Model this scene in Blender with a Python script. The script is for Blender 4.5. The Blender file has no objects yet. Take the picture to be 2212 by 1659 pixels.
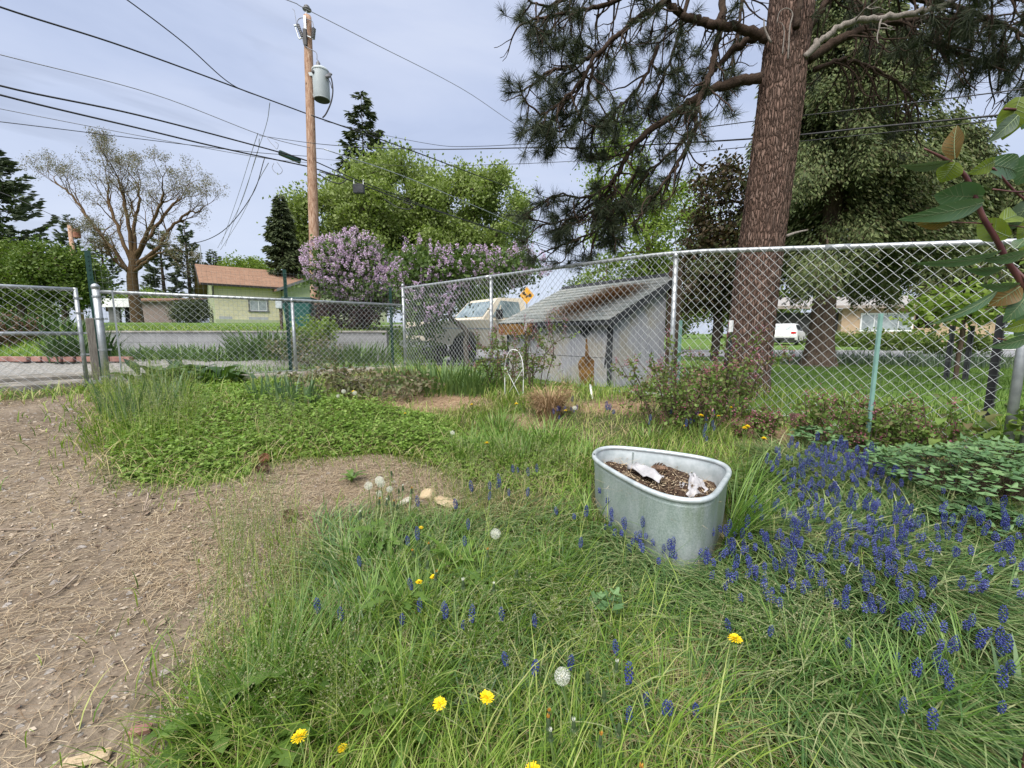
import bpy, bmesh, math, random
import numpy as np
from mathutils import Vector, Matrix
rng = np.random.default_rng(11)
random.seed(11)
C = bpy.context.scene.collection
# ------------------------------------------------------------------ camera model (survey of the photograph)
F, PITCH, CZ = 412.0, math.radians(7.05), 1.25
CP, SP = math.cos(PITCH), math.sin(PITCH)
def at(x, y, Z):
    """point seen at (x, y) of a 2212 x 1659 view at depth Z metres"""
    u = (x-1106)/890.0; v = (y-829.5)/890.0
    return np.array([Z*u, Z*(CP-v*SP), CZ-Z*(SP+v*CP)])
def sm(a, b, t):
    t = np.clip((t-a)/(b-a), 0, 1); return t*t*(3-2*t)
def H(x, y):
    """height of the terrain"""
    x = np.asarray(x, float); y = np.asarray(y, float)
    r = np.hypot(x, np.maximum(y, -2))
    z = np.interp(r, [0, 1, 2, 3, 4.2, 5, 7.5, 9, 12, 30, 400], [-.05, .03, .15, .30, .43, .52, .58, .52, .40, .36, .36])
    z = z + .09*np.exp(-((x-1.6)**2+(y-4.1)**2)/1.6)
    al = .60
    out = sm(-3.2, -4.4, x)*sm(8.0, 8.8, y)
    z = z*(1-out)+al*out
    up = 1.27+np.clip(y-11, 0, 22)*.038
    left = sm(-2.6, -4.0, x)
    step = np.where(x < -10.9, sm(8.9, 12.0, y), np.where(y > 11.12, 1.0, 0.0))
    far = sm(30, 14, np.abs(x+12)) if False else 1.0
    k = left*step*far
    z = z*(1-k)+up*k
    # the steps up to the lane behind the gate
    g = sm(5.6, 7.4, y)*sm(-4.3, -5.2, x)*(1-sm(8.9, 10, y))
    return z + .06*g
def wob(x, y):
    return (.012*np.sin(x*2.3+1.1*np.sin(y*1.7))+.010*np.sin(y*3.1+1.3*np.sin(x*2.1+2))+.006*np.sin(x*7.1+y*5.3)+.004*np.sin(x*13.+2*np.sin(y*9)))
def Hg(x, y):
    return H(x, y)+wob(np.asarray(x, float), np.asarray(y, float))
def hit(x, y):
    """ground point under a view point"""
    u = (x-1106)/890.0; v = (y-829.5)/890.0
    d = np.array([u, CP-v*SP, -(SP+v*CP)])
    z0 = .2
    for Z in np.geomspace(.5, 90, 900):
        p = d*Z
        if CZ+p[2] <= float(Hg(p[0], p[1])):
            return np.array([p[0], p[1], float(Hg(p[0], p[1]))])
    p = d*30
    return np.array([p[0], p[1], float(Hg(p[0], p[1]))])
def poly_hit(pts): return np.array([hit(*q)[:2] for q in pts])
def inside(P, poly):
    x, y = P[:, 0], P[:, 1]; c = np.zeros(len(P), bool); n = len(poly)
    for i in range(n):
        x0, y0 = poly[i]; x1, y1 = poly[(i+1) % n]
        if y0 == y1: continue
        c ^= ((y0 > y) != (y1 > y)) & (x < (x1-x0)*(y-y0)/(y1-y0)+x0)
    return c
def edge_dist(P, poly):
    d = np.full(len(P), 1e9); n = len(poly)
    for i in range(n):
        a = poly[i]; b = poly[(i+1) % n]; ab = b-a
        t = np.clip(((P-a)@ab)/(ab@ab+1e-12), 0, 1)
        q = a+t[:, None]*ab
        d = np.minimum(d, np.hypot(*(P-q).T))
    return d
# ------------------------------------------------------------------ mesh building
def link(o, parent=None):
    C.objects.link(o)
    if parent is not None: o.parent = parent
    return o
def raw_mesh(name, V, faces, smooth=False):
    me = bpy.data.meshes.new(name)
    V = np.ascontiguousarray(V, dtype=np.float32)
    me.vertices.add(len(V)); me.vertices.foreach_set("co", V.ravel())
    tot = sum(f.size for f in faces); n = sum(len(f) for f in faces)
    me.loops.add(tot); me.polygons.add(n)
    li = np.concatenate([f.ravel() for f in faces]).astype(np.int32)
    cnt = np.concatenate([np.full(len(f), f.shape[1], np.int32) for f in faces])
    st = np.concatenate([[0], np.cumsum(cnt)[:-1]]).astype(np.int32)
    me.loops.foreach_set("vertex_index", li); me.polygons.foreach_set("loop_start", st)
    me.polygons.foreach_set("use_smooth", np.full(n, smooth, dtype=bool))
    me.update(calc_edges=True)
    return me
class MB:
    def __init__(s): s.V = []; s.F = {}; s.n = 0
    def add(s, V, F):
        V = np.asarray(V, float).reshape(-1, 3)
        F = np.asarray(F, dtype=np.int64)
        if F.ndim == 1: F = F[None]
        s.F.setdefault(F.shape[1], []).append(F+s.n); s.V.append(V); s.n += len(V)
        return s
    def addm(s, V, Fl):
        V = np.asarray(V, float).reshape(-1, 3)
        for f in Fl: s.F.setdefault(len(f), []).append(np.array([f])+s.n)
        s.V.append(V); s.n += len(V); return s
    def box(s, c, size, rot=None, taper=1.0):
        x, y, z = np.array(size)/2
        V = np.array([[-x,-y,-z],[x,-y,-z],[x,y,-z],[-x,y,-z],[-x*taper,-y*taper,z],[x*taper,-y*taper,z],[x*taper,y*taper,z],[-x*taper,y*taper,z]])
        if rot is not None: V = V@np.asarray(rot).T
        return s.add(V+np.asarray(c), [[0,3,2,1],[4,5,6,7],[0,1,5,4],[1,2,6,5],[2,3,7,6],[3,0,4,7]])
    def rbox(s, c, size, b=.02, rot=None):
        """box with chamfered upright edges and top"""
        x, y, z = np.array(size)/2
        def ring(dx, zz): 
            X, Y = x-dx, y-dx; k = b
            return [[-X+k,-Y,zz],[X-k,-Y,zz],[X,-Y+k,zz],[X,Y-k,zz],[X-k,Y,zz],[-X+k,Y,zz],[-X,Y-k,zz],[-X,-Y+k,zz]]
        V = np.array(ring(b,-z)+ring(0,-z+b)+ring(0,z-b)+ring(b,z))
        if rot is not None: V = V@np.asarray(rot).T
        Fs = [[r*8+i, r*8+(i+1)%8, (r+1)*8+(i+1)%8, (r+1)*8+i] for r in range(3) for i in range(8)]
        base = s.n
        s.add(V+np.asarray(c), Fs)
        s.F.setdefault(8, []).append(np.array([[7,6,5,4,3,2,1,0],[24,25,26,27,28,29,30,31]])+base)
        return s
    def tube(s, pts, r, n=6, cap=True):
        P = np.asarray(pts, float); m = len(P)
        r = np.broadcast_to(np.asarray(r, float), (m,))
        T = np.gradient(P, axis=0); T /= np.linalg.norm(T, axis=1)[:, None]+1e-12
        a = np.abs(T.mean(0)); ref = np.eye(3)[int(np.argmin(a))]
        N = np.cross(T, ref); N /= np.linalg.norm(N, axis=1)[:, None]+1e-12
        B = np.cross(T, N)
        th = np.arange(n)*2*math.pi/n
        V = P[:, None]+r[:, None, None]*(np.cos(th)[None, :, None]*N[:, None]+np.sin(th)[None, :, None]*B[:, None])
        i = np.arange(m-1)[:, None]*n; j = np.arange(n)[None]; k = (j+1) % n
        Fq = np.stack([i+j, i+k, i+n+k, i+n+j], -1).reshape(-1, 4)[:, ::-1]
        b0 = s.n
        s.add(V.reshape(-1, 3), Fq)
        if cap:
            s.F.setdefault(n, []).append(np.array([np.arange(n)])+b0)
            s.F.setdefault(n, []).append(np.array([np.arange(n)[::-1]])+b0+(m-1)*n)
        return s
    def lathe(s, prof, n=16, M=None, c=(0,0,0)):
        """prof: list of (radius, height)"""
        prof = np.asarray(prof, float); th = np.arange(n)*2*math.pi/n; m = len(prof)
        V = np.stack([prof[:, 0][:, None]*np.cos(th), prof[:, 0][:, None]*np.sin(th), np.repeat(prof[:, 1][:, None], n, 1)], -1).reshape(-1, 3)
        if M is not None: V = V@np.asarray(M).T
        i = np.arange(m-1)[:, None]*n; j = np.arange(n)[None]; k = (j+1) % n
        b0 = s.n
        s.add(V+np.asarray(c), np.stack([i+j, i+k, i+n+k, i+n+j], -1).reshape(-1, 4))
        s.F.setdefault(n, []).append(np.array([np.arange(n)[::-1]])+b0)
        s.F.setdefault(n, []).append(np.array([np.arange(n)])+b0+(m-1)*n)
        return s
    def prism(s, poly, a, b):
        """poly of 3-D points extruded by vector from a*0 to: poly+a, poly+b"""
        P = np.asarray(poly, float); n = len(P)
        V = np.vstack([P+np.asarray(a), P+np.asarray(b)])
        b0 = s.n
        s.add(V, [[i, (i+1) % n, n+(i+1) % n, n+i] for i in range(n)])
        s.F.setdefault(n, []).append(np.array([np.arange(n)[::-1]])+b0); s.F.setdefault(n, []).append(np.array([np.arange(n)])+b0+n)
        return s
    def quad(s, a, b, c, d): return s.add([a, b, c, d], [[0, 1, 2, 3]])
    def build(s, name, mat, parent=None, smooth=False, loc=None):
        V = np.vstack(s.V)
        if loc is not None: V = V-np.asarray(loc)
        me = raw_mesh(name, V, [np.vstack(f) for f in s.F.values()], smooth)
        if mat is not None: me.materials.append(mat)
        o = bpy.data.objects.new(name, me)
        if loc is not None: o.location = loc
        return link(o, parent)
def tag(o, label=None, cat=None, group=None, kind=None):
    if label: o['label'] = label
    if cat: o['category'] = cat
    if group: o['group'] = group
    if kind: o['kind'] = kind
    return o
def empty(name, loc, label, cat, group=None, rz=0.0):
    o = bpy.data.objects.new(name, None); o.empty_display_size = .1
    o.location = [float(a) for a in loc]; o.rotation_euler = (0, 0, rz)
    link(o); return tag(o, label, cat, group)
def copy_tree(o, parent=None):
    c = o.copy(); C.objects.link(c)
    if parent is not None: c.parent = parent
    for ch in list(o.children): copy_tree(ch, c)
    return c
def rotz(a): c, s = math.cos(a), math.sin(a); return np.array([[c,-s,0],[s,c,0],[0,0,1.]])
def rotx(a): c, s = math.cos(a), math.sin(a); return np.array([[1.,0,0],[0,c,-s],[0,s,c]])
def roty(a): c, s = math.cos(a), math.sin(a); return np.array([[c,0,s],[0,1.,0],[-s,0,c]])
def unit(v): v = np.asarray(v, float); return v/(np.linalg.norm(v, axis=-1, keepdims=True)+1e-12)
def spline(P, per=6):
    P = np.asarray(P, float)
    if len(P) < 3: 
        t = np.linspace(0, 1, per+1)[:, None]; return P[0]*(1-t)+P[-1]*t
    Q = np.vstack([2*P[0]-P[1], P, 2*P[-1]-P[-2]]); out = []
    for i in range(1, len(Q)-2):
        t = np.linspace(0, 1, per, endpoint=False)[:, None]
        p0, p1, p2, p3 = Q[i-1:i+3]
        out.append(.5*((2*p1)+(-p0+p2)*t+(2*p0-5*p1+4*p2-p3)*t**2+(-p0+3*p1-3*p2+p3)*t**3))
    out.append(P[-1][None]); return np.vstack(out)
# ---- vectorised foliage
def blades(base, head, L, w, a0, a1, segs=4, tip=.12, droop=1.0):
    """curved blades; a0/a1 angle from the vertical at foot and tip"""
    n = len(base); t = np.linspace(0, 1, segs+1)
    ang = a0[:, None]+(a1-a0)[:, None]*t[None]**droop
    ds = L[:, None]/segs
    dx = np.sin(ang)*ds; dz = np.cos(ang)*ds
    X = np.concatenate([np.zeros((n, 1)), np.cumsum(dx[:, :-1], 1)], 1); Zc = np.concatenate([np.zeros((n, 1)), np.cumsum(dz[:, :-1], 1)], 1)
    hx, hy = np.cos(head), np.sin(head)
    P = np.stack([base[:, 0, None]+X*hx[:, None], base[:, 1, None]+X*hy[:, None], base[:, 2, None]+Zc], -1)
    prof = np.interp(t, [0, .25, .6, 1], [.75, 1, .8, tip])*.5
    tw = rng.uniform(-.6, .6, n); sx = np.cos(head+math.pi/2+tw); sy = np.sin(head+math.pi/2+tw)
    off = np.stack([sx, sy, np.zeros(n)], -1)[:, None]*(w[:, None]*prof[None])[..., None]
    V = np.stack([P-off, P+off], 2).reshape(-1, 3)
    k = segs+1
    b = (np.arange(n)*k*2)[:, None]; i = np.arange(segs)[None]*2
    Fq = np.stack([b+i, b+i+1, b+i+3, b+i+2], -1).reshape(-1, 4)
    return V, Fq
def leaf_quads(P, d, nrm, L, w, fold=.0):
    """diamond leaves: foot P, along d, with normal nrm"""
    d = unit(d); s = unit(np.cross(d, nrm)); nn = np.cross(s, d)
    L = np.broadcast_to(L, (len(P),))[:, None]; w = np.broadcast_to(w, (len(P),))[:, None]
    V = np.stack([P, P+d*L*.45+s*w*.5+nn*fold*w, P+d*L, P+d*L*.45-s*w*.5+nn*fold*w], 1).reshape(-1, 3)
    Fq = np.arange(len(P)*4).reshape(-1, 4)
    return V, Fq
def rand_dirs(n):
    v = rng.normal(size=(n, 3)); return unit(v)
def leaves_at(P, L, w, up=.5, out=None, spread=1.0):
    n = len(P); d = rand_dirs(n)*spread
    if out is not None: d = d+out
    nr = rand_dirs(n); nr[:, 2] += up
    sc = rng.uniform(.7, 1.25, n)
    return leaf_quads(P, d, nr, L*sc, w*sc)
# ------------------------------------------------------------------ materials
def new_mat(name):
    m = bpy.data.materials.new(name); m.use_nodes = True; nt = m.node_tree; nt.nodes.clear()
    out = nt.nodes.new('ShaderNodeOutputMaterial'); return m, nt, out
def ramp(nt, fac, stops):
    r = nt.nodes.new('ShaderNodeValToRGB'); e = r.color_ramp.elements
    while len(e) < len(stops): e.new(.5)
    for k, (p, c) in enumerate(stops): e[k].position = p; e[k].color = (*c, 1)
    nt.links.new(fac, r.inputs[0]); return r.outputs[0]
def noise(nt, vec, scale, detail=4, rough=.55, dist=0):
    n = nt.nodes.new('ShaderNodeTexNoise'); n.inputs['Scale'].default_value = scale; n.inputs['Detail'].default_value = detail
    n.inputs['Roughness'].default_value = rough; n.inputs['Distortion'].default_value = dist
    if vec is not None: nt.links.new(vec, n.inputs['Vector'])
    return n.outputs['Fac']
def mix(nt, fac, a, b, mode='MIX'):
    m = nt.nodes.new('ShaderNodeMix'); m.data_type = 'RGBA'; m.blend_type = mode
    for i, v in ((0, fac), (6, a), (7, b)):
        if isinstance(v, (int, float)): m.inputs[i].default_value = v
        elif isinstance(v, tuple): m.inputs[i].default_value = (*v, 1)
        else: nt.links.new(v, m.inputs[i])
    return m.outputs[2]
def coords(nt, which='Object', scale=None):
    t = nt.nodes.new('ShaderNodeTexCoord'); o = t.outputs[which]
    if scale is not None:
        mp = nt.nodes.new('ShaderNodeMapping'); mp.inputs['Scale'].default_value = scale; nt.links.new(o, mp.inputs[0]); o = mp.outputs[0]
    return o
def bump(nt, h, strength=.3, dist=.02):
    b = nt.nodes.new('ShaderNodeBump'); b.inputs['Strength'].default_value = strength; b.inputs['Distance'].default_value = dist
    nt.links.new(h, b.inputs['Height']); return b.outputs[0]
def principled(nt, out, col, rough=.8, metal=0, spec=.4, normal=None):
    p = nt.nodes.new('ShaderNodeBsdfPrincipled')
    if isinstance(col, tuple): p.inputs['Base Color'].default_value = (*col, 1)
    else: nt.links.new(col, p.inputs['Base Color'])
    if isinstance(rough, (int, float)): p.inputs['Roughness'].default_value = rough
    else: nt.links.new(rough, p.inputs['Roughness'])
    p.inputs['Metallic'].default_value = metal; p.inputs['Specular IOR Level'].default_value = spec
    if normal is not None: nt.links.new(normal, p.inputs['Normal'])
    nt.links.new(p.outputs[0], out.inputs[0]); return p
def M(name, c1, c2=None, scale=6, rough=.8, metal=0, bmp=0, bscale=None, spec=.4, stretch=None, lo=.35, hi=.65, detail=5, which='Object'):
    m, nt, out = new_mat(name)
    v = coords(nt, which, stretch)
    col = c1; nrm = None
    f = noise(nt, v, scale, detail)
    if c2 is not None: col = ramp(nt, f, [(lo, c1), (hi, c2)])
    if bmp: nrm = bump(nt, noise(nt, v, bscale or scale*4, 4), bmp, .02)
    principled(nt, out, col, rough, metal, spec, nrm); return m
def leafmat(name, cols, trans=.3, rough=.55, gloss=.25):
    """foliage: colour varies leaf by leaf"""
    m, nt, out = new_mat(name)
    g = nt.nodes.new('ShaderNodeNewGeometry')
    st = [(i/(len(cols)-1) if len(cols) > 1 else 0, c) for i, c in enumerate(cols)]
    col = ramp(nt, g.outputs['Random Per Island'], st)
    p = nt.nodes.new('ShaderNodeBsdfPrincipled'); nt.links.new(col, p.inputs['Base Color'])
    p.inputs['Roughness'].default_value = rough; p.inputs['Specular IOR Level'].default_value = gloss
    t = nt.nodes.new('ShaderNodeBsdfTranslucent'); nt.links.new(mix(nt, 1.0, col, (1.0, 1.1, .55), 'MULTIPLY'), t.inputs[0])
    x = nt.nodes.new('ShaderNodeMixShader'); x.inputs[0].default_value = trans
    nt.links.new(p.outputs[0], x.inputs[1]); nt.links.new(t.outputs[0], x.inputs[2]); nt.links.new(x.outputs[0], out.inputs[0])
    return m
MT = {}
MT['galv'] = M('galvanised_steel', (.30,.32,.33), (.40,.42,.43), 18, .42, .6, .05, 60, .5)
MT['wire'] = M('galvanised_wire', (.40,.42,.43), (.52,.54,.54), 9, .45, .35, 0, None, .5)
MT['green_steel'] = M('dark_green_enamel', (.006,.035,.026), (.010,.05,.038), 9, .45)
MT['mint_steel'] = M('pale_green_enamel', (.16,.29,.25), (.20,.36,.31), 14, .55)
MT['black'] = M('black_enamel', (.012,.012,.013), (.02,.02,.022), 9, .5)
MT['rubber'] = M('black_rubber', (.015,.015,.016), (.03,.03,.03), 20, .8)
MT['white_paint'] = M('white_paint', (.70,.71,.70), (.78,.79,.78), 7, .5)
MT['concrete'] = M('weathered_concrete', (.20,.185,.165), (.38,.36,.33), 5, .92, 0, .4, 26, .2, lo=.3, hi=.7)
MT['conc_dark'] = M('dark_mossy_concrete', (.10,.095,.08), (.26,.24,.21), 6, .95, 0, .5, 30, .2)
MT['cable'] = M('black_cable', (.014,.014,.016), (.022,.022,.025), 4, .6)
MT['cable_grey'] = M('grey_cable', (.16,.165,.18), (.22,.22,.24), 4, .6)
EXPO = 1.05
SUN_E = 3.6
# ------------------------------------------------------------------ camera, sky, sun
sc = bpy.context.scene
cam = bpy.data.cameras.new("camera"); co = bpy.data.objects.new("camera", cam); C.objects.link(co)
co.location = (0, 0, CZ); co.rotation_euler = (math.pi/2-PITCH, 0, 0)
cam.sensor_width = 36; cam.lens = 36*412/1024; cam.clip_start = .05; cam.clip_end = 2000
sc.camera = co
sc.view_settings.view_transform = 'Standard'; sc.view_settings.look = 'None'; sc.view_settings.exposure = EXPO; sc.view_settings.gamma = 1
sc.cycles.max_bounces = 6; sc.cycles.diffuse_bounces = 3; sc.cycles.glossy_bounces = 2; sc.cycles.transmission_bounces = 4; sc.cycles.transparent_max_bounces = 6
sc.cycles.caustics_reflective = False; sc.cycles.caustics_refractive = False
SUN_EL, SUN_AZ = math.radians(56), math.radians(205)     # azimuth clockwise from +Y: behind the camera, to the left
w = bpy.data.worlds.new("World"); sc.world = w; w.use_nodes = True; nt = w.node_tree; nt.nodes.clear()
wo = nt.nodes.new('ShaderNodeOutputWorld'); bg = nt.nodes.new('ShaderNodeBackground'); bg.inputs[1].default_value = .1
sky = nt.nodes.new('ShaderNodeTexSky'); sky.sky_type = 'NISHITA'; sky.sun_disc = False; sky.sun_elevation = SUN_EL; sky.sun_rotation = SUN_AZ
sky.air_density = 1.0; sky.dust_density = 2.0
gen = coords(nt, 'Generated')
mp = nt.nodes.new('ShaderNodeMapping'); mp.inputs['Scale'].default_value = (1.0, 1.0, 3.2); nt.links.new(gen, mp.inputs[0])
c1 = noise(nt, mp.outputs[0], 1.7, 7, .52, .35)
cloud = ramp(nt, c1, [(.30, (2.3, 2.7, 3.75)), (.45, (2.8, 3.2, 4.25)), (.60, (3.25, 3.6, 4.55)), (.78, (3.7, 4.0, 4.75))])
# a few darker streaks low in the west
mp2 = nt.nodes.new('ShaderNodeMapping'); mp2.inputs['Scale'].default_value = (1.0, 1.0, 5.0); mp2.inputs['Location'].default_value = (.35, .1, .2); nt.links.new(gen, mp2.inputs[0])
c2 = noise(nt, mp2.outputs[0], 2.6, 5, .5, .5)
dk = ramp(nt, c2, [(.50, (0, 0, 0)), (.68, (1, 1, 1))])
sep = nt.nodes.new('ShaderNodeSeparateXYZ'); nt.links.new(gen, sep.inputs[0])
wx = nt.nodes.new('ShaderNodeMapRange'); wx.inputs[1].default_value = -.15; wx.inputs[2].default_value = -.75; nt.links.new(sep.outputs[0], wx.inputs[0])
dkm = nt.nodes.new('ShaderNodeMath'); dkm.operation = 'MULTIPLY'; nt.links.new(dk, dkm.inputs[0]); nt.links.new(wx.outputs[0], dkm.inputs[1])
dk2 = nt.nodes.new('ShaderNodeMath'); dk2.operation = 'MULTIPLY'; dk2.inputs[1].default_value = .9; nt.links.new(dkm.outputs[0], dk2.inputs[0])
cloud2 = mix(nt, dk2.outputs[0], cloud, (1.75, 2.0, 2.7))
# paler near the horizon
hz = nt.nodes.new('ShaderNodeMapRange'); hz.inputs[1].default_value = .0; hz.inputs[2].default_value = .42; hz.inputs[3].default_value = .55; hz.inputs[4].default_value = 0; nt.links.new(sep.outputs[2], hz.inputs[0])
cloud3 = mix(nt, hz.outputs[0], cloud2, (3.8, 4.15, 4.8))
nt.links.new(mix(nt, .90, sky.outputs[0], cloud3), bg.inputs[0]); nt.links.new(bg.outputs[0], wo.inputs[0])
sl = bpy.data.lights.new("sun", 'SUN'); sl.energy = SUN_E; sl.angle = math.radians(65); sl.color = (1, .96, .90)
so = bpy.data.objects.new("sun", sl); C.objects.link(so)
sd = Vector((math.sin(SUN_AZ)*math.cos(SUN_EL), math.cos(SUN_AZ)*math.cos(SUN_EL), math.sin(SUN_EL)))
so.rotation_euler = sd.to_track_quat('Z', 'Y').to_euler()
# ------------------------------------------------------------------ where things grow
PATH = poly_hit([(-250,866),(0,868),(110,858),(200,852),(214,880),(208,950),(225,1000),(252,1040),(330,1054),(420,1054),(520,1037),(570,1010),(640,997),(760,985),(850,985),(930,1008),(985,1045),(1005,1085),(930,1112),(860,1102),(800,1135),(700,1165),(600,1225),(545,1290),(490,1360),(455,1440),(435,1500),(395,1580),(360,1659),(330,1760),(-250,1760)])
PATH = np.vstack([PATH[:-2], [[-.9, .3], [-1.4, -2.9], [-6, -2.9], [-6, 3]]])
CLOVER = poly_hit([(250,860),(330,838),(520,842),(700,862),(840,880),(980,905),(1010,950),(930,990),(830,983),(650,993),(560,1005),(520,1035),(420,1050),(270,1040),(235,990),(225,900)])
MULCH = [poly_hit(q) for q in ([(790,848),(870,836),(940,852),(1040,850),(1075,880),(960,893),(830,884)],
         [(1235,868),(1330,858),(1400,868),(1430,900),(1260,884)], [(1560,902),(1700,922),(1760,958),(1700,985),(1600,975)],
         [(2090,1290),(2160,1235),(2260,1225),(2260,1440),(2150,1390)], [(1595,985),(1660,985),(1650,1025),(1600,1012)], [(1090,900),(1170,890),(1160,935),(1080,940)])]
MUSC = poly_hit([(1640,985),(1760,985),(1900,1040),(2080,1110),(2230,1140),(2260,1659),(1700,1659),(1560,1500),(1400,1330),(1300,1230),(1270,1150),(1330,1110),(1480,1190),(1600,1120),(1620,1040)])
DRY = poly_hit([(1330,1480),(1480,1400),(1590,1470),(1600,1659),(1380,1659)])
YARD = np.array([[-9, 1.2], [-4.97, 4.95], [-1.96, 7.57], [3.25, 2.76], [2.4, 1.8], [2.4, -1], [-9, -1]])
def zone_w(P, poly, soft, nz=.12):
    d = edge_dist(P, poly); s = np.where(inside(P, poly), 1, -1)*d
    s = s+nz*(np.sin(P[:, 0]*5.1+1.7*np.sin(P[:, 1]*4.3))*.6+.5*np.sin(P[:, 1]*9.7+2*np.sin(P[:, 0]*7.9)))
    return sm(-soft, soft, s)
# ------------------------------------------------------------------ ground
def axis(lo, hi, step, extra, far):
    a = np.arange(lo, hi+1e-6, step)
    g = np.geomspace(step*1.6, far, 46)
    return np.unique(np.round(np.concatenate([a, hi+g, lo-g, extra]), 4))
gx = axis(-7.5, 6.5, .07, [-10.9, -10.85, -4.4, -3.4, -2.9, -2.2], 420)
gy = axis(-3, 8.6, .07, [11.11, 11.13], 420)
X, Y = np.meshgrid(gx, gy); P2 = np.stack([X.ravel(), Y.ravel()], 1)
Zg = Hg(P2[:, 0], P2[:, 1]); near = (np.hypot(*P2.T) < 14)
Zg = np.where(near, Zg, H(P2[:, 0], P2[:, 1]))
kx, ky = len(gx), len(gy)
i = np.arange(ky-1)[:, None]*kx; j = np.arange(kx-1)[None]
Fq = np.stack([i+j, i+j+1, i+kx+j+1, i+kx+j], -1).reshape(-1, 4)
me = raw_mesh('ground', np.column_stack([P2, Zg]), [Fq], True)
inY = inside(P2, YARD)
wp = zone_w(P2, PATH, .10)*(edge_dist(P2, YARD) < 9)*((P2[:, 1] < 5.4) | inY)
wm = np.zeros(len(P2))
for q in MULCH: wm = np.maximum(wm, zone_w(P2, q, .12))
lane = sm(5.0, 5.8, P2[:, 1])*sm(-4.0, -5, P2[:, 0])*(1-sm(8.7, 9.4, P2[:, 1]))
lane = np.where(inY, 0, lane)
fl = (P2[:, 0]*.679+P2[:, 1]*.734) > 4.35        # beyond the right-hand fence
lawn = np.where(fl & (P2[:, 0] > -1.2), 1, 0)*1.0
lawn = np.maximum(lawn, ((P2[:, 0] < -2.2) & (P2[:, 1] > 11.11)) | ((P2[:, 0] < -10.9) & (P2[:, 1] > 9)))
col = np.column_stack([np.maximum(wp, 0), lawn, np.maximum(wm, 0), lane]).astype(np.float32)
at_ = me.color_attributes.new('zones', 'FLOAT_COLOR', 'POINT'); at_.data.foreach_set('color', col.ravel())
m, nt, out = new_mat('yard_soil')
a = nt.nodes.new('ShaderNodeAttribute'); a.attribute_name = 'zones'
sp = nt.nodes.new('ShaderNodeSeparateColor'); nt.links.new(a.outputs['Color'], sp.inputs[0])
v = coords(nt, 'Object')
n1 = noise(nt, v, 1.6, 6, .6); n2 = noise(nt, v, 22, 6, .65); n3 = noise(nt, v, 95, 4, .7)
dirt = ramp(nt, n1, [(.30, (.085, .066, .046)), (.50, (.155, .122, .088)), (.70, (.23, .188, .142))])
dirt = mix(nt, .55, dirt, ramp(nt, n2, [(.30, (.06, .046, .032)), (.52, (.17, .135, .098)), (.72, (.32, .262, .195))]))
vo = nt.nodes.new('ShaderNodeTexVoronoi'); vo.inputs['Scale'].default_value = 55; nt.links.new(v, vo.inputs[0])
vo.inputs['Randomness'].default_value = 1
chip = ramp(nt, vo.outputs['Distance'], [(.10, (1, 1, 1)), (.22, (0, 0, 0))])
wn = nt.nodes.new('ShaderNodeSeparateColor'); nt.links.new(vo.outputs['Color'], wn.inputs[0])
gt = nt.nodes.new('ShaderNodeMath'); gt.operation = 'GREATER_THAN'; gt.inputs[1].default_value = .62; nt.links.new(wn.outputs[0], gt.inputs[0])
cm = nt.nodes.new('ShaderNodeMath'); cm.operation = 'MULTIPLY'; nt.links.new(chip, cm.inputs[0]); nt.links.new(gt.outputs[0], cm.inputs[1])
dirt = mix(nt, cm.outputs[0], dirt, ramp(nt, wn.outputs[1], [(0, (.12, .09, .07)), (.5, (.38, .31, .23)), (1, (.52, .46, .38))]))
mul = ramp(nt, n2, [(.3, (.11, .07, .045)), (.5, (.25, .165, .10)), (.7, (.36, .26, .17))])
soil = ramp(nt, n2, [(.3, (.030, .034, .014)), (.6, (.075, .085, .032)), (.8, (.13, .11, .06))])
lawnc = ramp(nt, noise(nt, v, 1.1, 8, .7), [(.30, (.055, .095, .018)), (.52, (.085, .15, .026)), (.72, (.15, .19, .05))])
grav = ramp(nt, n2, [(.28, (.11, .105, .095)), (.5, (.20, .195, .18)), (.72, (.30, .29, .275))])
base = mix(nt, sp.outputs[1], soil, lawnc)
base = mix(nt, a.outputs['Alpha'], base, grav)
base = mix(nt, sp.outputs[2], base, mul)
base = mix(nt, sp.outputs[0], base, dirt)
hh = mix(nt, .5, n2, n3)
principled(nt, out, base, .95, 0, .15, bump(nt, hh, .55, .02))
me.materials.append(m)
tag(link(bpy.data.objects.new('ground', me)), kind='structure')
def sheet(name, pts, mat, dz=.006, n=1, kind='structure', thick=0):
    """strip laid on the terrain: pts = list of (left xy, right xy) pairs"""
    mb = MB(); A = np.array([p[0] for p in pts], float); B = np.array([p[1] for p in pts], float)
    t = np.linspace(0, 1, n+1)
    G = A[:, None]*(1-t[None, :, None])+B[:, None]*t[None, :, None]
    Zs = H(G[..., 0], G[..., 1])+dz
    V = np.concatenate([G, Zs[..., None]], -1).reshape(-1, 3); r, c = len(A), n+1
    i = np.arange(r-1)[:, None]*c; j = np.arange(c-1)[None]
    mb.add(V, np.stack([i+j, i+j+1, i+c+j+1, i+c+j], -1).reshape(-1, 4))
    o = mb.build(name, mat); return tag(o, kind=kind)
MT['asphalt'] = M('old_asphalt', (.14,.14,.145), (.26,.26,.265), 2.2, .9, 0, .25, 60, .3, lo=.3, hi=.7)
MT['drive'] = M('pale_driveway_concrete', (.30,.295,.285), (.42,.41,.40), 3, .9, 0, .2, 40, .3)
st = np.linspace(0, 1, 40)
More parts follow.
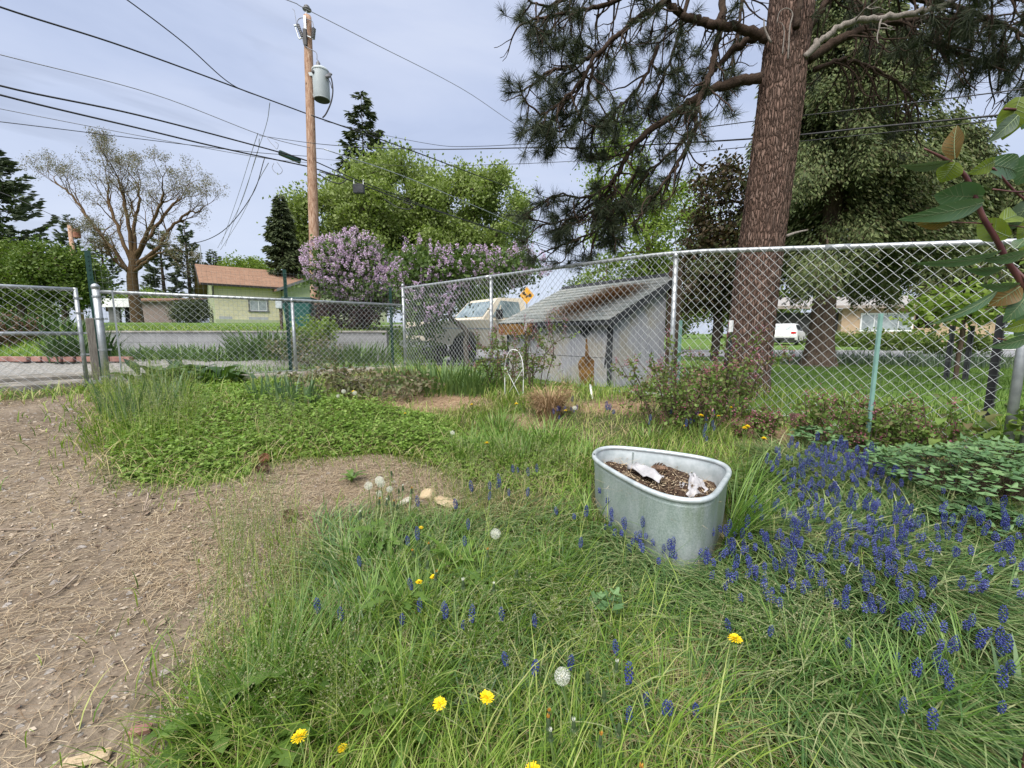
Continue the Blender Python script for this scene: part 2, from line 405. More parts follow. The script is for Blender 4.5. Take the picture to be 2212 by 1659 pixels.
# residential street beyond the lawn and its verge
def street_row(t): 
    x = -6+78*t; return ((x, 21.5-.03*x), (x, 15.2-.03*x))
sheet('street', [street_row(t) for t in st], MT['asphalt'], .02, 6)
sheet('driveway', [((23.0+4*t, 21.0+14*t), (28.5+5.0*t, 20.7+14.3*t)) for t in np.linspace(0, 1, 12)], MT['drive'], .03, 4)
sheet('side_street', [((-2.3+.2*t, 10.0+9*t), (3.6+.4*t, 8.3+8*t)) for t in np.linspace(0, 1, 26)], MT['asphalt'], .03, 10)
# ------------------------------------------------------------------ chain-link fences
DIA = .0425
def chain_mesh(mb, A, B, zb, zt, wire=.0022, n=4, knuckle=True):
    A = np.asarray(A, float); B = np.asarray(B, float); L = np.linalg.norm(B-A); d = (B-A)/L; nrm = np.array([-d[1], d[0]])
    cols = int(L/DIA)
    for k in range(cols):
        s0 = k*DIA; b = zb(s0/L); t = zt(s0/L); m = int((t-b)/DIA)
        j = np.arange(m+1); z = b+(t-b)*j/m
        s = s0+DIA*((j+k) % 2); off = np.where((j+k) % 2 == 0, .0035, -.0035)
        P = np.column_stack([A[0]+d[0]*s+nrm[0]*off, A[1]+d[1]*s+nrm[1]*off, z])
        mb.tube(P, wire, n, False)
def post(name, x, y, zb, zt, r, mat, parent, cap=True):
    mb = MB(); mb.tube([[x, y, zb], [x, y, zt]], r, 14)
    o = mb.build(name, mat, parent, True)
    if cap:
        c = MB(); c.lathe([(r*1.12, -.03), (r*1.14, 0), (r*1.0, .012), (r*.6, .026), (.004, .034)], 14, None, (x, y, zt)); c.build('post_cap', MT['galv'], o, True)
    return o
def band(x, y, z, r, d, parent):
    mb = MB(); mb.lathe([(r*1.02, -.011), (r*1.16, -.011), (r*1.16, .011), (r*1.02, .011)], 14, None, (x, y, z)); mb.box((x+d[0]*r*1.7, y+d[1]*r*1.7, z), (.03, .012, .02), rotz(math.atan2(d[1], d[0])))
    return mb.build('tension_band', MT['galv'], parent)
P0 = np.array([-1.964, 7.57]); P1 = np.array([3.32, 2.69]); LR = np.linalg.norm(P1-P0); DR = (P1-P0)/LR
G0 = np.array([-4.93, 4.98])
# right-hand fence
zb = lambda t: float(np.interp(t, [0, .68, 1], [.585, .575, .41])); zt = lambda t: float(np.interp(t, [0, .60, .66, .72, 1], [2.05, 2.055, 2.05, 2.025, 1.826]))
f1 = empty('chain_link_fence', (*P0, .55), 'tall bare chain link fence between the yard and the pine, running past the grey shed', 'fence', 'galvanised chain link fences around the yard')
org = np.array([*P0, .55])
ts = [0, .315, .682, 1.0]
for k, t in enumerate(ts):
    p = P0+(P1-P0)*t; r = .026 if k in (0, 3) else .024
    post('post', p[0]-org[0], p[1]-org[1], zb(t)-.15-org[2], zt(t)+(.05 if k in (0, 3) else -.02)-org[2], r, MT['galv'], f1, True)
mb = MB(); tt = np.linspace(0, 1.0, 40); mb.tube(np.array([[*(P0+(P1-P0)*t-org[:2]), zt(t)-org[2]] for t in tt]), .021, 12); tr = mb.build('top_rail', MT['galv'], f1, True)
for t in (.30, .86):
    s_ = MB(); a = P0+(P1-P0)*t; s_.tube([[*(a-DR*.08-org[:2]), zt(t-.011)-org[2]], [*(a+DR*.08-org[:2]), zt(t+.011)-org[2]]], .0235, 12); s_.build('rail_sleeve', MT['galv'], tr, True)
mb = MB(); nr = np.array([-DR[1], DR[0]])
chain_mesh(mb, P0+DR*.03-org[:2]-nr*.026, P1-DR*.03-org[:2]-nr*.026, lambda t: zb(t)-org[2], lambda t: zt(t)+.012-org[2])
mb.tube(np.array([[*(P0+(P1-P0)*t-org[:2]-nr*.022), zb(t)+.03-org[2]+.008*math.sin(t*40)] for t in tt]), .0024, 4)
mb.build('chain_mesh', MT['wire'], f1)
for z in (.72, 1.0, 1.3, 1.6, 1.9): band(0, 0, z-org[2], .030, DR, f1)
# left-hand low fence
f2 = empty('chain_link_fence', (*G0, .6), 'low chain link fence standing on the concrete curb beside the gate', 'fence', 'galvanised chain link fences around the yard')
org = np.array([*G0, .6]); LL = np.linalg.norm(P0-G0); DL = (P0-G0)/LL
mid = .535
post('post', 0, 0, -.15, 1.20, .036, MT['galv'], f2)
p = G0+(P0-G0)*mid; post('post', p[0]-org[0], p[1]-org[1], -.15, 1.145, .023, MT['galv'], f2)
mb = MB(); mb.tube([[*(DL*.03), 1.14], [*(DL*(LL-.03)), 1.15]], .020, 12); mb.build('top_rail', MT['galv'], f2, True)
mb = MB(); nl = np.array([DL[1], -DL[0]])
chain_mesh(mb, DL*.14+nl*.024, DL*(LL-.04)+nl*.024, lambda t: .06, lambda t: 1.165)
mb.tube([[*(DL*.1+nl*.02), .08], [*(DL*(LL-.04)+nl*.02), .08]], .0024, 4); mb.build('chain_mesh', MT['wire'], f2)
mb = MB(); mb.box((*(DL*.14+nl*.024), .61), (.018, .006, 1.1), rotz(math.atan2(DL[1], DL[0]))); mb.build('tension_bar', MT['galv'], f2)
for z in (.12, .45, .82, 1.08): band(0, 0, z, .036, DL, f2)
# gate
g = empty('chain_link_gate', (*G0, .5), 'closed chain link gate with a middle rail in front of the concrete steps', 'gate')
a = -DL*.17; b = -DL*1.62
mb = MB(); mb.tube([[*a, .04], [*a, 1.27]], .021, 12); mb.build('stile', MT['galv'], g, True)
mb = MB(); mb.tube([[*b, .0], [*b, 1.27]], .021, 12); mb.build('stile', MT['galv'], g, True)
for z0, z1 in ((1.25, 1.25), (.745, .745), (.03, .02)):
    mb = MB(); mb.tube([[*a, z0], [*b, z1]], .021, 12); mb.build('rail', MT['galv'], g, True)
mb = MB(); chain_mesh(mb, b+nl*.022, a+nl*.022, lambda t: .03, lambda t: 1.25); mb.build('chain_mesh', MT['wire'], g)
for z in (.16, .5, .75, .98, 1.15): band(a[0], a[1], z, .021, DL, g)
mb = MB(); mb.box((*(a*.5), .17), (.16, .03, .035), rotz(math.atan2(DL[1], DL[0]))); mb.tube([[*(-DL*.05), .17-.05], [*(-DL*.05), .17+.06]], .012, 8); mb.build('hinge', MT['galv'], g)
# short side fence turning back towards the house at the right
f3 = empty('chain_link_fence', (*P1, .4), 'end panel of chain link fence seen edge on at the right behind the vine', 'fence', 'galvanised chain link fences around the yard')
d3 = unit(np.array([-.38, -.93])); q1 = np.array([.07, -.03])
post('post', q1[0], q1[1], -.15, 1.42, .022, MT['galv'], f3)
post('post', q1[0]+d3[0]*2.2, q1[1]+d3[1]*2.2, -.4, 1.4, .03, MT['galv'], f3)
mb = MB(); mb.tube([[*q1, 1.46], [*(q1+d3*2.2), 1.36]], .021, 10); mb.build('top_rail', MT['galv'], f3, True)
mb = MB(); chain_mesh(mb, q1+d3*.04, q1+d3*2.2, lambda t: -.02-.2*t, lambda t: 1.46-.1*t); mb.build('chain_mesh', MT['wire'], f3)
for z in (.05, .35, .7, 1.1): band(q1[0], q1[1], z, .022, -DR, f3)
# steel stakes
def t_post(name, x, y, zb_, zt_, mat, label, cat, group=None, w=.045, tip=None, rz=.6):
    h = zt_-zb_; mb = MB(); R = rotz(rz)
    mb.box((0, 0, h/2), (w, .006, h), R)
    mb.box(tuple(R@np.array([0, w*.45, 0])+np.array([0, 0, h/2])), (.006, w*.8, h-.002), R)
    for k in range(int(h/.055) if name == 'fence_stake' else 0): mb.box(tuple(R@np.array([0, -.006, 0])+np.array([0, 0, .04+k*.055])), (.012, .010, .014), R)
    o = mb.build(name, mat, None); o.location = (x, y, zb_); tag(o, label, cat, group)
    if tip is not None:
        t = MB(); t.box((0, 0, h-.055), (w*1.06, .0085, .112), R); t.box(tuple(R@np.array([0, w*.45, 0])+np.array([0, 0, h-.055])), (.0085, w*.85, .112), R); t.build('tip', tip, o)
    return o
def from_px(x, yt, yb, Z):
    a = at(x, yt, Z); b = at(x, yb, Z); return a[0], a[1], min(b[2], float(H(a[0], a[1])))-.05, a[2]
x, y, b_, t_ = from_px(188, 541, 850, 5.12)
t_post('fence_stake', x, y, b_, t_, MT['green_steel'], 'tall dark green steel stake beside the gate post', 'stake', 'dark green steel stakes', .055)
t_post('fence_stake', x+.035, y-.02, b_, t_-.38, MT['green_steel'], 'shorter dark green steel stake doubled against the one at the gate', 'stake', 'dark green steel stakes', .055)
x, y, b_, t_ = from_px(614, 582, 800, 6.35)
t_post('fence_stake', x, y, b_, t_, MT['green_steel'], 'dark green steel stake in front of the green bin, behind the middle fence post', 'stake', 'dark green steel stakes', .05)
x, y, b_, t_ = from_px(843, 621, 790, 7.75)
t_post('fence_stake', x, y, b_, t_, MT['green_steel'], 'dark green steel stake in the lilac shade near the fence corner', 'stake', 'dark green steel stakes', .05)
x, y, b_, t_ = from_px(1905, 677, 1005, 2.75)
t_post('garden_stake', x, y, b_, t_, MT['mint_steel'], 'pale green garden stake in the columbine leaves at the right', 'stake', 'pale green garden stakes', .023, rz=.2)
x, y, b_, t_ = from_px(1472, 692, 846, 4.35)
t_post('garden_stake', x, y, b_, t_, MT['mint_steel'], 'pale green garden stake behind the fence beside the wooden post', 'stake', 'pale green garden stakes', .03)
x, y, b_, t_ = from_px(1582, 692, 882, 3.98)
t_post('garden_stake', x, y, b_, t_, MT['black'], 'black white-tipped stake against the pine trunk', 'stake', 'black stakes with white tips', .032, MT['white_paint'])
x, y, b_, t_ = from_px(1136, 697, 812, 6.0)
t_post('garden_stake', x, y, b_, t_, MT['black'], 'black white-tipped stake in front of the shed wall', 'stake', 'black stakes with white tips', .032, MT['white_paint'])
x, y, b_, t_ = from_px(2160, 770, 990, 2.98)
t_post('fence_stake', x, y, b_, t_+.3, MT['black'], 'black steel stake at the far right end of the tall fence', 'stake', None, .05)
MT['grey_wood'] = M('weathered_grey_wood', (.13,.115,.10), (.26,.24,.21), 9, .9, 0, .4, 40, .2, (9, 9, 1))
MT['brown_wood'] = M('old_brown_timber', (.055,.036,.026), (.12,.085,.06), 9, .9, 0, .4, 40, .2, (9, 9, 1))
def board(name, xy, zb_, zt_, sx, sy, mat, label, cat, rz=.6, group=None):
    mb = MB(); mb.rbox((0, 0, (zt_-zb_)/2), (sx, sx, zt_-zb_), .008)
    mb.V[-1][:, 1] *= sy/sx; mb.V[-1][:] = mb.V[-1]@rotz(rz).T
    o = mb.build(name, mat); o.location = (*xy, zb_); return tag(o, label, cat, group)
a = at(196, 687, 5.2); board('wooden_board', a[:2], .5, a[2], .10, .03, MT['grey_wood'], 'grey weathered board propped behind the gate frame', 'board')
a = at(1460, 575, 5.6); board('wooden_post', a[:2], .35, a[2], .13, .13, MT['brown_wood'], 'thick brown wooden post behind the tall fence by the shed', 'post')
a = at(1720, 893, 3.42); board('short_stub', a[:2], .36, a[2], .085, .03, MT['brown_wood'], 'short brown wooden stub at the foot of the tall fence', 'stub', -.7)
# tall welded wire between the green stakes
MT['thin_wire'] = M('dull_thin_wire', (.10,.12,.11), (.16,.18,.17), 9, .6, .2)
wm_ = MB(); A_ = G0+nl*-.16; B_ = P0+np.array([.1, .35]); Lw = np.linalg.norm(B_-A_)
for k in range(int(Lw/.055)+1):
    q = A_+(B_-A_)*k*.055/Lw; wm_.tube([[*q, .66], [*q, 2.16+.02*math.sin(k*.2)]], .0009, 3, False)
for k in range(21):
    z = .68+k*.074; wm_.tube(np.array([[*(A_+(B_-A_)*t), z+.012*math.sin(t*9+k)] for t in np.linspace(0, 1, 14)]), .0010, 3, False)
o = wm_.build('wire_mesh_fence', MT['thin_wire']); tag(o, 'thin square wire mesh standing taller than the low fence in front of it', 'wire fence')
wm_ = MB(); A_ = P0+DR*3.6+nr*.1; B_ = P1+nr*.1; Lw = np.linalg.norm(B_-A_)
for k in range(int(Lw/.075)+1):
    q = A_+(B_-A_)*k*.075/Lw; wm_.tube([[*q, .42], [*q, 1.12]], .0009, 3, False)
for k in range(8): wm_.tube([[*A_, .5+k*.085], [*B_, .45+k*.085]], .0009, 3, False)
o = wm_.build('wire_mesh_fence', MT['thin_wire']); tag(o, 'knee high thin wire mesh behind the tall fence by the pine', 'wire fence')
# concrete curb under the low fence, retaining wall, steps
MT['curb'] = M('pebbly_old_concrete', (.16,.145,.12), (.34,.32,.28), 7, .95, 0, .7, 34, .2)
def rough_wall(name, A, B, zb_, zt_, th, mat, label, cat, jit=.008, n=40, rows=6):
    mb = MB(); A = np.asarray(A, float); B = np.asarray(B, float); d = unit(B-A); m = np.array([-d[1], d[0]])
    for s_ in (0, 1):
        pass
    t = np.linspace(0, 1, n); prof = [(-th/2, zb_)]+[(-th/2, zb_+(zt_-zb_)*k/rows) for k in range(1, rows)]+[(-th/2+.01, zt_), (0, zt_+.006), (th/2-.01, zt_)]+[(th/2, zb_+(zt_-zb_)*k/rows) for k in range(rows-1, 0, -1)]+[(th/2, zb_)]
    V = []
    for q in t:
        for o_, z in prof:
            jj = rng.normal(0, jit, 2); c = A+(B-A)*q+m*(o_+jj[0]*.6); V.append([c[0], c[1], z+jj[1]*(.8 if z > zb_ else 0)])
    V = np.array(V); k = len(prof); i = np.arange(n-1)[:, None]*k; j = np.arange(k-1)[None]
    mb.add(V, np.stack([i+j, i+k+j, i+k+j+1, i+j+1], -1).reshape(-1, 4))
    mb.F.setdefault(k, []).append(np.array([np.arange(k)])); mb.F[k].append(np.array([np.arange(k)[::-1]])+(n-1)*k)
    o = mb.build(name, mat, None, True); return tag(o, label, cat)
rough_wall('concrete_curb', G0+DL*.1-nl*.02, P0-DL*.02-nl*.02, .40, .655, .16, MT['curb'], 'low crumbling concrete curb under the left fence', 'curb', .008, 60)
# block retaining wall
m, nt, out = new_mat('grey_block_wall'); v = coords(nt, 'Object'); mpn = nt.nodes.new('ShaderNodeMapping'); mpn.inputs['Rotation'].default_value = (math.pi/2, 0, 0); nt.links.new(v, mpn.inputs[0])
bk = nt.nodes.new('ShaderNodeTexBrick'); nt.links.new(mpn.outputs[0], bk.inputs[0]); bk.inputs['Scale'].default_value = 1; bk.inputs['Brick Width'].default_value = 1.6; bk.inputs['Row Height'].default_value = .20; bk.inputs['Mortar Size'].default_value = .006
bk.inputs['Color1'].default_value = (.22,.22,.23,1); bk.inputs['Color2'].default_value = (.27,.27,.28,1); bk.inputs['Mortar'].default_value = (.10,.10,.10,1)
cc = mix(nt, .5, bk.outputs[0], ramp(nt, noise(nt, v, 2.5, 6, .65), [(.3, (.16,.16,.165)), (.7, (.36,.36,.37))])); principled(nt, out, cc, .9, 0, .2, bump(nt, noise(nt, v, 40, 4), .3)); MT['block'] = m
mb = MB(); mb.box((-7.1, 11.0, .89), (7.6, .2, .76)); o = mb.build('retaining_wall', MT['block']); tag(o, 'grey block retaining wall holding up the lawn behind the low fence', 'wall')
mb = MB(); mb.box((-7.1, 11.0, 1.29), (7.64, .26, .045)); mb.build('coping', MT['concrete'], o)
# steps behind the gate
st_ = empty('concrete_steps', (-6.6, 6.3, .5), 'mossy concrete steps rising from the gate to the lane', 'steps')
dS = unit(np.array([-.655, .755])) ; wS = DL
for k, (q, z0, z1, dd) in enumerate(((.10, .30, .57, .34), (.46, .32, .64, .40), (.88, .34, .70, .5))):
    c = G0+wS*(-1.15)+dS*(q+dd/2+.12); mb = MB(); mb.rbox((0, 0, 0), (dd, dd, z1-z0), .02); mb.V[-1][:, 1] *= (2.6)/dd; mb.V[-1][:] = mb.V[-1]@rotz(math.atan2(dS[1], dS[0])).T
    oo = mb.build('step', MT['conc_dark'], st_); oo.location = (c[0]+6.6, c[1]-6.3, (z0+z1)/2-.5)
MT['brick'] = M('faded_red_brick', (.20,.10,.085), (.32,.18,.15), 5, .9, 0, .3, 40, .2)
mb = MB()
for k in range(14): mb.rbox((-.24*k, .035*math.sin(k*1.9), .05), (.21, .105, .105), .008, rotz(.02*math.sin(k*3)))
o = mb.build('brick_edging', MT['brick']); o.location = (-8.0, 8.55, .66); o.rotation_euler = (0, 0, -.03); tag(o, 'row of faded red bricks edging the bed across the lane', 'edging')
# ------------------------------------------------------------------ little shed
N_ = at(1315, 855, 5.2)[:2]; L_ = at(1096, 814, 7.0)[:2]; fd = unit(L_-N_); sd_ = np.array([-fd[1], fd[0]]); sd_ = sd_ if sd_[0] > 0 else -sd_
WF = np.linalg.norm(L_-N_); WS = 1.12; zb0 = .40; zF = 1.42; zBk = 1.93
R_ = N_+sd_*WS; K_ = L_+sd_*WS
shed = empty('garden_shed', (*N_, zb0), 'low grey lean-to shed with shingled roof behind the tall fence', 'shed')
so_ = np.array([*N_, zb0])
def p3(q, z): return np.array([q[0], q[1], z])-so_
m, nt, out = new_mat('grey_shed_boards'); v = coords(nt, 'Object'); n_ = noise(nt, v, 1.5, 7, .6)
cc = ramp(nt, n_, [(.36, (.27,.275,.32)), (.46, (.33,.33,.355)), (.53, (.33,.295,.23)), (.66, (.40,.37,.31))])
cc = mix(nt, .35, cc, ramp(nt, noise(nt, coords(nt, 'Object', (10, 10, 1.2)), 4, 6), [(.3, (.20,.20,.21)), (.6, (.45,.45,.46))])); principled(nt, out, cc, .85, 0, .25, bump(nt, noise(nt, v, 30), .2)); MT['shed'] = m
MT['trim_and_shade'] = M('charcoal_trim_and_shade', (.018,.02,.024), (.045,.047,.052), 9, .7, 0, .2)  # trim colour, also used to paint the shadow line at the front eave
mb = MB(); t_ = .03
mb.prism([p3(N_, zb0), p3(L_, zb0), p3(L_, zF), p3(N_, zF)], (0, 0, 0), (*(sd_*t_), 0)); w1 = mb.build('front_wall', MT['shed'], shed)
mb = MB(); q0 = N_+sd_*(t_+.001)
mb.prism([p3(q0, zb0), p3(R_, zb0), p3(R_, zBk), p3(q0, zF)], (0, 0, 0), (*(fd*t_), 0)); mb.build('side_wall', MT['shed'], shed)
mb = MB(); q0 = L_+sd_*(t_+.001)
mb.prism([p3(q0, zb0), p3(K_, zb0), p3(K_, zBk), p3(q0, zF)], (0, 0, 0), (*(-fd*t_), 0)); mb.build('side_wall', MT['shed'], shed)
mb = MB(); mb.prism([p3(R_+fd*.031, zb0), p3(K_-fd*.031, zb0), p3(K_-fd*.031, zBk), p3(R_+fd*.031, zBk)], (0, 0, 0), (*(-sd_*t_), 0)); mb.build('back_wall', MT['shed'], shed)
# roof with shingle courses
m, nt, out = new_mat('grey_green_shingles'); v = coords(nt, 'Object'); cc = ramp(nt, noise(nt, v, 5, 7, .65), [(.3, (.135,.15,.14)), (.5, (.22,.235,.22)), (.7, (.30,.30,.275))])
g_ = nt.nodes.new('ShaderNodeNewGeometry'); cc = mix(nt, .3, cc, ramp(nt, g_.outputs['Random Per Island'], [(0, (.12,.14,.125)), (.5, (.22,.23,.22)), (1, (.33,.31,.27))])); principled(nt, out, cc, .95, 0, .15, bump(nt, noise(nt, v, 70), .5)); MT['shingle'] = m
sl_ = (zBk-zF)/WS
def rp(u_, w_, dz=0): # u along front (0 near corner..WF), w up the slope
    q = N_+fd*u_+sd_*w_; return p3(q, zF+.03+w_*sl_+dz)
mb = MB(); mb.prism([rp(-.10, -.14), rp(WF+.03, -.14), rp(WF+.03, WS+.10), rp(-.10, WS+.10)], (0, 0, 0), (0, 0, .025)); roof = mb.build('roof', MT['trim_and_shade'], shed)
mb = MB(); rows = 11
for r_ in range(rows):
    w0 = -.16+r_*(WS+.26)/rows; w1_ = w0+(WS+.26)/rows+.02; u_ = -.115-(.1 if r_ % 2 else 0)*0; k = 0
    u_ = -.115
    while u_ < WF+.035:
        du = min(rng.uniform(.14, .24), WF+.035-u_); e = rng.uniform(-.008, .008); z0 = .0375+rng.uniform(0, .004)
        V = [rp(u_+.002, w0+e, z0), rp(u_+du-.002, w0+e, z0), rp(u_+du-.002, w1_, .0265), rp(u_+.002, w1_, .0265), rp(u_+.002, w0+e, z0-.011), rp(u_+du-.002, w0+e, z0-.011)]
        mb.addm(V, [[0, 1, 2, 3], [4, 5, 1, 0]]); u_ += max(du, .02)
mb.build('shingles', MT['shingle'], roof)
for u0 in (-.118, WF+.036):
    mb = MB(); mb.prism([rp(u0, -.15, -.075), rp(u0, WS+.11, -.075), rp(u0, WS+.11, .02), rp(u0, -.15, .02)], (0, 0, 0), (*(fd*.016), 0)); mb.build('rake_board', MT['trim_and_shade'], roof)
mb = MB(); mb.prism([rp(-.11, WS+.105, .0), rp(WF+.04, WS+.105, .0), rp(WF+.04, WS+.125, .075), rp(-.11, WS+.125, .075)], (0, 0, 0), (*(sd_*.02), 0)); mb.build('ridge_board', MT['trim_and_shade'], roof)
mb = MB(); mb.prism([rp(-.1, -.152, -.035), rp(WF*.60, -.152, -.035), rp(WF*.60, -.152, .012), rp(-.1, -.152, .012)], (0, 0, 0), (*(sd_*.01), 0)); mb.build('eave_board_or_shade', MT['trim_and_shade'], roof)  # thin dark strip standing in for the shadow line under the front eave
MT['ochre'] = M('rusty_ochre_boards', (.10,.048,.016), (.27,.145,.04), 7, .85, 0, .2, 30, .2)
mb = MB()
u_ = WF*.62
while u_ < WF+.02:
    mb.prism([rp(u_, -.155, -.15-.01*rng.random()), rp(min(u_+.115, WF+.03), -.155, -.15-.01*rng.random()), rp(min(u_+.115, WF+.03), -.155, .012), rp(u_, -.155, .012)], (0, 0, 0), (*(sd_*.014), 0)); u_ += .12
mb.build('eave_board_or_shade', MT['ochre'], roof)['label'] = 'rusty ochre eave boards'
def wall_uv(x, y, off):   # a point of the photograph on the front wall plane
    n3_ = np.array([sd_[0], sd_[1], 0]); o3 = np.array([*(N_-sd_*off), 0]); d_ = at(x, y, 1)-np.array([0, 0, CZ]); k = ((o3-np.array([0, 0, CZ]))@n3_)/(d_@n3_)
    return np.array([0, 0, CZ])+d_*k-so_
Z5 = lambda x, y: ((1450+x/4.148)*.7373, (800+y/4.148)*.7373)
def patch(name, pts, off, mat, lab=None):
    P = [wall_uv(*Z5(*q), off) for q in pts]; mb = MB(); mb.prism(P, (0, 0, 0), (*(-sd_*.003), 0)); oo = mb.build(name, mat, w1)
    if lab: oo['label'] = lab
patch('trim_board', [(1365, 600), (1440, 600), (1410, 1480), (1360, 1480)], .001, MT['trim_and_shade'])
patch('trim_board', [(1400, 560), (1450, 560), (1418, 800), (1340, 1150), (1325, 1140)], .006, MT['trim_and_shade'])
patch('trim_board', [(147, 660), (172, 660), (172, 1230), (147, 1225)], .001, MT['trim_and_shade'])
patch('tarp_patch', [(1015, 640), (1075, 570), (1200, 575), (1240, 640), (1160, 730), (1105, 792), (1040, 740)], .001, MT['trim_and_shade'], 'black hanging tarp patch')  # dark patch on the wall standing for a hanging tarp
patch('rust_patch', [(1105, 800), (1120, 800), (1135, 930), (1150, 1020), (1210, 1060), (1205, 1150), (1205, 1370), (1120, 1375), (1040, 1330), (1020, 1180), (1010, 1100), (1050, 1030), (1098, 1000)], .001, MT['ochre'], 'rusty ochre stain patch')
patch('seam_batten', [(150, 960), (1350, 1030), (1350, 1035), (150, 964)], .001, MT['trim_and_shade'])
# ------------------------------------------------------------------ yellow diamond sign
MT['sign_yellow'] = M('sign_yellow', (.62,.30,.015), (.68,.35,.02), 3, .5)
sg = at(1138, 638, 16); s0 = empty('road_sign', (sg[0], sg[1], float(H(sg[0], sg[1]))), 'yellow diamond road sign showing beyond the truck above the shed roof', 'sign')
hz_ = sg[2]-float(H(sg[0], sg[1])); mb = MB(); mb.box((0, .03, hz_/2), (.06, .05, hz_)); mb.build('sign_post', MT['galv'], s0)
mb = MB(); e = .335;  mb.prism([[0, 0, hz_-e], [e*.86, 0, hz_], [0, 0, hz_+e], [-e*.86, 0, hz_]], (0, 0, 0), (0, -.012, 0)); pl = mb.build('sign_plate', MT['sign_yellow'], s0)
mb = MB()
def stroke(pts, w_):
    P = [np.array([p[0]*.67, -.0135, hz_+p[1]*.67]) for p in pts]
    for a_, b_ in zip(P[:-1], P[1:]):
        d_ = unit(b_-a_); n_ = np.array([-d_[2], 0, d_[0]])*w_/2; mb.prism([a_-n_, b_-n_, b_+n_, a_+n_], (0, 0, 0), (0, -.004, 0))
K_=.67
stroke([(-.22, .16), (-.13, .02), (-.03, .05)], .055); stroke([(-.24, .06), (-.22, .17), (-.12, .17)], .05); stroke([(-.05, -.13), (.06, .0), (.14, -.08), (.2, .02)], .055); stroke([(.24, -.08), (.22, .06), (.12, .06)], .05)
mb.build('sign_symbol', MT['black'], pl)
# ------------------------------------------------------------------ utility pole with its transformer
m, nt, out = new_mat('pole_timber'); v = coords(nt, 'Object', (7, 7, .55)); cc = ramp(nt, noise(nt, v, 5, 7, .65), [(.28, (.10,.055,.035)), (.45, (.27,.16,.105)), (.6, (.40,.28,.20)), (.75, (.48,.38,.30))])
v2 = coords(nt, 'Object', (1, 1, .5)); vo = nt.nodes.new('ShaderNodeTexVoronoi'); vo.inputs['Scale'].default_value = 5; nt.links.new(v2, vo.inputs[0]); kn = ramp(nt, vo.outputs['Distance'], [(.06, (1, 1, 1)), (.14, (0, 0, 0))])
cc = mix(nt, kn, cc, (.06,.035,.025)); principled(nt, out, cc, .9, 0, .15, bump(nt, noise(nt, v, 9, 5), .6)); MT['pole'] = m
MT['pole_grey'] = M('transformer_grey_paint', (.36,.40,.41), (.42,.46,.47), 3, .45)
MT['ceramic'] = M('grey_ceramic', (.13,.13,.14), (.2,.2,.21), 5, .35)
ZP = 13.0
pb = at(684, 705, ZP); pt = at(664, 36, ZP-1.2)
base = np.array([pb[0], pb[1], float(H(pb[0], pb[1]))]); top = np.array([pb[0]-.02, pb[1]+.25, at(664, 36, ZP-1.18)[2]])
# the pole leans a little: top placed on its sight line
def at_z(x, y, z):   # sight line cut at a height
    d_ = at(x, y, 1)-np.array([0, 0, CZ]); k = (z-CZ)/d_[2]; return d_*k+np.array([0, 0, CZ])
top = at(664, 36, 13.0)
up_ = empty('utility_pole', base, 'tall timber utility pole carrying the wires behind the green bin', 'utility pole')
n_ = 30; tt = np.linspace(0, 1, n_); PP = (top-base)[None]*tt[:, None]; mb = MB(); mb.tube(PP, .165-.05*tt+rng.normal(0, .002, n_), 16); mb.build('pole_shaft', MT['pole'], up_, True)
def onpole(x, y): # local point on the pole's depth plane
    return at(x, y, ZP)-base
# pole top pin insulator
c = onpole(663, 20); mb = MB(); mb.tube([onpole(664, 50)+[0,-.13,0], onpole(663, 34)+[0,-.06,0], c], [.035,.03,.02], 8); mb.box(tuple(onpole(664, 62)+[0,-.14,0]), (.07, .03, .55)); mb.build('top_bracket', MT['galv'], up_)
mb = MB(); mb.lathe([(.03,-.08),(.06,-.05),(.13,-.02),(.135,.0),(.08,.02),(.07,.06),(.085,.075),(.05,.11),(.01,.13)], 16, None, c); mb.build('insulator', MT['ceramic'], up_, True)
mb = MB(); mb.box(tuple(onpole(665, 89)+[0,-.17,0]), (.10, .08, .46)); mb.build('bracket', MT['black'], up_)
def stick(x0, y0, x1, y1, r, name, mat, dy=-.15, fins=True):
    a = onpole(x0, y0)+[0, dy, 0]; b = onpole(x1, y1)+[0, dy, 0]; k = 13 if fins else 4; tt = np.linspace(0, 1, k); rr = np.where(np.arange(k) % 2 == 0, r, r*.62) if fins else r
    mb = MB(); mb.tube(a+(b-a)*tt[:, None], rr, 10); return mb.build(name, mat, up_)
stick(649, 62, 659, 88, .055, 'fuse_insulator', MT['ceramic']); stick(644, 68, 651, 90, .022, 'fuse_tube', MT['galv'], fins=False)
stick(683, 70, 681, 90, .062, 'surge_arrester', MT['ceramic']); 
mb = MB(); mb.tube([onpole(641, 63)+[0,-.15,0], onpole(649, 63)+[0,-.15,0]], .03, 6); mb.build('fuse_clamp', MT['galv'], up_); mb = MB(); mb.tube([onpole(651, 91)+[0,-.15,0], onpole(659, 89)+[0,-.15,0], onpole(666, 84)+[0,-.16,0], onpole(682, 91)+[0,-.15,0]], .022, 6); mb.build('cross_bracket', MT['galv'], up_)
def wirep(pts, r, name, mat, parent=up_, per=6, dy=-.16):
    mb = MB(); mb.tube(spline([onpole(*p)+[0, dy, 0] for p in pts], per), r, 5); return mb.build(name, mat, parent, True)
wirep([(648, 62), (648, 54), (653, 48), (662, 47), (673, 51), (680, 55), (683, 68)], .012, 'jumper_lead', MT['cable_grey'])
wirep([(637, 27), (640, 30), (642, 33), (646, 60)], .007, 'jumper_lead', MT['cable_grey'])
wirep([(659, 90), (662, 103), (672, 112), (688, 121), (690, 136)], .012, 'jumper_lead', MT['cable_grey'])
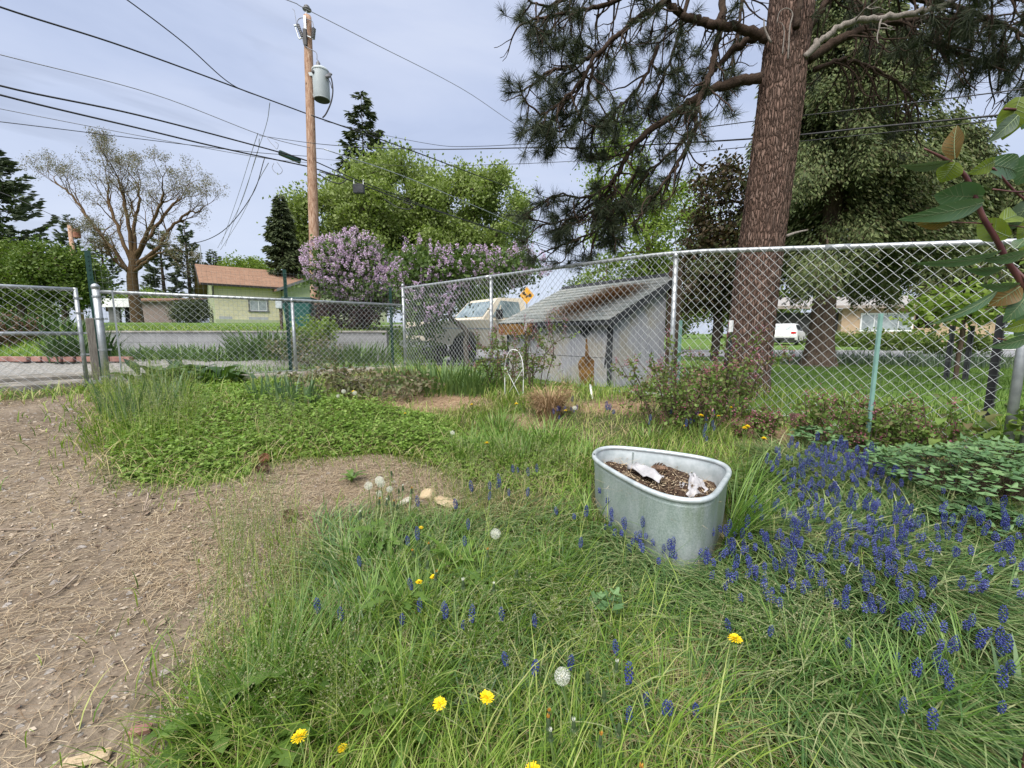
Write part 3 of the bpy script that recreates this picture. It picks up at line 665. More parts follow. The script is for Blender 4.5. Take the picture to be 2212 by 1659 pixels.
tc = onpole(694, 184); tank_h = at(694, 152, ZP)[2]-at(694, 213, ZP)[2]; rT = 16.8/890*ZP; zc0 = tc[2]-tank_h/2
mb = MB(); mb.lathe([(rT*.93, 0), (rT*.97, .01), (rT*.98, .05), (rT, .06), (rT, tank_h-.07), (rT*1.06, tank_h-.065), (rT*1.06, tank_h-.03), (rT*.9, tank_h+.02), (rT*.4, tank_h+.045), (.01, tank_h+.05)], 28, None, (tc[0], tc[1], zc0)); tf = mb.build('transformer', MT['pole_grey'], up_, False)
for p in tf.data.polygons: p.use_smooth = len(p.vertices) == 4
tf.data.set_sharp_from_angle(angle=.6) if hasattr(tf.data, 'set_sharp_from_angle') else None
mb = MB(); mb.lathe([(rT*.90, -.004), (rT*.90, -.002)], 28, None, (tc[0], tc[1], zc0)); mb.build('underside', MT['trim_and_shade'], tf)
mb = MB(); mb.lathe([(.05, 0), (.075, .04), (.05, .07), (.075, .10), (.05, .13), (.065, .16), (.04, .2), (.02, .24)], 12, None, (tc[0]-.06, tc[1], zc0+tank_h+.03)); mb.build('bushing', MT['ceramic'], tf, True)
for z in (.82, .12): 
    mb = MB(); x0 = 0.02+(top-base)[0]*.8; mb.box(((tc[0]-rT+x0)/2+.02, tc[1]-.0, zc0+tank_h*z), (abs(tc[0]-rT-x0)+.02, .16, .10)); mb.build('mounting_bracket', MT['pole_grey'], tf)
mb = MB(); mb.lathe([(.035, 0), (.05, .01), (.045, .05), (.01, .055)], 12, rotx(math.pi/2), (tc[0]-.14, tc[1]-rT*.80, zc0+tank_h*.80)); mb.build('fitting', MT['black'], tf)
for k, z in enumerate((.86, .76, .68)):
    mb = MB(); mb.lathe([(.05, 0), (.035, .05), (.05, .08), (.02, .13)], 10, roty(math.pi/2), (tc[0]+rT*.93, tc[1]-.08*k, zc0+tank_h*z)); mb.build('terminal', MT['ceramic'], tf)
wirep([(712, 165), (719, 175), (722, 200), (718, 225), (708, 248), (700, 258)], .022, 'drop_lead', MT['cable'], up_, 6, -.1)
wirep([(710, 172), (716, 182), (720, 195)], .012, 'drop_lead', MT['cable'], up_, 6, -.1)
# ------------------------------------------------------------------ overhead wires
def wire(pts, Z0, Z1, r, name, mat, label, group='overhead wires on the pole', per=8, wav=0):
    x0, x1 = pts[0][0], pts[-1][0]
    P = []
    for x, y in pts:
        k = (x-x0)/(x1-x0); P.append(at(x, y, 1/((1-k)/Z0+k/Z1)))
    P = spline(P, per); mb = MB(); mb.tube(P, r, 6); return tag(mb.build(name, mat, None, True), label, 'wire', group)
K, Gc = MT['cable'], MT['cable_grey']
wire([(-420,-138), (0,15), (280,105), (580,215), (672,249)], 6.0, 13.1, .017, 'service_cable', K, 'thick twisted cable from the pole to the upper left corner')
wire([(672,249), (880,322), (1150,422), (1330,478)], 12.9, 32, .02, 'service_cable', K, 'thick cable sloping right from the pole below the transformer lead')
wire([(180,-62), (275,0), (400,95), (500,182), (580,215)], 7.0, 11.6, .012, 'service_cable', K, 'cable dropping from the top left to join the thick twisted cable')
wire([(380,-85), (620,0), (660,19), (800,90), (1000,193), (1150,290), (1330,378)], 9.5, 27, .010, 'bare_wire', Gc, 'highest thin bare wire passing over the pole top')
wire([(-300,40), (0,118), (330,203), (560,290), (655,316), (700,322)], 7.2, 13.2, .009, 'phone_line', Gc, 'grey strand just under the thick twisted cable at the left')
wire([(700,322), (900,392), (1130,490), (1240,536)], 13, 29, .015, 'phone_line', MT['galv'], 'pale strand crossing the big green maple')
wire([(-300,90), (0,185), (300,249), (590,325), (672,350)], 7, 13.1, .019, 'phone_cable', K, 'upper black phone cable with the splice case on the left')
wire([(672,345), (800,400), (1000,474), (1240,556)], 13, 29, .016, 'phone_cable', K, 'upper black phone cable running right across the maple')
wire([(-300,118), (0,205), (300,277), (480,320), (672,361)], 7, 13.1, .019, 'phone_cable', K, 'lower black phone cable left of the pole')
wire([(672,361), (760,391), (900,442), (1130,515), (1290,566)], 13, 29, .019, 'phone_cable', K, 'lower black phone cable right of the pole with the hanging box')
wire([(-100,214), (0,235), (300,293), (560,340), (672,352)], 8, 13.1, .007, 'thin_drop', Gc, 'faint thin strand below the phone cables at the left edge')
wire([(-100,255), (0,263), (400,312), (560,330), (672,338)], 8, 13.1, .008, 'thin_drop', K, 'lowest thin black strand at the left edge')
wire([(560,293), (700,312), (900,322), (1150,319), (1288,318), (1635,299), (1885,275), (2212,243), (2500,205)], 14.8, 3.0, .0085, 'house_drop', K, 'lower thick drop wire passing in front of the pine trunk', per=10)
wire([(700,262), (900,306), (1032,316), (1374,291), (1635,261), (1912,229), (2212,192), (2500,150)], 12.9, 3.0, .0050, 'house_drop', K, 'upper thin drop wire passing in front of the pine trunk', per=10)
wire([(672,341), (850,357), (1085,355), (1384,339), (1635,315), (2045,272), (2212,250), (2500,214)], 13, 3.05, .0042, 'house_drop', K, 'lowest thin drop wire passing in front of the pine trunk', per=10)
for k, q in enumerate(([(583,222), (575,270), (552,340), (520,440), (470,536)], [(557,288), (540,340), (515,420), (478,528)], [(560,300), (556,330), (530,410), (486,532)], [(580,352), (556,395), (520,470), (476,540)])):
    P = []
    for i_, (x, y) in enumerate(q): P.append(at(x, y, np.interp(i_/(len(q)-1), [0, 1], [12.2, 27])))
    mb = MB(); mb.tube(spline(P, 6), .010, 5); tag(mb.build('house_drop', Gc), ['leftmost long drop wire falling to the yellow house roof', 'drop wire falling to the yellow house, starting at the small grey loop', 'straight drop wire to the yellow house beside the loop', 'rightmost drop wire falling to the yellow house'][k], 'wire', 'drop wires to the yellow house')
wire([(-200,345), (0,415), (150,480), (290,524), (400,528), (480,500), (545,420), (572,340)], 22, 13.5, .012, 'phone_line', K, 'black line sagging past the bare tree to the far pole')
# splice case and hanging box
a = at(626, 339, 12.75); mb = MB(); mb.rbox((0, 0, 0), (.62, .62, .12), .025); mb.V[-1][:, 1] *= .22
o = mb.build('splice_case', MT['green_steel']); o.location = a-np.array([0, 0, .0]); o.rotation_euler = (0, .24, .55); tag(o, 'long dark splice case hung on the upper phone cable beside the pole', 'splice case')
hb = at(775, 408, 14.1); hb_ = empty('cable_box', hb, 'small dark box hanging under the lower phone cable right of the pole', 'cable box')
mb = MB(); mb.rbox((0, 0, 0), (.36, .36, .30), .02); mb.V[-1][:, 1] *= .4; mb.build('case', MT['trim_and_shade'], hb_)
for dx in (-.16, .16): mb = MB(); mb.tube([[dx, 0, .13], [dx, 0, .26], [dx+.02, -.02, .30]], .014, 6); mb.build('hanger', MT['white_paint'], hb_)
for k, q in enumerate(([(668,372), (690,378), (715,392), (735,396), (748,388), (738,380), (715,377), (690,371)], [(830,430), (860,448), (885,452), (890,444), (870,436)])):
    mb = MB(); mb.tube(spline([at(x, y, 13.4+k*2.0) for x, y in q], 6), .016, 5); tag(mb.build('cable_loop', K, None, True), ['slack cable loop tied just right of the pole', 'slack cable loop tied further along in front of the maple'][k], 'cable loop')
for k, q in enumerate(([(577,298), (583,306), (592,316), (598,322), (601,312), (594,306)], [(592,352), (588,362), (594,372), (604,376), (610,368), (604,358), (598,350)])):
    mb = MB(); mb.tube(spline([at(x, y, 12.4) for x, y in q], 6), .007, 5); tag(mb.build('cable_loop', Gc, None, True), ['thin grey wire loop above the splice case', 'thin grey wire loop below the splice case'][k], 'cable loop')
# distant pole at the left
b = at(172, 660, 40); t_ = at(150, 487, 40); b[2] = 1.9
o = empty('utility_pole', b, 'distant brown utility pole behind the leafy trees at the left', 'utility pole')
mb = MB(); mb.tube([[0, 0, 0], list(t_-b)], [.22, .16], 10); mb.build('pole_shaft', MT['pole'], o, True)
MT['rust'] = M('rusty_metal', (.16,.06,.035), (.27,.12,.07), 4, .8)
mb = MB(); mb.lathe([(.26, -.42), (.28, -.4), (.28, .4), (.2, .46), (.02, .48)], 14, None, (t_-b)+np.array([.62, 0, -.75])); mb.build('transformer', MT['rust'], o)
# ------------------------------------------------------------------ green bin and grey pedestal on the wall
m_bin = M('teal_bin_plastic', (.010,.075,.065), (.016,.105,.09), 3, .5)
bp = at(652, 716, 12.3); bz = float(H(bp[0], bp[1])); o = empty('wheeled_bin', (bp[0], bp[1], bz), 'dark teal plastic bin standing above the retaining wall by the pole', 'bin'); o.rotation_euler = (0, 0, .25)
mb = MB(); mb.rbox((0, 0, .42), (.80, .80, .80), .06); mb.V[-1][:, :2] *= (.80+.20*(mb.V[-1][:, 2:3]/.82)); mb.build('body', m_bin, o)
mb = MB(); mb.rbox((0, 0, .875), (.90, .90, .07), .03); mb.rbox((0, .02, .93), (.82, .82, .05), .024); mb.build('lid', M('dark_lid', (.006,.04,.036), (.01,.06,.05), 4, .5), o)
for sx in (-.36, .36): mb = MB(); mb.lathe([(.12, -.025), (.12, .025)], 16, roty(math.pi/2), (sx, .36, .12)); mb.build('wheel', MT['rubber'], o)
a = at(608, 695, 12.2); o = empty('utility_pedestal', (a[0], a[1], float(H(a[0], a[1]))), 'small grey box on a dark post just left of the teal bin', 'utility box')
mb = MB(); mb.box((0, 0, .35), (.06, .06, .7)); mb.build('leg', MT['brown_wood'], o); mb = MB(); mb.rbox((0, 0, .78), (.20, .20, .28), .02); mb.build('case', MT['pole_grey'], o)
# ------------------------------------------------------------------ houses
def siding(name, c1, c2, row=.14):
    m, nt, out = new_mat(name); v = coords(nt, 'Object'); w_ = nt.nodes.new('ShaderNodeTexWave'); w_.bands_direction = 'Z'; w_.wave_profile = 'SAW'; w_.inputs['Scale'].default_value = .314/row/2*2; nt.links.new(v, w_.inputs[0])
    cc = ramp(nt, noise(nt, v, 1.2, 5), [(.35, c1), (.65, c2)]); principled(nt, out, cc, .75, 0, .25, bump(nt, w_.outputs['Fac'], .6, .03)); return m
MT['yellow'] = siding('pale_yellow_siding', (.64,.585,.40), (.70,.645,.46)); MT['green_side'] = siding('pale_green_siding', (.40,.45,.27), (.46,.50,.31))
m, nt, out = new_mat('brown_shingle_roof'); v = coords(nt, 'Object'); mpn = nt.nodes.new('ShaderNodeMapping'); mpn.inputs['Scale'].default_value = (1, 1, 1); nt.links.new(v, mpn.inputs[0])
bk = nt.nodes.new('ShaderNodeTexBrick'); nt.links.new(mpn.outputs[0], bk.inputs[0]); bk.inputs['Scale'].default_value = 1; bk.inputs['Brick Width'].default_value = .5; bk.inputs['Row Height'].default_value = .15; bk.inputs['Mortar Size'].default_value = .012
bk.inputs['Color1'].default_value = (.20,.115,.075,1); bk.inputs['Color2'].default_value = (.27,.165,.11,1); bk.inputs['Mortar'].default_value = (.11,.065,.045,1)
principled(nt, out, mix(nt, .4, bk.outputs[0], ramp(nt, noise(nt, v, 3, 6, .7), [(.3, (.15,.09,.06)), (.7, (.31,.20,.14))])), .95, 0, .1); MT['brown_roof'] = m
MT['glass'] = M('window_glass', (.03,.036,.04), (.06,.07,.08), 2, .08, 0, 0, None, .8); MT['pale_glass'] = M('curtained_glass', (.20,.23,.24), (.36,.40,.41), 1.5, .12, 0, 0, None, .6)
MT['frame_grey'] = M('grey_window_trim', (.10,.10,.10), (.15,.15,.15), 5, .7); MT['shade'] = M('dark_soffit_and_shade', (.02,.018,.018), (.035,.03,.03), 4, .9)  # near-black, also painted in as shade inside the outbuilding opening
def window(parent, cx, z0, w_, h_, fr, gl, split=(.5,), y=-.001, t=.09, blinds=False):
    f = MB(); a = (cx-w_/2, cx+w_/2)
    f.box((cx, y-.03, z0+h_+t/2), (w_+2*t, .06, t)); f.box((cx, y-.035, z0-t/2), (w_+2*t+.06, .09, t))
    for x in (a[0]-t/2, a[1]+t/2): f.box((x, y-.03, z0+h_/2), (t, .06, h_))
    fo = f.build('window', fr, parent)
    g = MB(); g.box((cx, y-.008, z0+h_/2), (w_, .012, h_)); g.build('pane', gl, fo)
    s_ = MB()
    for q in split: s_.box((a[0]+w_*q, y-.024, z0+h_/2), (.05, .02, h_))
    for x in (a[0]+.02, a[1]-.02): s_.box((x, y-.02, z0+h_/2), (.035, .02, h_))
    for z in (z0+.02, z0+h_-.02): s_.box((cx, y-.0205, z), (w_-.08, .02, .04))
    s_.build('sash', MT['white_paint'], fo); return fo
A = at(467, 693, 28); B = at(611, 690, 30.5); dh = unit(B[:2]-A[:2]); Lh = np.linalg.norm(B[:2]-A[:2])
z0 = float(H(A[0], A[1]))-.05
hs = empty('yellow_house', (A[0], A[1], z0), 'pale yellow house with a brown shingle roof beyond the retaining wall', 'house', None, math.atan2(dh[1], dh[0]))
# local: x along the long wall, -y towards the yard
HW = 2.42; D_ = 7.0; RH = 1.75
mb = MB(); mb.box((Lh/2, .06, HW/2+.22), (Lh, .12, HW-.44+.44)); mb.build('wall', MT['yellow'], hs)
mb = MB(); mb.box((Lh/2, .05, .12), (Lh+.02, .16, .40)); mb.build('foundation', MT['green_side'], hs)
mb = MB(); mb.prism([[-.0, .12, 0], [0, D_, 0], [0, D_, HW+.2], [0, D_/2, HW+RH], [0, .12, HW+.2]], (0, 0, 0), (.12, 0, 0)); gw = mb.build('gable_wall', MT['green_side'], hs)
def slab(name, pts, th, mat, par): 
    mb = MB(); mb.prism(pts, (0, 0, 0), (0, 0, th)); return mb.build(name, mat, par)
ro = slab('roof', [[-.75, -.55, HW+.10], [Lh+2.2, -.55, HW+.10], [Lh+2.2, D_/2, HW+RH+.05], [-.75, D_/2, HW+RH+.05]], .11, MT['brown_roof'], hs)
slab('roof_slope', [[-.75, D_+.5, HW+.10], [-.75, D_/2+.002, HW+RH+.05], [Lh+2.2, D_/2+.002, HW+RH+.05], [Lh+2.2, D_+.5, HW+.10]], .11, MT['brown_roof'], ro)
mb = MB(); mb.prism([[-.76, -.56, HW-.0], [-.76, D_/2, HW+RH-.06], [-.76, D_+.51, HW], [-.76, D_+.51, HW+.16], [-.76, D_/2, HW+RH+.10], [-.76, -.56, HW+.16]], (-.03, 0, 0), (0, 0, 0)); mb.build('bargeboard', MT['shade'], ro)
mb = MB(); mb.box((Lh/2+.6, -.57, HW+.15), (Lh+2.6, .03, .14)); mb.build('gutter', MT['shade'], ro)
for q_ in ([[-.05, .0, HW-.55], [-.05, -.5, HW+.02]], [[-.7, D_/2, HW+RH-.7], [-.1, D_/2, HW+RH-.7]]): mb = MB(); mb.tube(q_, .05, 6); mb.build('brace', MT['shade'], ro)
window(hs, 2.55, .95, 1.05, .72, MT['frame_grey'], MT['pale_glass'])
MT['bare'] = M('bare_grey_siding', (.34,.35,.36), (.42,.43,.44), 3, .8)
for x_, l_ in ((.55, .75), (2.5, 1.2)): mb = MB(); mb.box((x_, -.006, .40), (l_, .012, .22)); mb.build('patch', MT['bare'], hs)
mb = MB(); mb.tube([[-.35, D_/2, HW+RH+.1], [-.35, D_/2, HW+RH+1.5]], .03, 6); mb.tube([[-.5, D_/2, HW+RH+.1], [-.35, D_/2, HW+RH+1.1], [-.2, D_/2, HW+RH+.1]], .02, 5); mb.build('mast', MT['galv'], hs)
# front wing with its own gable
gx0 = Lh+.02; gwid = 7.6
mb = MB(); mb.prism([[gx0, -.9, 0], [gx0+gwid, -.9, 0], [gx0+gwid, -.9, HW+.1], [gx0+gwid/2, -.9, HW+1.75], [gx0, -.9, HW+.1]], (0, 0, 0), (0, .12, 0)); wg = mb.build('wing_wall', MT['green_side'], hs)
mb = MB(); mb.box((gx0+.06, -.39, HW/2), (.12, .78, HW)); mb.build('wing_side', MT['green_side'], hs)
for sgn in (0, 1):
    x0 = gx0-.55 if sgn == 0 else gx0+gwid+.55; xm = gx0+gwid/2
    e = .001 if sgn else -.001
    r_ = slab('wing_roof', [[x0, -1.5, HW-.10], [xm+e, -1.5, HW+1.82], [xm+e, 5.5, HW+1.82], [x0, 5.5, HW-.10]] if sgn == 0 else [[xm+e, -1.5, HW+1.82], [x0, -1.5, HW-.10], [x0, 5.5, HW-.10], [xm+e, 5.5, HW+1.82]], .12, MT['brown_roof'], hs)
    mb = MB(); mb.prism([[x0, -1.51, HW-.16], [xm, -1.51, HW+1.76], [xm, -1.51, HW+1.96], [x0, -1.51, HW+.04]], (0, -.04, 0), (0, 0, 0)); mb.build('bargeboard', MT['frame_grey'], r_)
window(wg, gx0+1.6, .75, 2.0, 1.0, MT['frame_grey'], MT['glass'], (.34,), -.9)
# beige outbuilding with a dark opening
A2 = at(236, 690, 36); B2 = at(378, 690, 36); z2 = float(H(A2[0], A2[1]))-.05; W2 = B2[0]-A2[0]
ob = empty('outbuilding', (A2[0], A2[1], z2), 'low beige brick outbuilding with a dark doorway far behind the left fence', 'outbuilding')
MT['pinkbrick'] = M('pale_pink_brick', (.26,.20,.18), (.36,.29,.26), 6, .9, 0, .3, 40, .2, (1, 1, 4))
h2 = 1.9; mb = MB(); mb.box((W2*.66, .1, h2/2), (W2*.68, .2, h2)); mb.build('wall', MT['pinkbrick'], ob)
mb = MB(); mb.box((W2*.08, .1, h2/2), (W2*.16, .2, h2)); mb.build('wall', MT['frame_grey'], ob)
mb = MB(); mb.box((W2*.24, .6, h2/2), (W2*.17, .04, h2)); mb.build('doorway', MT['shade'], ob)  # dark panel set back in the opening, standing in for its shaded interior
mb = MB(); mb.prism([[-.2, -.4, h2+.0], [W2+.2, -.4, h2+.0], [W2+.2, 4, h2+.5], [-.2, 4, h2+.5]], (0, 0, 0), (0, 0, .12)); rr = mb.build('roof', MT['brown_roof'], ob)
mb = MB(); mb.box((W2*.2, -.43, h2-.12), (W2*.45, .05, .72)); mb.build('fascia', MT['white_paint'], ob)
# beige house across the street
A3 = at(1660, 735, 38); B3 = at(2165, 735, 35.0); z3 = float(H(A3[0], A3[1])); d3_ = unit(B3[:2]-A3[:2]); W3 = np.linalg.norm(B3[:2]-A3[:2])
bh = empty('beige_house', (A3[0], A3[1], z3+.05), 'low beige house with a dark garage beyond the white car', 'house', None, math.atan2(d3_[1], d3_[0]))
MT['beige'] = M('beige_stucco', (.40,.29,.19), (.47,.35,.24), 3, .9, 0, .2, 30, .2); MT['dark_door'] = M('dark_garage_door', (.035,.033,.033), (.05,.048,.046), 2, .7)
xs = 6.0; mb = MB(); mb.box((xs+(W3-xs)/2, .1, 1.55), (W3-xs, .2, 3.1)); bw = mb.build('wall', MT['beige'], bh)
mb = MB(); mb.box((3.0, .6, 1.35), (5.9, .2, 2.7)); mb.build('garage_door', MT['dark_door'], bh)
for x_ in (xs-.06, .06): mb = MB(); mb.box((x_, .35, 1.5), (.12, .7, 3.0)); mb.build('garage_jamb', MT['beige'], bh)
mb = MB(); mb.prism([[-.6, -.9, 3.08], [W3+1, -.9, 3.08], [W3+1, 5, 4.3], [-.6, 5, 4.3]], (0, 0, 0), (0, 0, .14)); r3 = mb.build('roof', M('pale_roof', (.22,.205,.19), (.30,.285,.265), 3, .9), bh)
mb = MB(); mb.box((W3/2, -.92, 3.10), (W3+1.7, .04, .26)); mb.build('fascia', M('tan_fascia', (.20,.17,.14), (.26,.22,.19), 4, .8), r3)
window(bw, xs+3.4, 1.05, 3.9, 1.45, MT['white_paint'], MT['pale_glass'], (.26, .74), -.001, .1)
# ------------------------------------------------------------------ vehicles
def carpaint(name, c): return M(name, c, tuple(x*.93 for x in c), 2, .35, 0, 0, None, .5)
def prof_body(mb, prof, hw, tuck=None):
    """side outline (x, z) lofted across y: rounded shoulders"""
    P = np.array(prof, float); n = len(P); ys = [-hw, -hw+.05, -hw*.5, hw*.5, hw-.05, hw]; sc_ = [.96, 1, 1.006, 1.006, 1, .96]
    c = P.mean(0); V = []
    for y, s_ in zip(ys, sc_):
        Q = c+(P-c)*s_; V += [[q[0], y, q[1]] for q in Q]
    V = np.array(V); Fs = [[r*n+i, r*n+(i+1) % n, (r+1)*n+(i+1) % n, (r+1)*n+i] for r in range(5) for i in range(n)]
    b0 = mb.n; mb.add(V, Fs); mb.F.setdefault(n, []).append(np.array([np.arange(n)[::-1]])+b0); mb.F[n].append(np.array([np.arange(n)])+b0+5*n)
def arc(cx, cz, r, a0, a1, k=8): return [(cx+r*math.cos(a), cz+r*math.sin(a)) for a in np.linspace(a0, a1, k)]
def wheel(par, x, y, r, wdt=.22, rimc=None):
    mb = MB(); mb.lathe([(r*.62, -wdt/2), (r*.9, -wdt/2), (r, -wdt*.3), (r, wdt*.3), (r*.9, wdt/2), (r*.62, wdt/2)], 22, rotx(math.pi/2), (x, y, r)); wo_ = mb.build('wheel', MT['rubber'], par, True)
    mb = MB(); s_ = 1 if y > 0 else -1; mb.lathe([(r*.60, -wdt*.35), (r*.60, wdt*.35), (r*.5, wdt*.30), (r*.2, wdt*.42), (.01, wdt*.43)], 16, rotx(-math.pi/2*s_), (x, y, r)); mb.build('rim', rimc or MT['galv'], wo_, True)
# tan pickup, front to -x; seen from its left front
cream = carpaint('cream_truck_paint', (.62,.55,.43)); Rt = .39
fr_ = at(1000, 762, 10.9)[:2]; fdir = unit(np.array([-.80, -.60])); ang = math.atan2(-fdir[1], -fdir[0]); left_ = np.array([-fdir[1], fdir[0]]); left_ = left_ if left_[1] < 0 else -left_
org_ = fr_-left_*.82          # centre of the front axle
tk = empty('pickup_truck', (*org_, float(H(*org_))-.02), 'old cream pickup truck parked behind the lilac and the shed', 'pickup truck', None, ang)
sgn = 1 if (rotz(ang)[:2, :2]@np.array([0, 1]))@left_ > 0 else -1
body = [(-.85, .55), (-.88, .72), (-.86, 1.08), (-.80, 1.16), (.62, 1.24), (.95, 1.24), (2.05, 1.24), (2.08, 1.24), (4.6, 1.24), (4.65, 1.2), (4.65, .62), (3.75, .55)]+arc(3.35, .46, .47, .2, math.pi-.2)+[(2.85, .50), (.55, .50)]+arc(0, .46, .47, .2, math.pi-.2)
mb = MB(); prof_body(mb, body, .93); mb.build('body', cream, tk)
cab = [(.60, 1.235), (1.12, 1.78), (1.25, 1.84), (2.0, 1.86), (2.10, 1.80), (2.16, 1.235)]
def greenhouse(prof, y0, y1, zt0, zt1):  # narrower towards the roof
    P = np.array(prof); V = []
    for s_ in (-1, 1): V += [[x, s_*np.interp(z, [zt0, zt1], [y0, y1]), z] for x, z in P]
    return np.array(V)
mb = MB(); n = len(cab); V = greenhouse(cab, .88, .74, 1.235, 1.86); mb.add(V, [[i, (i+1) % n, n+(i+1) % n, n+i] for i in range(n)]); mb.F.setdefault(n, []).append(np.array([np.arange(n)[::-1]])); mb.F[n].append(np.array([np.arange(n)])+n); cb_ = mb.build('cab', cream, tk)
MT['auto_glass'] = M('car_glass', (.10,.14,.15), (.24,.30,.31), 3.5, .06, 0, 0, None, .9)
def lay(pts, off, name, mat, par, th=.006):
    P = np.array(pts, float); nn = unit(np.cross(P[1]-P[0], P[2]-P[0])); mb = MB(); mb.prism(P+nn*off, (0, 0, 0), nn*th); return mb.build(name, mat, par)
yv = lambda z: np.interp(z, [1.235, 1.86], [.88, .74])
def side_lay(q, name, mat, par, s_, off=.004):
    P = [[x, s_*yv(z), z] for x, z in q]; P = P if s_ < 0 else P[::-1]; return lay(P, off, name, mat, par)
P = [[.66, -.78, 1.30], [.66, .78, 1.30], [1.09, .70, 1.75], [1.09, -.70, 1.75]]; lay(P[::-1], .004, 'windshield', MT['auto_glass'], cb_)
for s_ in (-1, 1):
    side_lay([(.90, 1.29), (1.92, 1.29), (1.90, 1.74), (1.27, 1.76)], 'side_window', MT['auto_glass'], cb_, s_)
    side_lay([(1.07, 1.29), (1.12, 1.29), (1.26, 1.62), (1.22, 1.62)], 'window_post', cream, cb_, s_, .012)
    mb = MB(); mb.box((1.02, s_*1.05, 1.36), (.09, .20, .26)); mb.tube([[1.02, s_*.9, 1.28], [1.02, s_*1.0, 1.3]], .02, 6); mb.build('mirror', MT['black'], tk)
    mb = MB(); mb.box((.86, s_*.936, .88), (.012, .012, .66)); mb.box((2.02, s_*.936, .88), (.012, .012, .66)); mb.box((1.44, s_*.937, .62), (1.14, .012, .012)); mb.box((1.9, s_*.945, 1.08), (.16, .03, .035)); mb.build('door_seam', MT['black'], tk)
    mb = MB(); mb.box((1.6, s_*.934, .98), (5.6, .01, .03)); mb.build('side_trim', MT['galv'], tk)
    wheel(tk, 0, s_*.82, Rt); wheel(tk, 3.35, s_*.82, Rt)
    mb = MB(); mb.lathe([(.11, 0), (.11, .03), (.06, .05), (.01, .055)], 14, roty(-math.pi/2), (-.87, s_*.68, .90)); mb.build('headlight', MT['pale_glass'], tk)
mb = MB(); mb.rbox((-.98, 0, .56), (.16, 1.9, .16), .02) if False else mb.box((-.97, 0, .58), (.14, 1.9, .16)); mb.build('bumper', MT['galv'], tk)
mb = MB(); mb.box((-.885, 0, .92), (.03, 1.1, .24)); mb.build('grille', MT['black'], tk)
# white hatchback across the street, seen from behind
cp = at(1700, 741, 31.5); ca = empty('parked_car', (cp[0], cp[1], float(H(cp[0], cp[1]))+.05), 'white hatchback parked on the driveway, seen from behind', 'car', None, math.radians(48))
white = carpaint('white_car_paint', (.72,.72,.72)); Rc = .33
bd = [(-2.05, .35), (-2.12, .6), (-2.08, .95), (-1.9, 1.0), (1.1, .95), (1.95, .80), (2.1, .6), (2.05, .35), (1.75, .32)]+arc(1.35, .33, .37, .1, math.pi-.1, 7)+[(.9, .28), (-.85, .28)]+arc(-1.3, .33, .37, .1, math.pi-.1, 7)+[(-1.75, .32)]
mb = MB(); prof_body(mb, bd, .88); mb.build('body', white, ca)
cb2 = [(-2.0, .96), (-1.78, 1.40), (-1.45, 1.52), (-.2, 1.52), (.35, 1.40), (1.15, .96)]; n = len(cb2); V = greenhouse(cb2, .82, .62, .96, 1.52)
mb = MB(); mb.add(V, [[i, (i+1) % n, n+(i+1) % n, n+i] for i in range(n)]); mb.F.setdefault(n, []).append(np.array([np.arange(n)[::-1]])); mb.F[n].append(np.array([np.arange(n)])+n); cbo = mb.build('cabin', white, ca)
yv = lambda z: np.interp(z, [.96, 1.52], [.82, .62])
lay([[-1.97, .68, 1.03], [-1.80, .60, 1.37], [-1.80, -.60, 1.37], [-1.97, -.68, 1.03]][::-1], .004, 'rear_window', MT['auto_glass'], cbo)
lay([[1.05, .70, 1.01], [.42, .58, 1.37], [.42, -.58, 1.37], [1.05, -.70, 1.01]], .004, 'windshield', MT['auto_glass'], cbo)
MT['red_lens'] = M('red_lens', (.45,.02,.02), (.55,.03,.03), 3, .2)
for s_ in (-1, 1):
    side_lay([(-1.5, 1.02), (.85, 1.0), (.28, 1.36), (-.2, 1.45), (-1.4, 1.42)], 'side_window', MT['glass'], cbo, s_)
    wheel(ca, 1.35, s_*.78, Rc, .2); wheel(ca, -1.3, s_*.78, Rc, .2)
    mb = MB(); mb.rbox((-2.07, s_*.68, .86), (.12, .12, .16), .02); mb.V[-1][:, 1] = (mb.V[-1][:, 1]-s_*.68)*2.6+s_*.66; mb.build('tail_light', MT['red_lens'], ca)
mb = MB(); mb.box((-2.10, 0, .42), (.10, 1.5, .16)); mb.build('bumper', MT['black'], ca)
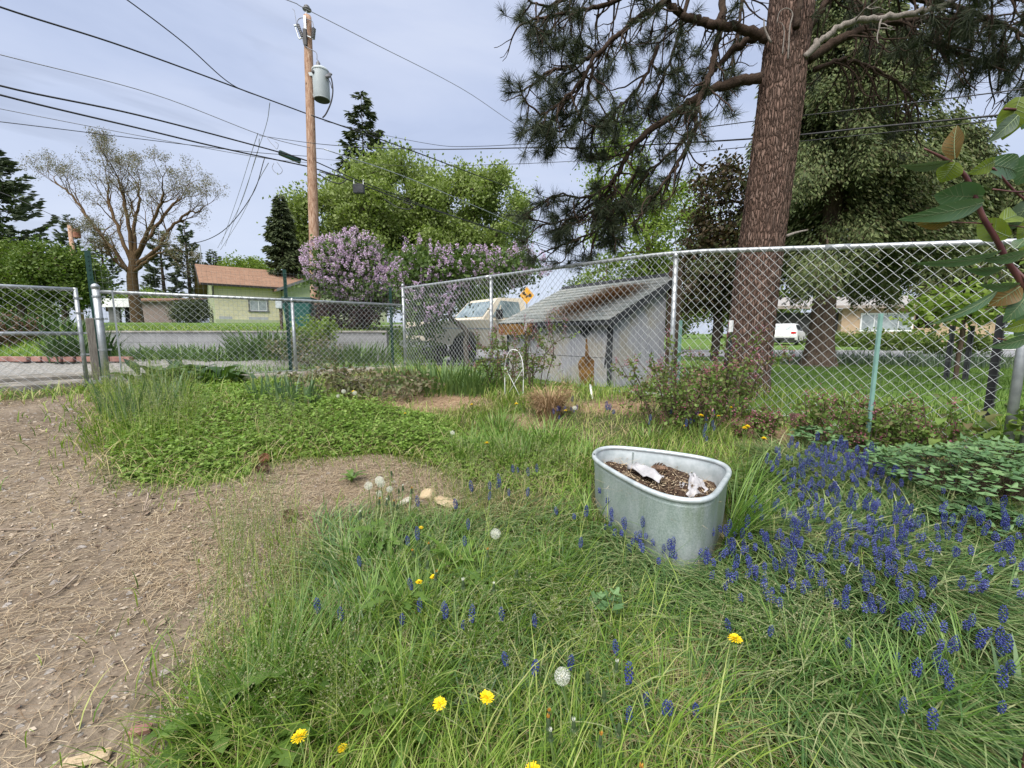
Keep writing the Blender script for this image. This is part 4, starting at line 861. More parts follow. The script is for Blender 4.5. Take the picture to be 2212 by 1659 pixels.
# ------------------------------------------------------------------ trees
def bark(name, c1, c2, sx=9, sz=1.5): return M(name, c1, c2, 4, .92, 0, .6, 14, .15, (sx, sx, sz), .3, .7)
MT['bark_grey'] = bark('grey_bark', (.06,.052,.045), (.17,.15,.13)); MT['bark_brown'] = bark('brown_bark', (.045,.032,.024), (.14,.10,.075)); MT['bark_rust'] = bark('rusty_lichen_bark', (.05,.034,.022), (.15,.095,.045)); MT['bark_dark'] = bark('dark_bark', (.022,.017,.014), (.07,.055,.045))
def skeleton(base, trunk, C_, r0, jit=.12, pw=.5, rmin=.006, arch=.16):
    """limbs that reach every cluster centre: each joins the nearest earlier node; radius from the number of twigs carried"""
    nodes = [np.array(p, float) for p in trunk]; par = [-1]+list(range(len(trunk)-1)); top = nodes[-1]
    order = np.argsort(np.linalg.norm(C_-top, axis=1)); paths = []
    N = np.array(nodes); lvl = [0]*len(nodes)
    first = max(0, len(trunk)//2-1)
    for k in order:
        c = C_[k]; d = np.linalg.norm(N-c, axis=1); pen = np.where(N[:, 2] > c[2]+.15*np.linalg.norm(C_.std(0)), 1.5, 1.0); d = d*pen; d[:first] = 1e9
        j = int(np.argmin(d)); a = N[j]; L = np.linalg.norm(c-a); m = max(2, min(5, int(L/(.08*np.linalg.norm(np.ptp(C_, axis=0)))+1)))
        prev = j; new = []
        for q in range(1, m+1):
            t = q/m; p = a+(c-a)*t; p = p+np.array([0, 0, arch*L*math.sin(math.pi*t)*(.6 if c[2] > a[2] else .2)])+(rng.normal(0, jit*L*.25, 3) if q < m else 0)
            nodes.append(p); par.append(prev); prev = len(nodes)-1; new.append(p)
        N = np.array(nodes)
    cnt = np.zeros(len(nodes)); kids = [[] for _ in nodes]
    for i_ in range(len(nodes)-1, 0, -1):
        cnt[i_] = max(cnt[i_], 1); cnt[par[i_]] += cnt[i_]; kids[par[i_]].append(i_)
    rad = r0*(cnt/cnt[0])**pw; rad = np.maximum(rad, rmin)
    return N, kids, rad
def limbs(mb, N, kids, rad, n=6, root=0):
    """tubes along chains of thickest children"""
    stack = [(root, None)]
    while stack:
        i_, fr = stack.pop(); ch = [i_] if fr is None else [fr, i_]
        while kids[ch[-1]]:
            ks = sorted(kids[ch[-1]], key=lambda q: -rad[q]); ch.append(ks[0])
            for q in ks[1:]: stack.append((q, ch[-2]))
        if len(ch) > 1:
            rr = rad[ch].copy()
            if fr is not None: rr[0] = min(rr[0], rr[1]*1.15)
            rr[-1] *= .5
            P = N[ch]; 
            if len(ch) > 2:
                t = np.arange(len(ch)); P = spline(P, 3); rr = np.interp(np.linspace(0, len(ch)-1, len(P)), t, rr)
            mb.tube(P, rr, n if rr[0] > .02 else 4, False)
def lobes_pts(n, lobes, shell=.55):
    w_ = np.array([l[1][0]*l[1][1]*l[1][2] for l in lobes])**.8; k = rng.choice(len(lobes), n, p=w_/w_.sum())
    d = rand_dirs(n); r = rng.random(n)**(1/3*(1-shell)+.02)
    c = np.array([l[0] for l in lobes])[k]; R = np.array([l[1] for l in lobes])[k]
    return c+d*r[:, None]*R
def broadleaf(name, label, cat, base, lobes, ncl, per, leaf, lw, rc, lm, bm, r0, trunk=None, group=None, flat=.8, up=.6, outw=.0, shell=.55, **kw):
    base = np.asarray(base, float); o = empty(name, base, label, cat, group)
    L_ = [(np.array(c, float), np.array(r, float)) for c, r in lobes]
    C_ = lobes_pts(ncl, L_, shell)
    cz = min(c[2]-r[2] for c, r in L_)
    if trunk is None: trunk = [[0, 0, -.1], [.02, 0, cz*.5], [.05, .03, cz*.9], [0, 0, cz+.25*(L_[0][0][2]-cz)]]
    N, kids, rad = skeleton(base, trunk, C_, r0, **kw)
    mb = MB(); limbs(mb, N, kids, rad, 8); mb.build('trunk', bm, o, True)
    n = ncl*per; k = np.repeat(np.arange(ncl), per); off = rng.normal(0, 1, (n, 3))*np.array([1, 1, flat])*rc*rng.uniform(.6, 1.3, ncl)[k][:, None]
    P = C_[k]+off; outd = unit(C_[k]-np.mean(C_, 0))*outw+np.array([0, 0, outw*.7])
    V, Fq = leaves_at(P, leaf, lw, up, outd if outw else None)
    mb = MB(); mb.add(V, Fq); mb.build('crown', lm, o); return o, C_
def conifer(name, label, cat, base, Ht, h0, prof, nb, droop, sp_len, sp_w, dens, lm, bm, r0, group=None, hang=.3, lean=(0, 0), up_tip=.15, thin=1.0, flat=.5, vj=.05):
    """whorled branches with sprays; prof(t) = branch length at relative height t"""
    base = np.asarray(base, float); o = empty(name, base, label, cat, group)
    tr = MB(); zz = np.linspace(-.1, Ht, 14); ax = np.column_stack([lean[0]*(zz/Ht)**1.3, lean[1]*(zz/Ht), zz]); tr.tube(ax, r0*(1-.93*np.clip(zz/Ht, 0, 1)), 9)
    PP, DD, SS = [], [], []
    for k in range(nb):
        t = ((k+rng.random())/nb)**.85; z = h0+(Ht-h0)*t; L = prof(t)*rng.uniform(.72, 1.12)
        if L < .05: continue
        a = rng.uniform(0, 2*math.pi); m = 7; s = np.linspace(0, 1, m)
        dz = -droop*L*s**1.4+up_tip*L*s**3*1.2; c = np.array([np.interp(z, zz, ax[:, 0]), np.interp(z, zz, ax[:, 1])])
        B = np.column_stack([c[0]+math.cos(a)*L*s, c[1]+math.sin(a)*L*s, z+dz]); B[1:-1] += rng.normal(0, .02*L, (m-2, 3))
        tr.tube(B, (.012+.010*L)*(1-.85*s)*thin, 4, False)
        nn = max(6, int(dens*L)); q = rng.uniform(.12, 1.02, nn)**.8
        p = np.column_stack([np.interp(q, s, B[:, i]) for i in range(3)]); side = rng.choice([-1, 1], nn)
        tang = np.array([math.cos(a), math.sin(a), -droop*.6+up_tip*.5]); perp = np.array([-math.sin(a), math.cos(a), 0])
        w_ = (1-q)*.34*L+.12*L**.5*.6; lat = rng.random(nn)*w_
        p = p+perp*(side*lat)[:, None]+np.column_stack([rng.normal(0, .03*L, nn), rng.normal(0, .03*L, nn), -lat*droop*.7+rng.normal(0, vj, nn)])
        d = tang*rng.uniform(.4, 1.1, nn)[:, None]+perp*(side*rng.uniform(.2, .9, nn))[:, None]+np.array([0, 0, -hang])*rng.uniform(.3, 1.6, nn)[:, None]
        PP.append(p); DD.append(d)
    tr.build('trunk', bm, o, True)
    P = np.vstack(PP); D = unit(np.vstack(DD)); n = len(P); nr = rand_dirs(n)*.8; nr[:, 2] += flat
    V, Fq = leaf_quads(P, D, nr, sp_len*rng.uniform(.6, 1.3, n), sp_w*rng.uniform(.7, 1.3, n)); mb = MB(); mb.add(V, Fq); mb.build('crown', lm, o); return o
LM = {}
LM['maple'] = leafmat('maple_leaves', [(.125,.175,.04), (.175,.235,.06), (.235,.295,.09), (.30,.355,.15)], .36)
LM['light'] = leafmat('light_green_leaves', [(.12,.19,.03), (.18,.26,.045), (.25,.33,.07)], .4)
LM['mid'] = leafmat('mid_green_leaves', [(.06,.10,.018), (.10,.15,.026), (.15,.20,.05)], .34)
LM['spruce'] = leafmat('spruce_needles', [(.03,.042,.018), (.055,.075,.03), (.09,.11,.045)], .08, .7)
LM['pine'] = leafmat('far_pine_needles', [(.05,.07,.04), (.085,.11,.06), (.12,.15,.085)], .1, .7)
LM['cedar'] = leafmat('cedar_sprays', [(.045,.065,.026), (.085,.115,.04), (.135,.165,.06), (.075,.065,.03)], .15, .7)
LM['plum'] = leafmat('purple_leaf_plum', [(.035,.022,.014), (.06,.042,.02), (.045,.06,.022), (.085,.05,.022)], .2)
LM['bare'] = leafmat('opening_buds', [(.13,.11,.08), (.20,.175,.13), (.18,.18,.11), (.26,.235,.18)], .25)
LM['lilac'] = leafmat('lilac_leaves', [(.045,.085,.02), (.075,.125,.03), (.11,.165,.045)], .28)
LM['bloom'] = leafmat('lilac_blossom', [(.40,.26,.46), (.53,.38,.58), (.64,.50,.68), (.74,.62,.77)], .25, .6)
LM['bloom_pale'] = leafmat('pale_lilac_blossom', [(.40,.28,.47), (.52,.39,.58), (.62,.50,.68), (.56,.36,.60)], .25, .6)
LM['darkred'] = leafmat('dark_red_leaves', [(.022,.010,.012), (.04,.018,.018), (.055,.035,.024)], .15)
def gp(x, y, Z): # foot on the terrain below a sight line at depth Z
    p = at(x, y, Z); return np.array([p[0], p[1], float(H(p[0], p[1]))])
# big maple beyond the pole
b = gp(885, 600, 40)
broadleaf('maple_tree', 'broad light green maple filling the view behind the lilacs and the wires', 'tree', b, [((-5.76, 0.0, 8.32), (5.28, 5.44, 4.0)), ((-1.6, 0.0, 11.36), (5.44, 5.76, 3.68)), ((4.16, 0.8, 9.92), (5.12, 5.44, 4.16)), ((8.48, 0.0, 9.28), (2.88, 3.84, 5.12)), ((8.0, 0.0, 5.44), (2.72, 3.2, 2.56)), ((-8.48, 0.0, 6.08), (2.72, 3.2, 2.72)), ((0.0, 0.0, 6.88), (6.72, 5.6, 2.72))],
          420, 340, .29, .18, .60, LM['maple'], MT['bark_dark'], .70, [[0, 0, -.2], [.05, 0, 1.6], [.0, .1, 3.0], [.1, 0, 4.6], [0, 0, 6.7]], None, .9, .5, .5)
conifer('spruce_tree', 'ragged dark spruce top rising above the maple', 'tree', gp(792, 500, 50), 27.2, 11, lambda t: 4.3*(1-t)**.75+.2, 78, .10, .75, .22, 34, LM['spruce'], MT['bark_dark'], .30, 'conifers in the background', .35, up_tip=.22)
conifer('spruce_tree', 'dense narrow dark spruce beside the yellow house and the pole', 'tree', gp(615, 600, 33), 9.9, .6, lambda t: 2.05*(1-t)**.8+.1, 230, .32, .42, .13, 70, LM['spruce'], MT['bark_dark'], .22, 'conifers in the background', .5, up_tip=.28)
# bare locust
b = gp(292, 640, 32)
lo_ = empty('locust_tree', b, 'tall spreading nearly bare tree with rusty limbs at the left', 'tree')
tm = MB(); LP = []
def fork(p, d, L, r, lv):
    m = 4; P = [p]
    for q in range(m):
        d = unit(d+rng.normal(0, .13, 3)*np.array([1, 1, .8])+np.array([0, 0, .05])); P.append(P[-1]+d*L/m)
    P = np.array(P); tm.tube(P, np.linspace(r, r*.62, m+1), 5 if lv > 2 else 3, False)
    if lv == 0: LP.extend([P[-1], P[-2], P[-1]]); return
    for c in range(2 if rng.random() < .62 else 3):
        fork(P[-1] if c < 2 else P[2], unit(d+rand_dirs(1)[0]*.75+np.array([0, 0, .02])), L*rng.uniform(.58, .84), r*.60, lv-1)
tm.tube(spline([[0, 0, -.2], at(286, 610, 32)-b, at(288, 575, 32)-b, at(290, 545, 32)-b], 5), np.linspace(.40, .26, 16), 12, False)
for q, dz in (([(285,600),(250,545),(215,505),(180,455),(150,415),(118,393)], 1.0), ([(286,575),(258,500),(237,440),(232,395)], .5), ([(288,560),(275,470),(262,410),(250,375)], -1), ([(290,550),(290,490),(302,430),(296,395)], 1.2), ([(291,560),(318,500),(348,440),(352,410)], -1.2), ([(292,575),(345,528),(372,490),(404,462),(432,455)], .4), ([(290,565),(335,492),(375,440),(392,428)], 1.6), ([(288,590),(322,560),(352,545)], -1.5), ([(286,590),(255,572),(232,545)], -1.5)):
    nq = len(q); P = spline([at(x, y, 32+dz*k_/(nq-1))-b for k_, (x, y) in enumerate(q)], 5); P[1:] += rng.normal(0, .04, (len(P)-1, 3)); rr = np.linspace(.155, .05, len(P)); tm.tube(P, rr, 7, False)
    for k_ in range(5, len(P)):
        if k_ == len(P)-1 or rng.random() < .62:
            dr = unit(P[k_]-P[k_-1]); fork(P[k_], unit(dr+rand_dirs(1)[0]*(.3 if k_ == len(P)-1 else .8)+np.array([0, 0, .15])), rng.uniform(.75, 1.2), rr[k_]*(.8 if k_ == len(P)-1 else .5), 4 if k_ > len(P)-4 else 3)
tm.build('trunk', MT['bark_rust'], lo_, True)
LP = np.array(LP); kk = np.repeat(np.arange(len(LP)), 6); V, Fq = leaves_at(LP[kk]+rng.normal(0, .16, (len(kk), 3)), .12, .05, .2); mb = MB(); mb.add(V, Fq); mb.build('crown', LM['bare'], lo_)
# left-hand edge
def pine_far(x, y, Z, Ht, R, label, h0=.25, nb=60, dens=40):
    conifer('pine_tree', label, 'tree', gp(x, y, Z), Ht, Ht*h0, lambda t: R*(1-t**1.6)+.12, nb, .02, .42, .17, dens, LM['pine'], MT['bark_brown'], .02*Ht+.05, 'conifers in the background', .0, up_tip=.45, flat=-.2)
pine_far(8, 600, 26, 11.2, 2.6, 'dark pine at the left edge of the view', .30, 85, 46)
pine_far(408, 600, 46, 11.4, 1.9, 'slender pine just left of the yellow house roof', .12, 80)
pine_far(352, 600, 44, 10.3, 1.7, 'small pine standing among the bare tree limbs', .15, 70)
pine_far(464, 600, 48, 8.6, 2.0, 'short pine peeping over the left end of the yellow house roof', .1, 70)
pine_far(226, 600, 47, 11.0, 2.0, 'pine half hidden left of the bare tree trunk', .15, 60)
pine_far(163, 600, 46, 12.0, 2.1, 'pine right behind the distant brown pole', .2, 60)
G_ = 'leafy trees in the background'
broadleaf('leafy_tree', 'bushy mid green tree at the left edge above the gate', 'tree', gp(40, 640, 19), [((-.3, 0, 2.6), (1.8, 1.6, 1.2)), ((-1.6, 0, 2.0), (1.4, 1.4, 1.2)), ((.9, 0, 2.0), (1.2, 1.2, .9))], 150, 150, .13, .085, .26, LM['mid'], MT['bark_brown'], .14, None, G_)
broadleaf('leafy_tree', 'rounded light green tree behind the tall green gate stake', 'tree', gp(135, 640, 18), [((0, 0, 2.3), (1.25, 1.2, 1.15)), ((.6, 0, 1.6), (.8, .8, .6))], 110, 150, .13, .085, .25, leafmat('olive_leaves', [(.06,.105,.018), (.10,.155,.028), (.15,.20,.045)], .3), MT['bark_brown'], .12, None, G_)
broadleaf('leafy_shrub', 'light green shrub at the foot of the bare tree', 'shrub', gp(305, 640, 42), [((0, 0, 2.5), (2.8, 1, .8))], 60, 120, .15, .10, .3, LM['light'], MT['bark_brown'], .08, None, G_)
broadleaf('leafy_tree', 'pale green tree showing over the yellow house roof', 'tree', gp(545, 600, 40), [((-.4, 0, 5.0), (2.0, 2, 1.3)), ((1.4, 0, 4.2), (1.5, 1.5, 1.2))], 80, 130, .2, .13, .36, LM['light'], MT['bark_brown'], .15, None, G_)
broadleaf('dark_shrub', 'dark green shrub at the left corner of the yellow house', 'shrub', gp(412, 680, 29.5), [((0, 0, .8), (1.1, .8, .75))], 50, 120, .13, .08, .24, LM['spruce'], MT['bark_dark'], .06, None, G_)
# lilacs
def lilac(label, base, lobes, ncl, per, blooms, nbl, mat, r0=.06, seed=1):
    o, C_ = broadleaf('lilac_bush', label, 'lilac', base, lobes, ncl, per, .095, .065, .17, LM['lilac'], MT['bark_grey'], r0, [[0, 0, -.1], [.03, 0, .2], [.0, .03, .5], [.05, 0, .8]], 'lilac bushes in bloom', .8)
    B = np.array([l[0] for l in blooms]); R = np.array([l[1] for l in blooms]); k = rng.choice(len(B), nbl); d = rand_dirs(nbl); d[:, 1] = -np.abs(d[:, 1])*.9; d = unit(d)
    T = B[k]+d*R[k]*rng.uniform(.9, 1.16, nbl)[:, None]
    n = 34; q = np.tile(rng.random(n), 1); P = []; ax = unit(d*.5+np.array([0, 0, .8])+rng.normal(0, .25, (nbl, 3)))
    s = rng.random((nbl, n)); hl = rng.uniform(.10, .19, nbl)[:, None]; rr = (.042*(1-s)**.7+.010)
    P = T[:, None]+ax[:, None]*(s*hl)[..., None]+rand_dirs(nbl*n).reshape(nbl, n, 3)*rr[..., None]
    P = P.reshape(-1, 3); V, Fq = leaves_at(P, .030, .028, .2); mb = MB(); mb.add(V, Fq); mb.build('blossoms', mat, o); return o
b = gp(785, 700, 12.2)
lb = [((0, 0, 1.45), (1.15, .9, 1.0)), ((-.75, 0, 1.75), (.75, .7, .65)), ((.75, 0, 1.3), (.7, .7, .7)), ((-.1, 0, 2.0), (.7, .7, .6))]
lilac('lilac bush thick with violet blossom beside the utility pole', b, lb, 150, 105, [((-.75, -.1, 1.85), (.72, .7, .72)), ((-.1, -.1, 2.0), (.75, .7, .7)), ((.1, -.2, 1.5), (.95, .8, .7)), ((.8, -.1, 1.3), (.6, .6, .5))], 760, LM['bloom'])
b = gp(1005, 760, 9.6)
lb = [((-.8, 0, 1.85), (.65, .7, .7)), ((.2, 0, 2.15), (.75, .7, .42)), ((1.0, 0, 2.2), (.7, .6, .32)), ((-1.0, 0, 1.0), (.4, .6, .85)), ((-1.05, 0, 2.0), (.5, .5, .55)), ((-.1, 0, 1.9), (.5, .6, .25))]
lilac('taller leafier lilac with pale blossom leaning over the fence corner in front of the truck', b, lb, 130, 80, [((-.95, -.1, 2.15), (.55, .6, .6)), ((-.6, -.1, 1.9), (.7, .7, .5)), ((1.15, -.1, 2.2), (.7, .6, .36)), ((.1, -.1, 2.2), (.7, .6, .42)), ((-.7, -.3, 1.5), (.5, .5, .5))], 270, LM['bloom_pale'])
broadleaf('dark_leaved_shrub', 'nearly black red leaved shrub under the lilac above the wall', 'shrub', gp(752, 712, 11.9), [((0, 0, .42), (.75, .5, .45))], 45, 130, .08, .05, .14, LM['darkred'], MT['bark_dark'], .04, None)
# right of the view
broadleaf('young_tree', 'tall airy pale green tree between the shed and the pine trunk', 'tree', gp(1385, 700, 18.5), [((-1.2, 0, 7.6), (1.1, 1.2, 1.9)), ((-.6, 0, 5.2), (1.9, 1.5, 1.9)), ((1.2, 0, 5.2), (1.7, 1.5, 2.0)), ((-1.3, 0, 3.0), (1.6, 1.4, 1.3)), ((1.4, 0, 2.7), (1.6, 1.4, 1.2)), ((-1.2, 0, 9.2), (.6, .7, .9))], 200, 110, .14, .09, .32, LM['light'], MT['bark_brown'], .17, [[.6, 0, -.1], [.6, 0, 1.5], [.5, 0, 2.8], [.3, 0, 4.2], [0, 0, 5.4]], G_)
broadleaf('plum_tree', 'dark purple brown leaved tree just left of the pine trunk', 'tree', gp(1545, 740, 12.6), [((0, 0, 4.6), (.75, .8, 1.4)), ((-.2, 0, 2.9), (1.0, 1, 1.0)), ((-.6, 0, 2.0), (.7, .8, .6)), ((.5, 0, 2.0), (.8, .8, .6))], 120, 120, .12, .075, .22, LM['plum'], MT['bark_dark'], .13, None, G_)
broadleaf('hedge_shrub', 'mid green shrub behind the shed roof near the road sign', 'shrub', gp(1290, 660, 21), [((-.6, 0, 2.4), (1.3, 1, 1.2)), ((1.2, 0, 1.9), (1.6, 1, 1.3)), ((3.0, 0, 2.1), (1.5, 1, 1.3))], 110, 110, .16, .10, .3, LM['mid'], MT['bark_brown'], .1, None, G_)
CG = 'drooping cedars behind the tall fence'
cp_ = gp(1768, 790, 10.8)
conifer('cedar_tree', 'large cedar with a thick furrowed trunk right of the pine', 'tree', cp_, 9.6, 2.9, lambda t: rng.uniform(.55, 1.05)*(2.7*(1-t)**.4+.3), 125, .62, .12, .036, 900, LM['cedar'], MT['bark_brown'], .06, CG, .75, up_tip=.12, vj=.19, flat=.1)
mb = MB(); zz = np.linspace(-.1, 6, 20); th = np.arange(26)*2*math.pi/26
V = []
for z in zz:
    r = (.27+.16*math.exp(-max(z, 0)/.35)-.02*z)*(1+.07*np.sin(th*6+z*.5)+.03*np.sin(th*11)); V.append(np.column_stack([r*np.cos(th), r*np.sin(th), np.full(26, z)]))
V = np.vstack(V); i = np.arange(19)[:, None]*26; j = np.arange(26)[None]; mb.add(V, np.stack([i+j, i+(j+1) % 26, i+26+(j+1) % 26, i+26+j], -1).reshape(-1, 4))
mb.build('lower_trunk', MT['bark_brown'], bpy.data.objects['cedar_tree'], True)
conifer('cedar_tree', 'cedar with low sweeping dark branches in front of the beige house', 'tree', gp(1985, 790, 13.2), 7.2, 2.9, lambda t: rng.uniform(.5, 1.05)*(2.7*(1-t)**.5+.3), 90, .62, .14, .042, 720, LM['cedar'], MT['bark_brown'], .26, CG, .75, up_tip=.12, vj=.19, flat=.1)
conifer('cedar_tree', 'dark cedar at the right edge behind the vine leaves', 'tree', gp(2235, 790, 12.0), 6.4, 2.4, lambda t: rng.uniform(.5, 1.05)*(2.4*(1-t)**.5+.3), 80, .62, .14, .042, 680, LM['cedar'], MT['bark_brown'], .24, CG, .75, up_tip=.12, vj=.19, flat=.1)
# staked young tree behind the right end of the fence
o, _ = broadleaf('staked_tree', 'small staked leafy tree behind the right end of the fence', 'tree', gp(2065, 810, 6.3), [((.25, 0, 1.2), (.6, .5, .26)), ((-.25, 0, 1.0), (.35, .4, .2))], 34, 40, .095, .07, .14, LM['light'], MT['bark_brown'], .03, [[0, 0, -.05], [0, 0, .4], [.02, 0, .7], [0, 0, .9]])
for dx in (-.16, .13): t_post('tree_stake', o.location[0]+dx, o.location[1]-.05, o.location[2]-.05, o.location[2]+.85, MT['trim_and_shade'], ['left dark stake holding the small staked tree', 'right dark stake holding the small staked tree'][dx > 0], 'stake', 'stakes of the small tree', .07)
# farther trees closing the horizon
far_ = [(60, 70, 5, 'low'), (330, 75, 6, 'a'), (1010, 62, 6, 'b'), (1290, 62, 7, 'c'), (1420, 66, 8, 'd'), (1560, 70, 8, 'e'), (1640, 58, 7, 'f'), (1850, 64, 9, 'g'), (2060, 70, 9, 'h'), (2230, 60, 8, 'i')]
lab_ = ['far low tree beyond the gate', 'far tree between the bare tree and the yellow house', 'far tree glimpsed behind the lilac', 'far tree behind the shed roof', 'far tree behind the airy pale tree', 'far tree behind the purple tree', 'far tree just behind the pine trunk', 'far tree behind the beige house window', 'far tree behind the beige house at the right', 'far tree at the right edge of the view']
for (x, Z, h_, _q), l_ in zip(far_, lab_):
    broadleaf('distant_tree', l_, 'tree', gp(x, 700, Z), [((0, 0, h_*.6), (h_*.55, 2.5, h_*.42)), ((h_*.4, 0, h_*.45), (h_*.45, 2, h_*.32))], 70, 60, .5, .34, .8, LM['mid'], MT['bark_dark'], .2, None, 'far trees closing the horizon')
# ------------------------------------------------------------------ the ponderosa pine by the fence
m, nt, out = new_mat('ponderosa_bark'); v = coords(nt, 'Object', (1, 1, .17))
nz = nt.nodes.new('ShaderNodeTexNoise'); nz.inputs['Scale'].default_value = 9; nz.inputs['Detail'].default_value = 4; nt.links.new(v, nz.inputs[0])
dv = mix(nt, .07, v, nz.outputs['Color'], 'ADD')
vo = nt.nodes.new('ShaderNodeTexVoronoi'); vo.feature = 'DISTANCE_TO_EDGE'; vo.inputs['Scale'].default_value = 46; nt.links.new(dv, vo.inputs[0])
vc = nt.nodes.new('ShaderNodeTexVoronoi'); vc.inputs['Scale'].default_value = 46; nt.links.new(dv, vc.inputs[0])
plate = ramp(nt, vo.outputs[0], [(.0, (0, 0, 0)), (.10, (.55, .55, .55)), (.30, (1, 1, 1))])
sc_ = nt.nodes.new('ShaderNodeSeparateColor'); nt.links.new(vc.outputs['Color'], sc_.inputs[0])
pc = ramp(nt, sc_.outputs[0], [(0, (.075, .048, .039)), (.35, (.115, .075, .060)), (.7, (.145, .102, .083)), (1, (.17, .138, .12))])
pc = mix(nt, .68, pc, ramp(nt, noise(nt, v, 60, 4, .7), [(.3, (.07, .04, .03)), (.7, (.27, .18, .14))]))
pc = mix(nt, plate, (.060, .038, .028), pc)
hgt = mix(nt, .25, plate, noise(nt, v, 70, 4, .7)); principled(nt, out, pc, .95, 0, .12, bump(nt, hgt, 1.0, .03)); MT['pine_bark'] = m
MT['pine_limb'] = bark('pine_limb_bark', (.022,.015,.011), (.075,.05,.036), 20, 20); MT['dead_limb'] = bark('dead_grey_limb', (.13,.115,.10), (.27,.24,.21), 20, 5)
LM['needle'] = leafmat('ponderosa_needles', [(.014,.022,.012), (.030,.044,.022), (.052,.068,.032), (.04,.042,.018)], .08, .6, .25)
tp = [at(1598, 905, 4.55), at(1606, 860, 4.55), at(1624, 700, 4.52), at(1643, 540, 4.5), at(1661, 400, 4.48), at(1678, 270, 4.45), at(1694, 130, 4.42), at(1711, 0, 4.4)]
tp = np.array(tp); tp[0][2] = float(H(tp[0][0], tp[0][1]))-.12
pine_base = tp[0].copy(); d_ = unit(tp[-1]-tp[-3]); tp = np.vstack([tp, tp[-1]+d_*2.5+[0, .1, 0], tp[-1]+d_*6+[0, .3, 0], tp[-1]+d_*10+[0, .5, 0]])
pine = empty('pine_tree', pine_base, 'great pine with a thick red brown trunk and drooping needle tufts behind the tall fence', 'tree')
ctr = spline(tp-pine_base, 26); mb = MB(); k = len(ctr); n = 96; th = np.arange(n)*2*math.pi/n
hgt_ = ctr[:, 2]; R = np.interp(hgt_, [-.2, .1, .35, 1.2, 3.4, 5.5, 9, 15], [.31, .262, .228, .218, .215, .208, .17, .05])
FU = rng.normal(0, 1, (k, n)); ker = np.ones(9)/9; FU = np.apply_along_axis(lambda c: np.convolve(c, ker, 'same'), 0, FU); FU = FU/FU.std(); FU = np.clip(FU, -1.6, .9)
V = []
for q in range(k):
    z = hgt_[q]; r = R[q]*(1+.018*np.sin(th*5+z*1.3)+.012*np.sin(th*9-z*2.1)+rng.normal(0, .006, n)+.026*FU[q]+.05*np.exp(-max(z, 0)/.25)*np.sin(th*4+1)); V.append(ctr[q]+np.column_stack([r*np.cos(th), r*np.sin(th), np.zeros(n)]))
V = np.vstack(V); i = np.arange(k-1)[:, None]*n; j = np.arange(n)[None]; mb.add(V, np.stack([i+j, i+(j+1) % n, i+n+(j+1) % n, i+n+j], -1).reshape(-1, 4)); mb.build('trunk', MT['pine_bark'], pine, True)
NP, ND = [], []      # tufts
def tuft(p, d): NP.append(p); ND.append(d)
def wig(p, d, L, m, droop, curl, jit):
    """a crooked twig: sags, then turns up at the end"""
    P = [p]; d = unit(d)
    for q in range(m):
        t = (q+1)/m; d = unit(d+rng.normal(0, jit, 3)+np.array([0, 0, -droop*(1-t)+curl*t*t])); P.append(P[-1]+d*L/m)
    return np.array(P), d
def limb(pix, Zs, r0, r1, dens=1.0, tufts=1.0, bare=.12, mat='pine_limb', droop=.22, lmul=1.0, start=.18, twmb=None):
    Zs = np.interp(np.linspace(0, 1, len(pix)), np.linspace(0, 1, len(Zs)), Zs)
    P = spline([at(x, y, z)-pine_base for (x, y), z in zip(pix, Zs)], 7); P[1:-1] += rng.normal(0, .008, (len(P)-2, 3))
    rr = np.linspace(r0, r1, len(P))*(1+rng.normal(0, .05, len(P)))
    mb = MB(); mb.tube(P, rr, 9)
    seg = np.linalg.norm(np.diff(P, axis=0), axis=1); cs = np.concatenate([[0], np.cumsum(seg)]); Lt = cs[-1]
    s = Lt*start
    tw = (mb if dens < .6 else MB()) if twmb is None else twmb
    while s < Lt:
        p = np.array([np.interp(s, cs, P[:, c]) for c in range(3)]); q = min(len(P)-2, np.searchsorted(cs, s)); t = unit(P[q+1]-P[max(q-1, 0)])
        side = unit(np.cross(t, [0, 0, 1])+rng.normal(0, .25, 3))*rng.choice([-1, 1]); fr = s/Lt
        L = rng.uniform(.28, .75)*lmul*(1.1-.45*fr); d = t*rng.uniform(.2, 1.0)+side*rng.uniform(.3, 1)+np.array([0, 0, rng.uniform(-.9, .45)])
        A, dd = wig(p, d, L, 7, droop, .30, .20); tw.tube(spline(A, 2), np.linspace(.011, .0045, len(spline(A, 2))), 5, False)
        isb = rng.random() < bare
        if not isb and rng.random() < tufts: tuft(A[-1], dd); tuft(A[-2], unit(A[-2]-A[-3]))
        for _ in range(rng.integers(1, 4)):
            u_ = rng.integers(2, 7); d2 = unit(A[u_]-A[u_-1])*.7+rand_dirs(1)[0]*.8+np.array([0, 0, -.25])
            B, d3 = wig(A[u_], d2, rng.uniform(.10, .32)*lmul, 5, droop, .30, .22); tw.tube(B, np.linspace(.006, .003, len(B)), 4, False)
            if not isb and rng.random() < tufts*.9: tuft(B[-1], d3)
        s += rng.uniform(.05, .13)/dens
    if tufts > .3: tuft(P[-1], unit(P[-1]-P[-2]))
    lo = mb.build('limb', MT[mat], pine, True)
    if twmb is None and dens >= .6 and tw.n: tw.build('twigs', MT['pine_limb'], lo, True)
    return P
Zl = 4.4
limb([(1645,168),(1592,176),(1533,197),(1485,224),(1437,261),(1384,299),(1352,341),(1331,384),(1299,427),(1250,458)], [4.35, 4.5, 4.9], .055, .012, 1.0, .62, .35, start=.30)
limb([(1560,-40),(1560,27),(1547,107),(1528,176),(1507,229),(1501,277),(1470,340),(1430,400),(1390,450)], [4.5, 4.3, 4.5], .040, .010, 1.0, .55, .35, start=.1)
